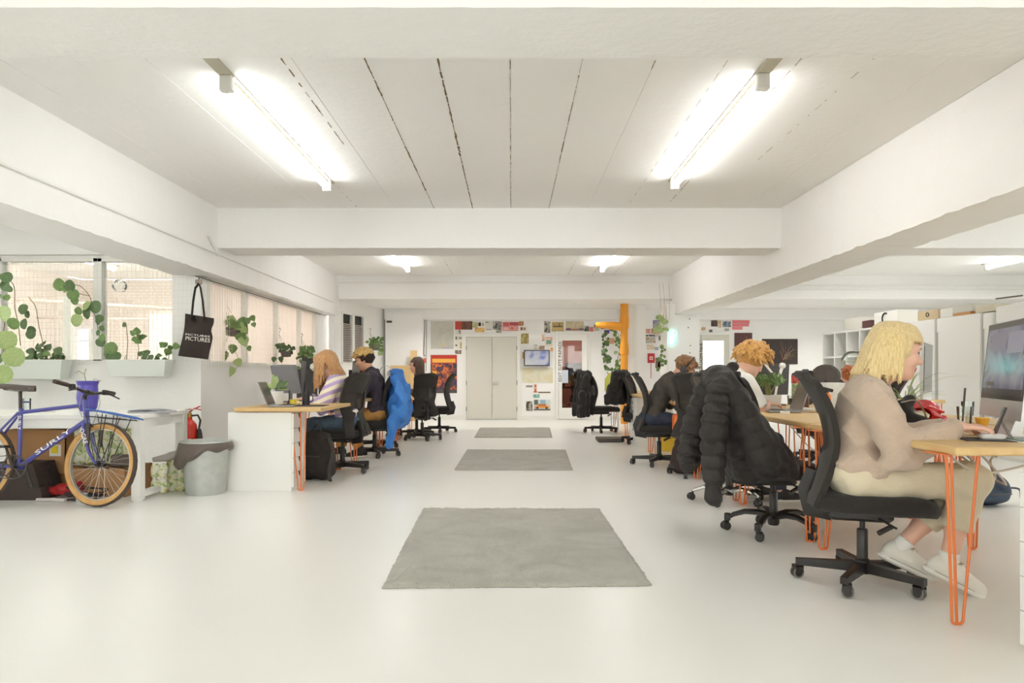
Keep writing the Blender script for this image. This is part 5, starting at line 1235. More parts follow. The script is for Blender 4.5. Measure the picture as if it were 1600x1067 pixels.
# on the table
t = thing('folded_sheet', 'flat grey folder lying on the white table beyond the bicycle rack', 'folder', (at(229, 6.0), 6.1, .713), .05); b = MB(); b.rbox(-.16, .16, -.12, .12, 0, .012, .01); b.build('folder_cover', mat((170, 172, 176), .5), t)
b = MB(); b.sheet(lambda u, v: ((-.15+.30*u, -.11+.22*v, .017+.012*math.sin(u*4)*(u)), (0, 0, 1)), 10, 4, .006); b.build('cloth', mat((132, 132, 138), .7), t)
t = thing('plant_pot', 'purple ceramic plant pot with a wispy seedling on the white table', 'plant pot', (at(137, 6.3), 6.3, .712)); b = MB(); b.lathe([(0, 0), (.055, 0), (.075, .03), (.088, .12), (.082, .19), (.080, .26), (.092, .27), (.088, .255), (.07, .20), (0, .20)], n=24); b.build('pot', mat((84, 74, 168), .3), t)
b = MB(); b.tube([(0, 0, .2), (-.03, 0, .33), (-.02, .01, .38)], .004, 6); b.tube([(-.03, 0, .33), (-.08, 0, .36), (-.11, 0, .34)], .003, 5); b.tube([(.02, 0, .2), (.06, 0, .29), (.12, 0, .27)], .003, 5); b.build('stalk', mat((150, 150, 90), .7), t)
t = thing('glass_cup', 'clear glass cup with a dark band on the white table below the saddle', 'glass', (at(42, 6.4), 6.4, .712)); b = MB(); b.lathe([(0, 0), (.03, 0), (.034, .11), (.031, .11), (.028, .006), (0, .006)], n=16); b.build('cup', TGLASS, t); b = MB(); b.lathe([(.0335, .07), (.034, .085)], n=16, caps=False); b.build('band', mat((70, 76, 110), .5), t)

# ---- metal bin with liner
t = thing('waste_bin', 'galvanised metal waste bin with a dark bin liner beside the drawer unit', 'bin', (-2.68, 6.17, 0))
GALV = nmat('galvanised', [(0.2, (176, 180, 176)), (0.8, (200, 203, 198))], 14, 4, .42, metal=.35, kind='noise')
b = MB(); n = 64; prof = [(0, .004), (.150, .004), (.156, 0), (.160, .02), (.200, .44), (.210, .445), (.214, .455), (.206, .462), (.198, .45), (.155, .02), (0, .02)]
vs = []
for r, z in prof:
    for j in range(n): a = 2*PI*j/n; rr = r+(.0022*math.cos(a*32) if .02 <= z <= .44 and r > .1 else 0); vs.append((rr*math.cos(a), rr*math.sin(a), z))
b.add(vs, [(i*n+j, i*n+(j+1) % n, (i+1)*n+(j+1) % n, (i+1)*n+j) for i in range(len(prof)-1) for j in range(n)]); b.build('bin_body', GALV, t)
def liner(u, v):
    a = 2*PI*u; low = .07+.15*max(0, math.cos(a-PI*1.15))**1.5+.012*math.sin(a*7); z = .448-low*v; r = .214+.012*math.sin(v*3)+(.018*v+.014*math.sin(a*5+v*3)*v)*(.4+.9*max(0, math.cos(a-PI*1.15)))
    r -= .025*max(0, v-.85)/.15
    return (r*math.cos(a), r*math.sin(a), z), (math.cos(a), math.sin(a), 0)
b = MB(); b.sheet(liner, 64, 10, .004); b.build('bin_liner', nmat('bin_liner', [(0, (84, 74, 68)), (1, (112, 100, 92))], 10, 4, .38, .5, 30), t)
# ---- fire extinguisher
t = thing('fire_extinguisher', 'red fire extinguisher with a black horn behind the metal bin', 'fire extinguisher', (GX(296, 6.75), 6.75, 0)); RE = mat((206, 56, 40), .3)
b = MB(); b.lathe([(0, .0), (.068, .0), (.074, .01), (.074, .50), (.066, .56), (.035, .60), (.025, .605), (.025, .63), (0, .63)], n=24); cyl = b.build('cylinder', RE, t)
b = MB(); M = Matrix.Rotation(-PI/2+.1, 4, 'Z')
for (x0, x1, z0, z1, mm) in ((-.0, .045, .30, .42, 0),):
    b.sheet(lambda u, v: ((.0755*math.sin(-.1+.75*u), -.0755*math.cos(-.1+.75*u), .18+.25*v), (math.sin(-.1+.75*u), -math.cos(-.1+.75*u), 0)), 8, 2, .001)
lb_ = b.build('label', mat((232, 206, 190), .6), cyl)
b = MB(); b.sheet(lambda u, v: ((.077*math.sin(-.05+.66*u), -.077*math.cos(-.05+.66*u), .34+.075*v), (math.sin(-.05+.66*u), -math.cos(-.05+.66*u), 0)), 8, 2, .001); b.build('label_panel', mat((36, 32, 32), .6), cyl)
b = MB(); b.tube([(0, 0, .62), (0, 0, .67)], .022, 10); b.build('valve', mat((196, 150, 70), .3, .8), t)
b = MB(); b.tube([(-.03, 0, .655), (.03, 0, .70), (.10, 0, .735)], .011, 8, sq=(1.6, .6)); b.tube([(-.01, 0, .70), (.05, 0, .715), (.11, 0, .70)], .009, 8, sq=(1.6, .6)); b.build('handle', RE, t)
b = MB(); b.tube([(.02, 0, .645), (.08, 0, .65), (.105, 0, .60), (.10, -.02, .52)], .010, 8); b.tube([(.098, -.02, .52), (.105, -.02, .48), (.12, -.02, .24)], [.02, .024, .036], 12); b.build('horn', mat((52, 46, 44), .6), t)
t = thing('hanging_cable', 'pale cable with a metal clip hanging off the end of the white table', 'cable', (TX1+.006, 6.48, 0)); b = MB(); b.tube([(.05, .1, .712), (.03, .05, .724), (.01, 0, .716), (.008, 0, .66), (.0, 0, .30), (.03, -.02, .28)], .006, 6); b.build('cord', mat((206, 200, 190), .5), t)
b = MB(); b.tube([(.03, -.02, .29), (.05, -.03, .25)], .01, 6); b.build('clip', mat((150, 110, 70), .4, .6), t)

# ---- tote bag
t = thing('tote_bag', 'black tote bag with white lettering hanging from the rail', 'bag', (GX(310, 8.1), 8.08, 0)); BAGM = nmat('black_canvas', [(0, (44, 36, 33)), (1, (60, 50, 46))], 20, 3, .9, .3, 200)
def tz(py): return GZ(py, 8.1)
def tx(px): return (px-310)/F*8.1
def bagf(u, v):
    x = (tx(291)*(1-v)+tx(281)*v)*(1-u)+(tx(338)*(1-v)+tx(331)*v)*u+(-.03*math.exp(-((v-.28)/.12)**2)*u**3); z = (tz(490)*(1-u)+tz(498)*u)*(1-v)+(tz(556)*(1-u)+tz(562)*u)*v
    return (x, .02*math.sin(u*7+v*3)*(.3+v)+.02*math.sin(v*5)-.05*u, z), (0, -1, 0)
b = MB(); b.sheet(bagf, 20, 24, .014); b.build('bag_body', BAGM, t)
for (xa_, xb_) in ((302, 307), (323, 315)):
    b = MB(); b.tube([(tx(xa_), -.03, tz(502)), (tx((xa_+xb_)/2), -.02, tz(470)), (tx(xb_-.5), 0, tz(450)), (tx(311), .02, tz(443))], .026, 8, sq=(1, .22)); b.build('strap', BAGM, t)
text('lettering', 'PICTURES', .075, mat((232, 228, 220), .8), t, (tx(293), -.042, tz(531.5)), (PI/2, .10, -.09), .001).scale = (.92, .85, 1)
text('lettering', 'PICTURES', .075, mat((232, 228, 220), .8), t, (tx(293), -.042, tz(524)), (PI/2, .10, -.09), .001).scale = (.92, .42, 1)
b = MB(); b.tube([(tx(311), .02, tz(443)), (tx(311), .02, tz(438)), (XS+.05-GX(310, 8.1), .05, 2.165)], .008, 6); b.rbox(tx(306), tx(315), .0, .04, tz(444), tz(437), .006); b.build('hook', mat((150, 138, 126), .4, .5), t)

# ================================================================= PLANTS
def leaf_mesh(kind='heart'):
    pts = {'heart': [(0, .0), (.05, .28), (.22, .47), (.45, .46), (.70, .30), (.88, .11), (1.0, 0)], 'round': [(0, .04), (.06, .30), (.25, .47), (.5, .5), (.75, .43), (.92, .24), (1.0, .0)], 'slim': [(0, .0), (.12, .10), (.35, .19), (.6, .17), (.82, .09), (1, 0)]}[kind]
    vs = []; fs = []
    for i, (x, w_) in enumerate(pts):
        zz = -.18*x*x
        vs += [(x, -w_, zz+.10*w_), (x, -w_*.5, zz+.02), (x, 0, zz), (x, w_*.5, zz+.02), (x, w_, zz+.10*w_)]
    for i in range(len(pts)-1):
        for k in range(4): a = i*5+k; fs.append((a, a+1, a+6, a+5))
    return vs, fs
LEAFMESH = {}
def leaf_data(kind, m):
    if (kind, m.name) not in LEAFMESH:
        v, f = leaf_mesh(kind); o = mkobj('leaf', v, f, m, None, True, 179); LEAFMESH[(kind, m.name)] = o.data; bpy.data.objects.remove(o)
    return LEAFMESH[(kind, m.name)]
LM = {'d': LEAFD, 'm': LEAFM, 'l': LEAFL}
LR = random.Random(11)
def add_leaf(parent, pos, size, m='m', kind='round', az=None, tilt=None):
    o = bpy.data.objects.new('leaf', leaf_data(kind, LM[m])); C.objects.link(o); o.parent = parent; o.location = pos; o.scale = (size,)*3
    # leaves mostly show their faces to the room (-Y), tips hanging down
    fwd = Vector((math.cos(az), LR.uniform(-.35, .1), math.sin(az))).normalized(); nrm_ = Vector((LR.uniform(-.5, .5), -1, LR.uniform(-.1, .7)))
    nrm_ = (nrm_-fwd*nrm_.dot(fwd)).normalized(); y_ = nrm_.cross(fwd)
    o.rotation_euler = Matrix((fwd, y_, nrm_)).transposed().to_euler(); return o
def joined_leaves(name, parent, items, m):
    b = MB()
    for pos, size, az, kind in items:
        v, f = leaf_mesh(kind); fwd = Vector((math.cos(az), LR.uniform(-.5, .4), math.sin(az))).normalized(); n_ = Vector((LR.uniform(-.6, .6), -1, LR.uniform(-.1, .8))); n_ = (n_-fwd*n_.dot(fwd)).normalized(); y_ = n_.cross(fwd); M = Matrix((fwd, y_, n_)).transposed()
        b.add([M @ (Vector(p)*size)+Vector(pos) for p in v], f)
    return stuff(b.build(name, m, parent, True, 179))
def vine(label, Y, leaves, stems, base, name='trailing_plant', group='trailing plants at the window'):
    t = thing(name, label, 'plant', (0, Y, 0), group=group)
    for (px, py, s, m) in leaves:
        sz = s/F*Y*1.05; a = LR.uniform(-2.4, -.7); c = Vector((GX(px, Y), 0, GZ(py, Y))); add_leaf(t, c-Vector((math.cos(a)*.5*sz, LR.uniform(0, .05), math.sin(a)*.5*sz)), sz, m, 'round', a)
    b = MB()
    for st in stems: b.tube(curve3([(GX(x, Y), .02, GZ(y, Y)) for x, y in st], 4), .0045, 5)
    b.build('stem', STEM, t); return t
def planter(label, x0, x1, y0, y1, Y, plants):
    t = thing('window_planter', label, 'planter', ((GX(x0, Y)+GX(x1, Y))/2, Y, GZ(y1, Y)), group='pale planters hooked on the wire mesh'); hx = (GX(x1, Y)-GX(x0, Y))/2; h = (y1-y0)/F*Y
    b = MB(); vs = [(-hx*.92, -.08, 0), (hx*.92, -.08, 0), (hx*.92, .08, 0), (-hx*.92, .08, 0), (-hx, -.10, h), (hx, -.10, h), (hx, .10, h), (-hx, .10, h), (-hx+.012, -.088, h), (hx-.012, -.088, h), (hx-.012, .088, h), (-hx+.012, .088, h), (-hx+.02, -.08, h-.05), (hx-.02, -.08, h-.05), (hx-.02, .08, h-.05), (-hx+.02, .08, h-.05)]
    fs = [(0,3,2,1)]+[(i, (i+1) % 4, 4+(i+1) % 4, 4+i) for i in range(4)]+[(4+i, 4+(i+1) % 4, 8+(i+1) % 4, 8+i) for i in range(4)]+[(8+i, 8+(i+1) % 4, 12+(i+1) % 4, 12+i) for i in range(4)]+[(12, 13, 14, 15)]
    b.add(vs, fs); b.build('trough', mat((214, 219, 212), .5), t)
    b = MB(); b.box(-hx+.02, hx-.02, -.08, .08, h-.055, h-.045); b.build('soil', mat((86, 72, 60), .95), t)
    b = MB()
    for x in (-hx*.7, hx*.7): b.tube([(x, .10, h-.02), (x, .125, h+.03), (x, .13, h+.06)], .005, 5)
    b.build('hook', STEEL, t)
    for k, (px, py, hh, n, m) in enumerate(plants):
        x = GX(px, Y)-(GX(x0, Y)+GX(x1, Y))/2; top = GZ(py, Y)-GZ(y1, Y); b = MB(); b.tube([(x, 0, h-.05), (x+.02, 0, (h+top)/2), (x, 0, top)], .004, 5); b.build('stem', STEM, t)
        joined_leaves('foliage', t, [((x+LR.uniform(-.05, .05), LR.uniform(-.05, .05), top+LR.uniform(-.04, .04)), LR.uniform(.05, .10), LR.uniform(0, 2*PI), 'heart') for _ in range(n)], LM[m])
    return t
YP = 8.1
planter('pale window planter with low green plants, above the bicycle saddle', -12, 105, 562, 592, YP, [(55, 553, 0, 9, 'd'), (66, 548, 0, 7, 'd'), (78, 556, 0, 6, 'm'), (88, 557, 0, 7, 'd'), (99, 553, 0, 3, 'd'), (40, 558, 0, 4, 'd'), (20, 556, 0, 5, 'd'), (62, 543, 0, 3, 'd')])
planter('pale window planter with two spindly stems, beyond the purple pot', 172, 265, 562, 588, YP, [(214, 528, 0, 9, 'm'), (222, 556, 0, 4, 'd'), (228, 557, 0, 4, 'd'), (262, 542, 0, 7, 'm'), (245, 558, 0, 5, 'd'), (197, 505, 0, 1, 'd')])
vine('vine with round leaves climbing the wire mesh out of the spindly planter', YP-.05, [(97, 446, 19, 'm'), (112, 447, 17, 'd'), (117, 461, 17, 'm'), (117, 470, 13, 'm'), (103, 453, 9, 'l'), (138, 478, 15, 'l'), (152, 480, 19, 'd'), (138, 490, 17, 'd'), (125, 486, 12, 'm'), (124, 501, 19, 'l'), (158, 498, 12, 'd'), (153, 502, 11, 'd'), (161, 513, 9, 'd'), (154, 520, 9, 'd'), (163, 528, 12, 'm'), (160, 535, 14, 'd'), (177, 544, 18, 'm'), (178, 558, 20, 'd'), (170, 552, 14, 'm'), (184, 556, 12, 'm')], [[(100, 446), (122, 446), (138, 462), (143, 480), (150, 505), (155, 528), (168, 548), (182, 560)], [(120, 458), (137, 462)], [(128, 487), (138, 480)]], None)
vine('vine with large light round leaves hanging closest to the bicycle saddle', 6.9, [(15, 434, 17, 'd'), (8, 447, 16, 'd'), (18, 452, 10, 'd'), (12, 465, 10, 'm'), (2, 464, 9, 'm'), (8, 490, 24, 'l'), (22, 506, 18, 'm'), (14, 532, 29, 'l'), (25, 558, 29, 'l'), (10, 585, 28, 'l'), (0, 560, 15, 'd'), (-4, 440, 14, 'd')], [[(-6, 425), (10, 436), (20, 448), (21, 480), (26, 505), (30, 540)], [(-8, 480), (5, 500), (1, 530), (5, 560), (8, 590)]], None)
vine('thin vine with slim dark leaves growing out of the low planter', YP-.05, [(42, 484, 16, 'd'), (47, 492, 11, 'd'), (43, 507, 16, 'd'), (50, 517, 14, 'd'), (50, 523, 14, 'd')], [[(43, 464), (54, 480), (59, 510), (66, 540), (70, 560)]], None)
def hanging_plant(label, px, py, Y, r, hook, nleaf, lsz, trails, potc=(96, 86, 80), m='m', big=False):
    t = thing('hanging_plant', label, 'hanging plant', (GX(px, Y), Y, GZ(py, Y)), group='hanging pots along the side window'); s = Y/F
    b = MB(); b.lathe([(0, -r*.75), (r*.62, -r*.75), (r*.70, -r*.7), (r*.98, .25*r), (r*1.06, .25*r), (r*1.06, .36*r), (r*.92, .36*r), (r*.85, .1*r), (0, .1*r)], n=20); b.build('pot', mat(potc, .6), t)
    hx, hy = hook; h = Vector(((hx-px)*s, 0, (py-hy)*s)); b = MB()
    for a in (0, 2.1, 4.2): b.tube([(r*math.cos(a), r*math.sin(a), r*.3), h], .0022, 4)
    b.build('hanger', mat((120, 108, 96), .6), t); b = MB(); b.tube([h, h+Vector((0, 0, .03)), h+Vector((.02, .02, .07)), h+Vector((-.0, .04, .10)), h+Vector((-.02, .05, .08))], .004, 6); b.build('hook', mat((120, 112, 104), .5), t)
    if big:
        for _ in range(nleaf):
            a = LR.uniform(0, 2*PI); p = Vector((LR.uniform(-1.2, 1.6)*r, LR.uniform(-1, .4)*r, LR.uniform(.1, 2.1)*r)); add_leaf(t, p, lsz*LR.uniform(.7, 1.15), LR.choice('mml'), 'heart', LR.uniform(-PI, .3))
    else: joined_leaves('foliage', t, [((LR.uniform(-1.3, 1.3)*r, LR.uniform(-1.2, 1)*r, LR.uniform(-.2, 1.9)*r), lsz*LR.uniform(.7, 1.2), LR.uniform(-PI, PI), 'heart') for _ in range(nleaf)], LM[m])
    b = MB(); last = None
    for st in trails: b.tube(curve3([((x-px)*s, -.03, (py-y)*s) for x, y, *_ in st], 3), .0028, 5)
    if trails: b.build('stem', STEM, t)
    for st in trails:
        for q in st:
            if len(q) > 2: sz = q[2]*s*1.05; a = LR.uniform(-2.2, -1.0); c = Vector(((q[0]-px)*s, -.05, (py-q[1])*s)); add_leaf(t, c-Vector((math.cos(a)*.5*sz, 0, math.sin(a)*.5*sz)), sz, q[3], 'heart', a)
    return t
hanging_plant('green trailing plant in a dark pot hanging beside the tote bag', 366, 517, 9.2, .095, (352, 474), 22, .115, [[(356, 515), (346, 525), (344, 534, 19, 'l'), (352, 558, 19, 'm')], [(372, 520), (380, 528, 18, 'm'), (384, 534, 17, 'l'), (392, 545, 9, 'm')], [(360, 520), (352, 545), (366, 546, 15, 'm'), (375, 567, 14, 'l'), (363, 581, 16, 'l'), (345, 580)], [(375, 510), (390, 502, 10, 'm'), (397, 498, 10, 'm'), (399, 508, 8, 'm')]], (104, 92, 88), big=True)
hanging_plant('dusty green plant in a small dark pot hanging above the grey monitor', 446, 552, 10.6, .075, (436, 522), 34, .062, [[(440, 552), (441, 562, 10, 'd')], [(432, 552), (430, 562, 9, 'd')]], (98, 86, 82), 'd')
hanging_plant('bright green trailing plant hanging above the woman in the striped sweater', 479, 560, 11.4, .085, (471, 530), 54, .072, [[(472, 565), (466, 578, 12, 'm'), (472, 590, 14, 'l'), (476, 600)], [(485, 562), (478, 575), (476, 590, 12, 'm')]], (88, 76, 70), 'm')
hanging_plant('small green plant hanging on the far corner wall above the denim jacket man', 587, 542, 14.2, .09, (578, 520), 44, .08, [[(592, 540), (596, 548, 9, 'm'), (594, 553, 8, 'l')]], (120, 108, 100), 'm')
def wall_vine(label, Y, pts, n, sz, m, name='trailing_plant'):
    t = thing(name, label, 'plant', (0, Y, 0), group='vines near the orange pipe'); P_ = curve3([(GX(x, Y), 0, GZ(y, Y)) for x, y in pts], 6); b = MB(); b.tube(P_, .005, 5); b.build('stem', STEM, t)
    joined_leaves('foliage', t, [(Vector(P_[LR.randrange(len(P_))])+Vector((LR.uniform(-.07, .07), LR.uniform(-.04, .04), LR.uniform(-.05, .05))), sz*LR.uniform(.7, 1.2), LR.uniform(-2.6, -.5), 'round') for _ in range(n)], LM[m]); return t
wall_vine('dense dark vine hanging down the wall between glazed door and orange pipe', 15.6, [(945, 522), (948, 535), (947, 550), (949, 560), (947, 570), (955, 578)], 46, .085, 'd')
wall_vine('leafy vine hanging right beside the orange pipe', 15.3, [(958, 512), (967, 525), (968, 545), (965, 562), (967, 580), (962, 600)], 40, .085, 'm')
wall_vine('light green vine on the white column beside the red call point', 13.6, [(1036, 490), (1037, 503), (1034, 515)], 14, .10, 'l'); wall_vine('slender vine below the cyan neon sign', 13.6, [(1036, 540), (1033, 552), (1034, 565), (1030, 578)], 18, .075, 'm')
# ================================================================= POSTERS AND CARDS ON THE BACK WALLS
_pc = [0]
def printmat(cols, scale=9, kind='noise', interp='CONSTANT', stretch=(1, 1, 1), dist=.8):
    _pc[0] += 1; n = len(cols); st = [(.30+.42*i/max(1, n), c) for i, c in enumerate(cols)]; st[0] = (0, cols[0])
    return nmat('print_%d' % _pc[0], st, scale, 3, .6, 0, None, stretch, interp=interp, dist=dist, kind=kind)
def pic(label, px0, py0, px1, py1, cols, Y=YB, scale=9, name='postcard', cat='postcard', group='cards on the back wall', th=.006, marks=(), stretch=(1, 1, 1), kind='noise', interp='CONSTANT'):
    x0, x1 = GX(px0, Y), GX(px1, Y); z1, z0 = GZ(py0, Y), GZ(py1, Y)
    m = printmat(cols, scale, kind, interp, stretch) if len(cols) > 1 else mat(cols[0], .7)
    o = MB().box(-(x1-x0)/2, (x1-x0)/2, -th, 0, 0, z1-z0).build(name, m, None); o.location = ((x0+x1)/2, Y-.002, z0); tag(o, label, cat, group)
    for k_, (u0, v0, u1, v1, c) in enumerate(marks):
        W, Hh = x1-x0, z1-z0; b = MB(); b.box(-W/2+u0*W, -W/2+u1*W, -th-.0015*(k_+1), -th, v0*Hh, v1*Hh); b.build('printed_block', mat(c, .7), o)
    return o
K = (44, 40, 38); W_ = (232, 228, 216); R_ = (190, 66, 54); Y_ = (222, 182, 100); G_ = (110, 120, 92); P_k = (222, 140, 140); B_ = (120, 134, 160); BR = (120, 84, 60); GY = (160, 156, 146)
# over the double door
pic('plain red card above the double door, start of the strip', 711, 502, 721, 515, [(196, 78, 62)])
pic('dark brown picture with a round motif next to the plain red card', 721, 502, 738, 515, [(92, 62, 48), (130, 86, 66), (60, 46, 40)], scale=14)
pic('green striped card in the strip above the double door', 738, 503, 747, 512, [(168, 170, 120), (206, 204, 168)], scale=20)
pic('white card with a black oval above the double door', 747, 502, 757, 512, [W_], marks=[(.05, .25, .45, .8, K), (.6, .3, .9, .7, GY)])
pic('orange and yellow card hanging below the white card with the oval', 742, 512, 757, 519, [(232, 196, 122), (220, 162, 96)], scale=16)
pic('white card with a grey heading above the double door', 758, 502, 769, 516, [(222, 218, 206)], marks=[(.05, .82, .5, .97, GY), (.15, .05, .9, .14, GY)])
pic('black and white photo of two figures above the double door', 770, 502, 784, 515, [(60, 54, 50), (150, 146, 138), (206, 202, 192)], scale=12)
pic('small grey card right under the black and white photo', 775, 515, 784, 520, [(150, 146, 138), (206, 202, 192)], scale=22)
pic('large pink poster grid above the double door', 785, 503, 810, 517, [(214, 142, 138)], cat='poster', marks=[(.06, .55, .40, .92, (200, 96, 92)), (.46, .62, .98, .95, (178, 82, 84)), (.06, .1, .4, .4, (232, 190, 184)), (.48, .16, .72, .5, (232, 190, 184)), (.52, .2, .68, .42, (186, 88, 88)), (.76, .1, .96, .5, (222, 160, 154))])
pic('brown and pink card at the end of the strip above the double door', 810, 502, 818, 509, [(176, 120, 90), (206, 160, 130)], scale=14)
pic('cream card with two brown blobs right of the pink poster grid', 812, 510, 824, 517, [W_], marks=[(.1, .15, .4, .8, (130, 96, 78)), (.5, .2, .75, .75, (150, 110, 90))])
# left side column
pic('dark green and white card left of the double door, uppermost of its column', 711, 516, 721, 523, [(224, 220, 210), (60, 72, 62)], scale=6)
pic('white card with grey figures left of the double door', 711, 525, 722, 533, [W_], marks=[(.05, .3, .3, .9, (120, 112, 110)), (.5, .4, .95, .8, GY)])
pic('white card with a yellow stripe left of the double door', 711, 534, 722, 545, [W_], marks=[(.7, .05, .95, .9, (196, 178, 120)), (.05, .4, .3, .6, K)])
pic('small brown landscape card left of the double door, lowest of its column', 711, 547, 721, 553, [(128, 112, 98), (196, 188, 176)], scale=12)
pic('pale grey green map with a faint yellow patch above the film poster', 673, 502, 709, 545, [(186, 188, 174), (196, 196, 184), (204, 202, 190)], scale=4, name='wall_map', cat='map', interp='LINEAR', marks=[(.45, .06, .58, .22, (214, 196, 150)), (.5, .0, .85, .06, (190, 184, 196))])
# film poster: plain generic stand-in of the same size and colours
o = pic('large red and purple film poster on the back wall left of the double door', 673, 554.5, 714, 614, [(84, 62, 92), (60, 50, 66), (150, 76, 58), (214, 116, 60), (52, 44, 50)], scale=7, name='film_poster', cat='poster', group=None, marks=[(0, .78, 1, 1, (196, 62, 46)), (.06, .80, .94, .90, (238, 182, 78)), (0, 0, 1, .09, (86, 80, 84)), (0, .09, .025, .78, (60, 40, 44)), (.08, .42, .22, .58, (226, 180, 66))])
# between the doors
pic('olive green card right of the double door', 814, 521, 826, 537, [(196, 176, 116), (156, 138, 80), (212, 196, 146)], scale=8)
pic('tall black and white photo strip between the doors', 850, 502, 860, 520, [(70, 62, 58), (170, 164, 154), (210, 206, 196)], scale=14)
pic('sepia framed photo of a field, above the glazed door', 862, 503, 881, 518, [(206, 182, 126)], marks=[(.08, .5, .92, .92, (180, 160, 112)), (.1, .46, .9, .56, (74, 62, 50)), (.60, .56, .66, .86, (84, 70, 56))])
pic('wide pale picture with a coloured lower edge above the glazed door', 884, 502, 912, 516, [(206, 196, 166), (192, 180, 150)], scale=8, marks=[(0, .0, .3, .22, (130, 90, 120)), (.34, .0, .7, .16, (196, 120, 90)), (.72, 0, 1, .2, (120, 110, 120))])
pic('dark card with a white flower near the end of the glazed door', 913, 509, 920, 518, [(50, 56, 48), (190, 190, 176)], scale=18)
pic('round pink paper heart beside the dark flower card', 921, 511, 927, 518, [(226, 132, 136)])
pic('olive and cream card pair left of the orange pipe branch', 928, 507, 936, 517, [(216, 206, 176), (150, 138, 96)], scale=16)
pic('black banner card under the orange pipe branch', 939, 509, 952, 514, [(52, 46, 44)])
pic('violet heart shaped sticker under the black banner card', 944, 515.5, 952, 521, [(96, 72, 150)])
pic('red and cream card behind the vine beside the orange pipe', 948, 528, 960, 537, [(214, 150, 124), (228, 190, 160)], scale=16)
pic('red tower card between the screen and the glazed door', 847, 523, 851, 533, [(214, 130, 110), W_], scale=30)
pic('white card with an orange frame between the screen and the glazed door', 852, 527, 863, 541, [(228, 214, 196)], marks=[(.0, .9, 1, 1, (226, 150, 110)), (.15, .25, .85, .7, (126, 166, 150)), (.8, .7, 1, 1, (226, 150, 110))])
pic('orange and green card at the upper corner of the screen', 860, 543, 864, 549, [(232, 170, 110)])
pic('brown photo of a group just above the screen', 842, 540, 851, 546, [(160, 130, 110), (206, 186, 166)], scale=20)
pic('grey text card left above the screen', 834, 538, 840, 546, [(226, 222, 210)], marks=[(.1, .1, .9, .2, GY), (.1, .8, .9, .9, GY)])
pic('orange card peeking out beside the screen', 816, 550, 821, 560, [(218, 160, 92)])
pic('large pale sheet of notes below the wall screen', 816, 575, 864, 598, [(210, 208, 192), (220, 216, 196), (216, 206, 170)], scale=5, cat='poster', interp='LINEAR')
pic('red clock tower picture below the wall screen', 833, 600, 840, 613, [W_], marks=[(.3, .05, .7, .95, (206, 90, 62)), (.4, .45, .6, .6, (232, 220, 200)), (.1, 0, .9, .12, (190, 80, 60))])
pic('thin brown shelf edge card beside the clock tower picture', 841, 612, 860, 614, [(132, 104, 92)])
pic('small grey photo strip left of the clock tower picture', 822, 602, 832, 605, [(150, 146, 140)])
pic('small teal sea postcard below the clock tower picture', 833, 616, 843, 621.5, [(126, 170, 160), (206, 214, 200)], scale=10)
pic('black and white photo left of the taxi picture', 822, 627, 832, 642, [(70, 66, 60), (160, 156, 140), (214, 210, 200)], scale=7)
pic('picture of an orange car on a street, lowest on the wall between the doors', 834, 624.5, 860, 641, [(206, 214, 210)], cat='picture', marks=[(.05, .22, .95, .42, (226, 150, 70)), (.25, .42, .75, .6, (206, 120, 60)), (.15, .16, .28, .3, K), (.7, .16, .83, .3, K), (0, 0, 1, .14, (110, 104, 98)), (.4, .62, .7, 1, (150, 190, 206)), (.02, .55, .25, 1, (96, 110, 104))])
# wall beyond the pillar
for lb, a in (('lilac round print on the narrow wall beyond the pillar', (1020, 500, 1031, 512, [(170, 166, 180), (130, 126, 146)])), ('red lettered card on the narrow wall', (1008, 514, 1016, 521, [(214, 170, 150), (196, 96, 80)])), ('wide brown patterned card on the narrow wall', (1018, 513, 1036, 522, [(206, 176, 150), (160, 110, 86)])), ('row of small dark prints on the narrow wall', (1008, 523, 1028, 525.5, [(70, 66, 62), (210, 206, 196)])), ('grey and brown card on the narrow wall', (1009, 527, 1024, 536, [(196, 192, 184), (186, 150, 110)])), ('grey photo beside the slender vine', (1029, 524, 1036, 532, [(120, 116, 106), (180, 176, 160)])), ('small yellow lettered card on the narrow wall', (1011, 539, 1022, 546, [(226, 214, 190), (206, 160, 90)])), ('small blue card on the narrow wall', (1023, 542, 1029, 547, [(170, 176, 190)])), ('yellow card partly behind the slender vine', (1034, 551, 1041, 561, [(216, 208, 110)])), ('brown square photo below the red call point sign', (1024, 559, 1032, 575, [(140, 118, 100), (90, 78, 70), (190, 180, 166)])), ('dark photo behind the headphone man', (1028, 566, 1036, 576, [(104, 96, 86), (160, 150, 136)]))):
    pic(lb, *a[:4], a[4], Y=YB-.003 if a[0] < 1037 else YB, scale=14)
t = thing('call_point_sign', 'red fire call point sign with a white square on the narrow wall', 'sign', (GX(1017.5, 15.9), 15.9, GZ(567, 15.9))); s = 15.9/F
b = MB(); b.box(-5.5*s, 5.5*s, .0, .02, 0, 15*s); b.build('sign_plate', mat((196, 54, 52), .5), t); b = MB(); b.box(-2.4*s, 2.4*s, -.004, 0, 5*s, 10*s); b.build('white_square', mat((240, 226, 220), .6), t); b = MB(); b.box(-1.2*s, 1.2*s, -.006, -.004, 6.2*s, 8.8*s); b.build('red_square', mat((206, 70, 66), .6), t); b = MB(); b.tube([(0, .03, 0), (0, .03, -.35)], .008, 6); b.box(-.03, .03, .0, .3, .1, .12); b.build('bracket', mat((190, 80, 76), .5), t)
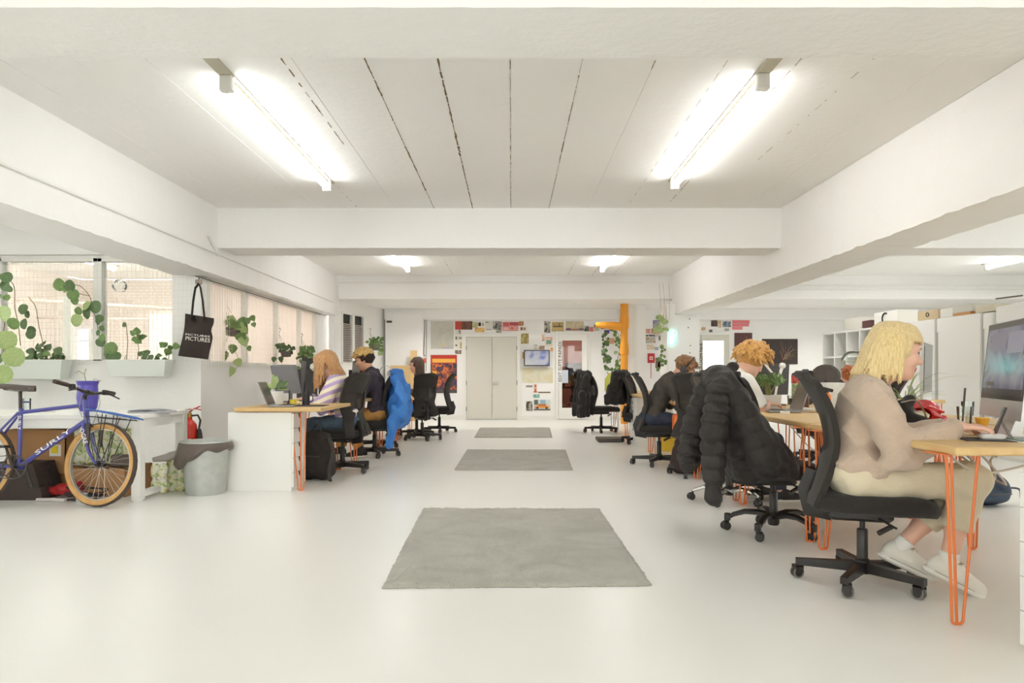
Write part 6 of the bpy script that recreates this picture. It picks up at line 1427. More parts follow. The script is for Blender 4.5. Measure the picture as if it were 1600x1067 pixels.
t = thing('neon_sign', 'small cyan neon light glowing on the edge of the white column', 'neon sign', (GX(1048, 13.66), 13.66, GZ(537, 13.66))); NE = mat((150, 232, 226), .4, emit=(120, 240, 232), es=1.8); b = MB(); b.tube([(0, 0, 0), (.02, 0, .05), (-.01, 0, .07), (.03, 0, .13), (.015, 0, .15), (.05, 0, .26)], .012, 6); b.tube([(.02, 0, .0), (.05, 0, .06), (.035, 0, .09), (.06, 0, .16)], .010, 6); b.build('tube', NE, t); b = MB(); b.tube([(.02, .02, .1), (.02, .05, .1)], .01, 6); b.build('bracket', SATIN, t)
b = MB()
for x0, x1 in ((1030, 1034), (1036, 1041), (1045, 1046)): b.tube(curve3([(GX(x0, 13.66), 13.66, GZ(442, 13.66)), (GX(x0+1.5, 13.66), 13.67, GZ(460, 13.66)), (GX(x1, 13.66), 13.66, GZ(500, 13.66))], 4), .005, 4)
b.build('cord', mat((200, 192, 178), .7), col)
# right bay back wall
pic('brown gold card in the pink sheet row, above the meeting room door', 1096, 511, 1102, 516, [(190, 150, 110), (220, 206, 186)], scale=20)
pic('dark brown square photo above the meeting room door', 1111, 500, 1121, 510, [(80, 66, 58), (110, 90, 76)], scale=12)
pic('narrow cream and orange card beside the dark square photo', 1122, 501, 1127, 512, [(220, 200, 170), (190, 140, 96)], scale=16)
pic('blue photo with a pale figure above the meeting room door', 1129, 502, 1142, 511, [(86, 98, 116), (150, 160, 170), (210, 206, 200)], scale=10)
pic('small grey card above the corner of the meeting room door frame', 1108, 515, 1113, 519, [(120, 112, 104)])
pic('small grey sketch under the blue photo', 1132, 513, 1139, 517, [(170, 166, 158), (206, 202, 192)], scale=20)
for k, (a0, a1, z0, z1) in enumerate(((1144, 1171, 499.5, 505), (1144, 1170, 505.5, 510), (1144, 1160, 510.5, 515))):
    pic('bright pink paper strip above the botanical poster, '+('uppermost', 'middle', 'lowest and shortest')[k]+' of three', a0, z0, a1, z1, [(226, 128, 134)], group='pink paper strips')
pic('small pink card between the two botanical posters', 1178, 545, 1188, 557, [(206, 110, 122)], marks=[(.3, .2, .7, .8, (150, 60, 80))])
def botanical(label, px0, py0, px1, py1, base, seed, n):
    Y = YB; x0, x1 = GX(px0, Y), GX(px1, Y); z1, z0 = GZ(py0, Y), GZ(py1, Y); t = MB().box(-(x1-x0)/2, (x1-x0)/2, -.012, 0, 0, z1-z0).build('botanical_poster', mat(base, .6), None); t.location = ((x0+x1)/2, Y-.002, z0); tag(t, label, 'poster', None)
    r = random.Random(seed); W, Hh = x1-x0, z1-z0
    for col, nn, w_ in (((226, 214, 200), n, .008), ((120, 112, 66), n, .010), ((152, 62, 70), n//2, .016), ((206, 150, 90), n//3, .008)):
        b = MB()
        for _ in range(nn):
            ox, oz = W*r.uniform(.05, .15), Hh*r.uniform(.1, .2); a = r.uniform(.2, 1.5); L = Hh*r.uniform(.2, .75); p = Vector((ox, -.014, oz)); q = [p]
            for k in range(4): a += r.uniform(-.4, .4); p = p+Vector((math.cos(a)*L/4, 0, math.sin(a)*L/4)); p.x = min(p.x, W*.47); p.z = min(p.z, Hh*.95); q.append(p)
            b.tube(q, [w_*(1-.15*k) for k in range(5)], 5, sq=(1, .3))
        stuff(b.build('printed_flowers', mat(col, .7), t))
botanical('large dark poster of white and crimson flowers beside the shelf', 1190.5, 529.5, 1246, 569, (58, 46, 42), 3, 9)
botanical('smaller maroon poster with orange flowers next to the meeting room door', 1147.5, 520, 1175, 560, (92, 58, 56), 5, 6)
# ---- wall screen
t = thing('wall_screen', 'small wall mounted screen with a bluish picture between the doors', 'screen', (GX(838.5, YB), YB-.10, GZ(572, YB)), 0); s = YB/F
b = MB(); b.rbox(-20*s, 20*s, -.02, .03, 0, 25*s, .006); b.build('bezel', mat((70, 66, 62), .4), t)
b = MB(); b.box(-18.4*s, 18.4*s, -.024, -.02, 1.6*s, 23.4*s); b.build('display', nmat('screen_picture', [(.3, (206, 208, 206)), (.5, (176, 182, 200)), (.58, (110, 120, 190)), (.66, (150, 150, 168)), (.8, (120, 112, 110))], 3.2, 2, .3), t)
b = MB(); b.tube([(0, .03, 12*s), (0, .1, 12*s)], .03, 8); b.build('bracket', BLACKP, t)
# ---- inside the edit suite
t = thing('edit_desk', 'dark desk with monitors seen through the glazed door', 'desk', (1.6, YB+1.2, 0)); b = MB(); b.box(-.5, .8, -.3, .3, .70, .74); b.box(-.48, -.44, -.3, .3, 0, .70); b.box(.74, .78, -.3, .3, 0, .70); b.build('desk_top', mat((84, 60, 50), .6), t)
t = thing('edit_monitor', 'pale lit monitor behind the glazed door, beside the lettering', 'monitor', (GX(882, YB+1.1), YB+1.1, .74)); b = MB(); b.box(-.17, .10, 0, .03, .08, .42); b.box(-.04, .0, .0, .03, 0, .08); b.build('case', BLACKP, t); b = MB(); b.box(-.16, .09, -.003, 0, .09, .41); b.build('display', mat((206, 214, 220), .4, emit=(190, 206, 220), es=.5), t)
t = thing('edit_monitor', 'dark blue monitor behind the glazed door, beside the pale one', 'monitor', (GX(897, YB+1.3), YB+1.3, .74)); b = MB(); b.box(-.22, .20, 0, .03, .16, .58); b.box(-.04, .04, .0, .03, 0, .16); b.build('case', BLACKP, t); b = MB(); b.box(-.21, .10, -.003, 0, .18, .56); b.build('display', nmat('blue_display', [(.3, (40, 46, 58)), (.6, (84, 110, 140))], 6, 2, .3), t)
t = dup(bpy.data.objects['office_chair'], (1.62, YB+.62, 0), -PI/2, 'black chair in the dim room behind the glazed door')

# ================================================================= ORANGE PIPE
t = thing('drain_pipe', 'bright orange painted pipe with a side branch in front of the back wall', 'pipe', (GX(975.5, 14.9), 14.9, 0)); PIPE = mat((232, 156, 44), .45)
b = MB(); b.lathe([(.078, 0), (.078, .60), (.092, .605), (.092, .64), (.078, .65), (.078, .98), (.080, 1.0), (.118, 1.01), (.118, 1.045), (.08, 1.05), (.078, 1.45), (.095, 1.47), (.095, 1.62), (.088, 1.68), (.078, 1.74), (.078, 1.98), (.10, 2.05), (.10, 2.2), (.088, 2.28), (.084, 2.53)], n=24, caps=False); b.build('pipe_body', PIPE, t)
b = MB(); b.tube([(-.03, 0, 2.05), (-.25, 0, 2.07), (-.50, 0, 2.085), (-.60, .02, 2.09)], [.095, .085, .065, .055], 16); b.build('pipe_branch', PIPE, t); b = MB(); b.box(-.15, .16, -.02, .02, .985, 1.005); b.build('clamp', PIPE, t)
# ================================================================= LEFT FAR CORNER
t = thing('plywood_board', 'pale plywood board with a tall upright strip standing in the far corner', 'board', (GX(634, 15.7), 15.72, 0)); s = 15.7/F
b = MB(); b.box(-24*s, 7*s, 0, .018, .0, GZ(571, 15.7)); b.build('board', mat((206, 176, 126), .7), t); b = MB(); b.box(7*s, 17*s, -.01, .03, 0, GZ(547.5, 15.7)); b.build('upright', mat((214, 182, 130), .7), t)
b = MB(); b.tube(curve3([(GX(664, 15.95), 15.94, GZ(500, 16)), (GX(664, 15.95), 15.9, GZ(520, 16)), (GX(662, 15.95), 15.92, GZ(552, 16)), (GX(665, 15.95), 15.93, GZ(556, 16))], 5), .008, 5); b.tube([(GX(667, 15.95), 15.93, GZ(500, 16)), (GX(666, 15.95), 15.92, GZ(580, 16))], .006, 5); tag(b.build('wall_cable', mat((96, 88, 80), .6), None), 'dark cables running down the wall beside the grey green map', 'cable')
boxthing('cable_plug', 'red plug hanging on the wall cables beside the film poster', 'plug', GX(662, 15.9), GX(666, 15.9), 15.86, 15.9, GZ(567, 15.9), GZ(560, 15.9), mat((214, 84, 70), .5))
boxthing('alarm_box', 'small dark box at the top corner of the white panel', 'alarm', GX(604, 15.85), GX(612, 15.85), 15.84, 15.9, GZ(504, 15.85), GZ(501, 15.85), mat((70, 60, 54), .5))
# ================================================================= RIGHT BAY: SHELF, WARDROBES, BOXES
XC = 6.0; t = thing('cube_shelf', 'white open cube shelf standing against the wardrobe line in the side bay', 'shelf', (XC, 11.2, 0)); H_ = 1.83
b = MB(); L = 2.35; nc, nr = 5, 4
for k in range(nc+1): y = L*k/nc; b.box(0, .39, y-.016, y+.016, 0, H_)
for k in range(nr+1): z = .02+(H_-.04)*k/nr; b.box(.003, .385, .001, L-.001, z-.016, z+.016)
b.build('shelf_frame', LAQ, t); b = MB(); b.box(.385, .395, 0, L, 0, H_); b.build('shelf_back', mat((206, 202, 192), .6), t)
t = thing('magazine', 'dark magazine with an orange floral cover standing on the cube shelf', 'magazine', (XC+.1, 11.75, 1.375+.016)); b = MB(); b.box(-.02, .02, -.2, .2, 0, .38); b.build('cover', mat((96, 62, 54), .6), t); b = MB(); b.tube([(-.024, .1, .08), (-.024, .0, .2), (-.024, -.1, .3)], .02, 5, sq=(1, .2)); b.tube([(-.024, -.05, .05), (-.024, .03, .28)], .018, 5, sq=(1, .2)); b.build('printed_flowers', mat((196, 150, 110), .6), t)
boxthing('dark_vase', 'small dark object in the end cell of the cube shelf', 'vase', XC+.1, XC+.2, 13.1, 13.2, 1.39, 1.53, mat((90, 88, 84), .6))
for k, (y0, y1, h, lb) in enumerate(((9.98, 10.95, 1.83, 'white wardrobe nearest the cube shelf'), (9.02, 9.93, 1.83, 'white wardrobe, middle of the line, with a dark gap at its side'), (8.80, 8.96, 1.82, 'narrow white cabinet between the two wide wardrobes'), (7.6, 8.72, 1.88, 'tallest white wardrobe, behind the large computer screen'))):
    t = thing('wardrobe', lb, 'wardrobe', (XC, (y0+y1)/2, 0), group='white wardrobes in the side bay'); hy = (y1-y0)/2
    b = MB(); b.box(.02, .6, -hy, hy, 0, h); b.build('carcass', LAQ, t); b = MB(); b.rbox(0, .02, -hy+.004, hy-.004, .04, h-.01, .003); d_ = b.build('door', LAQ, t); b = MB(); b.box(-.004, .0, hy-.03, hy-.012, .3, h-.2); b.build('edge_grip', mat((170, 168, 160), .5), d_)
zt = 1.835
def topbox(label, px0, px1, h, col, y, name='storage_box', extra=None):
    Yb = y; o = MB().rbox(-.001, .3, -(GX(px1, 1)-GX(px0, 1))*0-.0, .3, 0, h, .004)
    return None
def onshelf(name, label, cat, y0, y1, h, col, z=zt, x=XC+.03, d=.32, r=.004):
    return boxthing(name, label, cat, x, x+d, y0, y1, z, z+h, mat(col, .7), 0, None, r)
onshelf('storage_box', 'white box on the cube shelf with a dark slot', 'box', 12.15, 12.75, .20, (230, 227, 218)); onshelf('dark_box', 'dark red and black box on the cube shelf between white boxes', 'box', 11.8, 12.1, .12, (96, 58, 58))
o = onshelf('storage_box', 'white carton with a black letter C mark on the cube shelf', 'box', 11.0, 11.7, .22, (234, 232, 226)); b = MB(); b.tube([(-.166, -.12*math.cos(a)*.7, .11+.085*math.sin(a)) for a in [PI*.3+2*PI*.7*i/14 for i in range(15)]], .012, 6); b.build('letter_mark', INK, o)
o = onshelf('cardboard_carton', 'beige carton with a small round mark on the wardrobe nearest the shelf', 'box', 9.95, 10.45, .13, (206, 186, 150)); b = MB(); b.tube([(-.165, .03*math.cos(a), .07+.03*math.sin(a)) for a in [2*PI*i/16 for i in range(17)]], .005, 5); b.build('round_mark', INK, o)
onshelf('paper_stack', 'white paper stack on the wardrobe nearest the shelf', 'papers', 9.62, 9.9, .12, (228, 226, 220)); onshelf('orange_folder', 'orange folder lying under papers on the middle wardrobe', 'folder', 9.25, 9.6, .035, (206, 150, 96)); onshelf('paper_stack', 'grey papers stacked on the middle wardrobe', 'papers', 9.22, 9.62, .10, (204, 202, 194), zt+.036); onshelf('box_lid', 'long pale box lid on the narrow cabinet', 'box', 8.8, 9.15, .09, (214, 206, 186))
b = MB(); b.tube([(XC-.01, 8.25, 1.965), (XC-.01, 8.7, 1.975)], .010, 6); tag(b.build('cable_duct', mat((120, 112, 100), .6), None), 'dark cable strip running above the white wardrobes', 'cable')
# glass dome lamp
t = thing('dome_lamp', 'clear glass dome lamp on a white stick in front of the cube shelf', 'lamp', (GX(1334, 7.0), 7.0, DZ)); b = MB(); b.lathe([(.115, .425), (.112, .46), (.09, .50), (.05, .525), (0, .53)], n=24, caps=False); b.build('glass_dome', TGLASS, t); b = MB(); b.tube([(.04, 0, 0), (.04, 0, .43)], .008, 8); b.lathe([(0, 0), (.07, 0), (.07, .012), (0, .012)], (.04, 0, 0), 16); b.build('stick', SATIN, t); b = MB(); b.lathe([(.098, .418), (.115, .418), (.118, .426), (.098, .426)], n=24, caps=False); b.build('dome_rim', mat((206, 204, 178), .5), t)
t = thing('pendant_globe', 'clear glass globe pendant hanging beyond the plant window', 'pendant lamp', (GX(187, 10.2), 10.2, GZ(447, 10.2))); b = MB(); b.lathe([(.0, -.09), (.06, -.08), (.10, -.02), (.10, .02), (.06, .08), (.03, .095)], n=20, caps=False); b.build('globe', TGLASS, t); b = MB(); b.tube([(0, 0, .09), (0, 0, ZC-GZ(447, 10.2))], .004, 5); b.lathe([(0, .04), (.03, .05), (.035, .1), (0, .11)], n=12); b.build('cord', mat((190, 180, 170), .5), t)

# ================================================================= COATS ON CHAIRS
PUFF = nmat('puffer_nylon', [(0.2, (38, 34, 33)), (0.8, (56, 51, 49))], 14, 4, .62, .5, 60, spec=.4)
def coat_thing(name, label, loc, rotz): return thing(name, label, 'jacket', loc, rotz)
t = coat_thing('puffer_jacket', 'black quilted puffer jacket draped over the empty chair with arched legs', (1.72, 4.62, 0), -.12)
S = SDF((-.66, -.48, .18), (.16, .40, 1.16), .008)
S.cap((-.345, -.20, .99), (-.345, .20, .99), .075, k=.05); S.cap((-.36, -.09, 1.01), (-.36, .09, 1.01), .09, k=.05)
for y, x1_ in ((-.13, -.13), (0, -.15), (.13, -.16)): S.cap((-.33, y, .97), (x1_-.06, y, .44), .10, .12, .03, ring=(6, .016))
S.cap((-.30, -.21, .93), (-.10, -.27, .50), .085, .115, .03, ring=(5, .010)); S.cap((-.20, -.22, .75), (.0, -.25, .49), .07, .085, .04, ring=(3, .006)); S.cap((-.10, -.25, .47), (.04, -.24, .45), .07, .06, .04)
S.chain([(-.38, -.24, .97), (-.425, -.29, .72), (-.43, -.285, .36)], [.078, .088, .070], .02, ring=(4, .018))
S.chain([(-.40, .16, .95), (-.48, .20, .68), (-.52, .20, .42)], [.08, .09, .08], .02, ring=(4, .016))
S.cap((-.43, -.285, .34), (-.43, -.285, .275), .054, k=.008)
S.cap((-.28, -.02, 1.06), (-.26, -.02, 1.09), .035, k=.02); S.wave(.0028, [(70, 50, 18), (34, 66, 40)], 4)
S.build('jacket_body', PUFF, t)
b = MB(); b.tube([(-.13, -.33, .60), (-.04, -.345, .585)], .006, 5); b.build('pocket_zip', mat((24, 22, 22), .5), t)
t = coat_thing('rain_jacket', 'bright blue waterproof jacket hanging over the chair of the man in denim', (-1.79, 8.93, 0), PI+.1)
S = SDF((-.66, -.42, .10), (.14, .46, 1.18), .008)
S.cap((-.315, -.06, 1.07), (-.315, .10, 1.06), .045, k=.03); S.cap((-.325, -.16, .99), (-.325, .18, .99), .055, k=.04)
S.chain([(-.35, -.02, 1.04), (-.36, .02, .85), (-.36, .04, .62), (-.35, .06, .50)], [.06, .12, .155, .15], .04); S.chain([(-.33, -.1, .98), (-.37, -.16, .78), (-.36, -.18, .56)], [.06, .085, .09], .03)
S.chain([(-.33, .20, .96), (-.42, .25, .74), (-.42, .27, .54)], [.055, .07, .075], .025); S.chain([(-.34, .26, .62), (-.30, .28, .36), (-.27, .29, .17)], [.07, .058, .05], .03)
S.ridge(.014, [(7, 17, 1.5), (11, -13, 4)], 5); S.ridge(.006, [(20, 14, -16)], 8); S.wave(.003, [(60, 40, 20)], 2)
S.build('jacket_body', nmat('blue_nylon', [(0.2, (42, 108, 196)), (0.8, (72, 142, 222))], 5, 3, .5, .3, 30), t)
b = MB(); b.box(-.53, -.525, -.03, .09, .68, .73); b.build('chest_mark', mat((226, 150, 140), .6), t)
def black_coat(label, x, y, rz, hang, seed, name='coat', wide=.16):
    t = coat_thing(name, label, (x, y, 0), rz); S = SDF((-.66, -.42, .15), (.12, .42, 1.2), .011)
    S.cap((-.31, -wide, 1.03), (-.31, wide, 1.03), .07, k=.05); S.chain([(-.33, -.1, 1.0), (-.36, -.12, .7), (-.38, -.14, hang)], [.08, .11, .12], .04); S.chain([(-.33, .1, 1.0), (-.36, .12, .7), (-.38, .14, hang)], [.08, .11, .12], .04)
    S.chain([(-.33, -.20, .98), (-.42, -.24, .7), (-.44, -.25, hang-.05)], [.06, .065, .055], .03); S.cut((0, 0, hang-.07), (0, 0, -1)); S.wave(.010, [(10, 60, 3), (36, 44, 4)], seed); S.build('coat_body', BLACKF, t); return t
black_coat('long black coat hanging in folds over the chair near the glazed door', 1.62, 12.7, .2, .36, 7); black_coat('black hooded jacket thrown over the chair beside the orange pipe', 1.95, 10.6, -.5, .66, 9, 'hooded_jacket', .22)
# ================================================================= BAGS ON THE FLOOR
def backpack(name, label, loc, rz, col, h=.46, strapc=(60, 54, 50)):
    t = thing(name, label, 'backpack', loc, rz); S = SDF((-.24, -.22, -.04), (.24, .22, h+.1), .009); S.cap((-.08, 0, .12), (-.06, 0, h-.12), .12, .10, .05); S.cap((.08, 0, .12), (.06, 0, h-.12), .12, .10, .05); S.ell((0, -.09, h*.33), (.13, .06, h*.22), None, .02); S.cut((0, 0, 0), (0, 0, -1)); S.wave(.004, [(40, 20, 30), (24, 44, 18)], 3); S.build('bag_body', nmat(name+'_cloth', [(0, tuple(int(c*.85) for c in col)), (1, tuple(min(255, int(c*1.15)) for c in col))], 14, 3, .85, .3, 120), t)
    b = MB(); b.tube(curve3([(.15, -.05, h-.08), (.22, -.1, h*.6), (.2, -.14, h*.25), (.24, -.2, .02)], 5), .016, 6, sq=(1.4, .5)); b.tube(curve3([(.05, 0, h-.02), (.0, 0, h+.05), (-.05, 0, h-.02)], 5), .010, 6); b.build('strap', mat(strapc, .8), t); b = MB(); b.tube([(-.10, -.15, h*.48), (0, -.165, h*.5), (.10, -.15, h*.48)], .004, 4); b.build('zip', mat((90, 84, 80), .5, .4), t); return t
backpack('backpack', 'tall black backpack leaning on the orange leg under the window-side desk', (-1.93, 6.98, 0), -.2, (50, 44, 42), .50); backpack('backpack', 'dark maroon rucksack slumped on the floor beside the headphone man', (1.86, 7.42, 0), .4, (62, 48, 46), .40)
t = backpack('shoulder_bag', 'small navy bag lying on the white floor behind the nearest orange leg', (3.78, 5.62, 0), .2, (58, 68, 84), .22, (88, 96, 104))
t = thing('yellow_bucket', 'yellow bucket under the desk behind the headphone man', 'bucket', (GX(1045, 9.6), 9.6, 0)); b = MB(); b.lathe([(0, 0), (.11, 0), (.14, .28), (.15, .28), (.14, .265), (.105, .01), (0, .01)], n=20); b.build('bucket_body', mat((226, 190, 60), .5), t); b = MB(); b.tube([(.145*math.cos(a), .0, .27-.12*abs(math.sin(a))) for a in [PI*i/10 for i in range(11)]], .004, 5); b.build('handle', STEEL, t)
t = thing('orange_toolbox', 'orange box hanging under the desk beside the maroon rucksack', 'box', (GX(1068, 7.7), 7.75, .42)); b = MB(); b.rbox(-.1, .1, -.08, .08, 0, .18, .02); b.build('box_body', mat((232, 120, 60), .5), t); b = MB(); b.tube([(-.06, 0, .18), (-.06, 0, .305), (.06, 0, .305), (.06, 0, .18)], .006, 6); b.build('handle', BLACKP, t)

# ================================================================= ON THE DESKS
def laptop(label, x, y, rz, w_=.32, d=.22, ang=105, dark=(70, 66, 66), lid=(150, 148, 146), disp=None, z=DZ):
    t = thing('laptop', label, 'laptop', (x, y, z), rz, None); b = MB(); b.rbox(-d/2, d/2, -w_/2, w_/2, .002, .016, .012); b.build('base', mat(lid, .35, .6), t)
    b = MB(); b.box(-d*.40, d*.10, -w_*.44, w_*.44, .016, .0175); stuff(b.build('keyboard', mat((52, 50, 50), .6), t)) if False else b.build('keyboard', mat((60, 58, 58), .6), t)
    a = math.radians(ang-90); M = Matrix.Translation((d/2-.004, 0, .014)) @ Matrix.Rotation(a, 4, 'Y'); b = MB(); b.rbox(-.004, .004, -w_/2, w_/2, 0, d, .004, 0, M); b.build('lid', mat(lid, .35, .6), t)
    b = MB(); b.box(-.0055, -.004, -w_*.48, w_*.48, .008, d-.008, 0, M); b.build('display', disp or mat(dark, .25), t); return t
laptop('grey laptop the blond man types on', 2.12, 5.55, -.12, .34, .24, 108, (104, 92, 84)); laptop('silver laptop seen edge-on at the end of the window-side desk', -2.10, 6.50, PI+.12, .33, .23, 112, (90, 84, 80)); laptop('open laptop with a light window on its display above the mesh chair', 2.55, 8.35, -.9, .34, .24, 100, disp=nmat('laptop_display', [(.4, (150, 160, 176)), (.6, (196, 204, 214))], 5, 1, .3), lid=(80, 74, 70), z=DZ)
def monitor(label, x, y, rz, w_=.54, h=.33, z0=.12, front=(38, 34, 34), back=(64, 60, 60), tilt=.05, name='monitor', z=DZ, trim=None):
    t = thing(name, label, 'monitor', (x, y, z), rz); M = Matrix.Translation((0, 0, z0)) @ Matrix.Rotation(tilt, 4, 'Y')
    b = MB(); b.rbox(-.018, .018, -w_/2, w_/2, 0, h, .006, 0, M); b.build('case', mat(back, .5), t); b = MB(); b.box(-.0205, -.018, -w_/2+.01, w_/2-.01, .014, h-.01, 0, M); b.build('display', mat(front, .25), t)
    b = MB(); b.tube([(.03, 0, .01), (.035, 0, z0+.12)], .018, 8); b.rbox(-.08, .12, -.11, .11, 0, .012, .02); b.build('stand', mat(back, .5), t)
    if trim: b = MB(); b.box(.0, .02, -w_/2-.006, -w_/2, 0, h, 0, M); b.box(.0, .02, w_/2, w_/2+.006, 0, h, 0, M); b.build('trim', mat(trim, .4), t)
    return t
monitor('grey monitor with its flat back to the room, under the hanging plants', -2.36, 7.45, .95, .40, .30, .10, (122, 120, 124), (122, 120, 124), -.22); monitor('dark narrow monitor in front of the striped sweater woman', -2.30, 7.75, .25, .42, .34, .10, (46, 44, 46), (96, 94, 96)); monitor('black monitor with a red edge beside the man in the denim jacket', -2.10, 9.55, .45, .46, .36, .12, (40, 36, 36), (48, 42, 42), .05, trim=(176, 60, 52)); monitor('black monitor at the window side behind the bleached haired man', -2.38, 8.7, .3, .40, .26, .2, (60, 58, 60), (60, 58, 60))
monitor('wide black monitor behind the leafy plant pot', 2.47, 6.75, -1.15, .46, .30, .10, (44, 36, 34), (44, 36, 34)); monitor('black monitor in the side bay in front of the ginger man', 4.72, 8.75, -.5, .62, .44, .08, (40, 36, 36), (44, 40, 38))
t = thing('monitor_shelf', 'dark desk riser with speakers beyond the striped sweater woman', 'riser', (-2.55, 9.1, DZ)); b = MB(); b.box(-.15, .15, -.25, .25, .34, .36); b.box(-.15, .15, -.25, -.23, 0, .34); b.box(-.15, .15, .23, .25, 0, .34); b.build('riser_frame', mat((70, 66, 64), .6), t)
boxthing('speaker_box', 'small black speaker on the dark desk riser', 'speaker', -2.64, -2.5, 8.88, 9.0, DZ+.362, DZ+.50, mat((50, 48, 48), .6)); boxthing('black_printer', 'low grey black device on the dark desk riser', 'device', -2.66, -2.45, 9.03, 9.33, DZ+.362, DZ+.46, mat((86, 86, 88), .5))
boxthing('computer_tower', 'black computer tower on the desk by the blue jacket', 'computer', -2.3, -2.1, 9.95, 10.35, DZ+.0, DZ+.36, mat((46, 40, 40), .5))
# silver all-in-one computers
SIL = mat((196, 194, 192), .35, .4); 
def allinone(label, x, y, rz, w_, h, zb, tilt, disp):
    t = thing('desktop_computer', label, 'computer', (x, y, DZ), rz); M = Matrix.Translation((0, 0, zb)) @ Matrix.Rotation(tilt, 4, 'Y')
    b = MB(); prof = [(-.008, 0), (.008, 0), (.010, .02), (.034, h*.5), (.010, h-.02), (.006, h), (-.008, h)]
    nv = 14; vs = []
    for i in range(nv+1):
        y_ = -w_/2+w_*i/nv; k = max(.18, 1-(2*abs(i/nv-.5))**2.4)
        vs += [M @ Vector((px_ if px_ < .0085 else .008+(px_-.008)*k, y_, z_)) for px_, z_ in prof]
    q = len(prof); fs = [(i*q+j, i*q+(j+1) % q, (i+1)*q+(j+1) % q, (i+1)*q+j) for i in range(nv) for j in range(q)]+[tuple(range(q)), tuple(nv*q+j for j in range(q-1, -1, -1))]
    b.add(vs, fs); b.build('case', SIL, t, True, 50); b = MB(); b.box(-.010, -.008, -w_/2+.004, w_/2-.004, h*.19, h-.004, 0, M); g = b.build('bezel', mat((54, 48, 46), .12), t)
    b = MB(); b.box(-.0112, -.010, -w_/2+.022, w_/2-.022, h*.23, h-.07*h, 0, M); b.build('display', disp, g)
    if disp is DISP:
        for (u0, u1, v0, v1, c) in ((0, 1, 0, .10, (58, 50, 58)), (.55, .92, .62, .92, (150, 148, 176)), (.12, .5, .66, .95, (128, 122, 150)), (.28, .44, .74, .82, (170, 96, 150)), (.1, .3, .14, .2, (90, 60, 60)), (.4, .7, .03, .07, (190, 180, 190))):
            W_d, H_d = w_-.044, h*.70; b = MB(); b.box(-.0116-.0003*u1, -.0112, -(-W_d/2+u1*W_d), -(-W_d/2+u0*W_d), h*.23+v0*H_d, h*.23+v1*H_d, 0, M); b.build('display_panel', mat(c, .15), g)
    b = MB(); b.prism([(-.09, 0), (-.04, .0), (.0, .22), (-.012, .22)], (.10, -.09, 0), (1, 0, 0), (0, 0, 1), (0, .18, 0)); b.rbox(-.08, .11, -.10, .10, 0, .006, .02); b.build('stand', SIL, t); return t
DISP = nmat('display_reflections', [(.3, (70, 66, 84)), (.45, (112, 112, 146)), (.6, (140, 138, 160)), (.7, (110, 104, 120))], 4, 3, .12, dist=1.5)
allinone('large silver desktop computer facing the woman in the beige sweater', 2.36, 3.40, -.34, .63, .47, .085, .10, DISP)
allinone('silver desktop computer turned away, behind the red helmet', 2.72, 4.62, PI-.62, .56, .40, .10, -.02, mat((60, 56, 58), .2))
# phone on stand, mouse, mat, notebook, tumblers, bowl
t = thing('phone', 'black phone propped upright on the desk beside the woman in the beige sweater', 'phone', (2.20, 3.22, DZ), -.5); M = Matrix.Rotation(.32, 4, 'Y'); b = MB(); b.rbox(-.005, .005, -.036, .036, .004, .155, .004, 0, M); b.build('phone_body', mat((46, 42, 42), .2), t); b = MB(); b.tube([(.03, -.03, .09), (.075, -.05, .003)], .003, 5); b.tube([(.03, .03, .09), (.075, .05, .003)], .003, 5); b.build('easel', mat((120, 112, 104), .4, .6), t)
t = thing('tablet_folio', 'thin dark folio lying open on papers below the large computer', 'tablet', (2.34, 3.10, DZ), -.2); b = MB(); b.rbox(-.13, .13, -.10, .10, .0, .004, .01); b.build('sheet', mat((232, 230, 224), .7), t); b = MB(); b.rbox(-.12, .12, -.07, .10, .004, .010, .008); b.build('folio', mat((120, 132, 122), .5), t)
t = thing('mouse_mat', 'dark mouse mat under the hand of the woman in the beige sweater', 'mouse mat', (2.14, 3.18, DZ), -.3); b = MB(); b.rbox(-.10, .10, -.10, .10, .0, .003, .01); b.build('mat_sheet', mat((62, 54, 50), .8), t)
o = MB(); o.rbox(-.05, .05, -.03, .03, 0, .024, .02); o = o.build('computer_mouse', mat((206, 202, 198), .35), None); o.location = (2.165, 3.17, DZ+.003); o.rotation_euler = (0, 0, -.28); tag(o, 'pale computer mouse under the hand of the woman in the beige sweater', 'mouse')
def tumbler(label, px, py, straw=False, r=.036, h=.10):
    Y = F*(CAMZ-DZ)/(py-VY); t = thing('tumbler', label, 'glass', (GX(px, Y), Y, DZ)); b = MB(); b.lathe([(0, 0), (r*.85, 0), (r, h), (r-.003, h), (r*.85-.003, .008), (0, .008)], n=20, caps=False); b.build('glass', TGLASS, t)
    if straw: b = MB(); b.tube([(-.012, 0, .01), (.004, 0, .215)], .006, 8); b.build('straw', mat((66, 58, 54), .5), t)
tumbler('clear tumbler with a dark straw near the large computer', 1507, 663, True, .042, .105); tumbler('clear tumbler without a straw, a little behind the one with the straw', 1512, 649, False, .042, .10); tumbler('clear drinking glass on the desk between plant pot and puffer jacket chair', 1247, 641, False, .042, .115); tumbler('amber tinted drinking glass beside the grey laptop', 1236, 632, False, .036, .09)
t = thing('amber_bowl', 'small amber ribbed glass bowl by the large computer', 'bowl', (GX(1535, 4.0), 4.0, DZ)); b = MB(); b.lathe([(0, 0), (.022, 0), (.034, .03), (.036, .048), (.033, .048), (.02, .006), (0, .006)], n=14, caps=False); b.build('bowl_body', mat((206, 152, 52), .2), t); b = MB(); b.tube([(.036*math.cos(a), .036*math.sin(a), .048) for a in [2*PI*i/14 for i in range(14)]], .003, 5, True); b.build('rim', mat((222, 176, 84), .25), t)
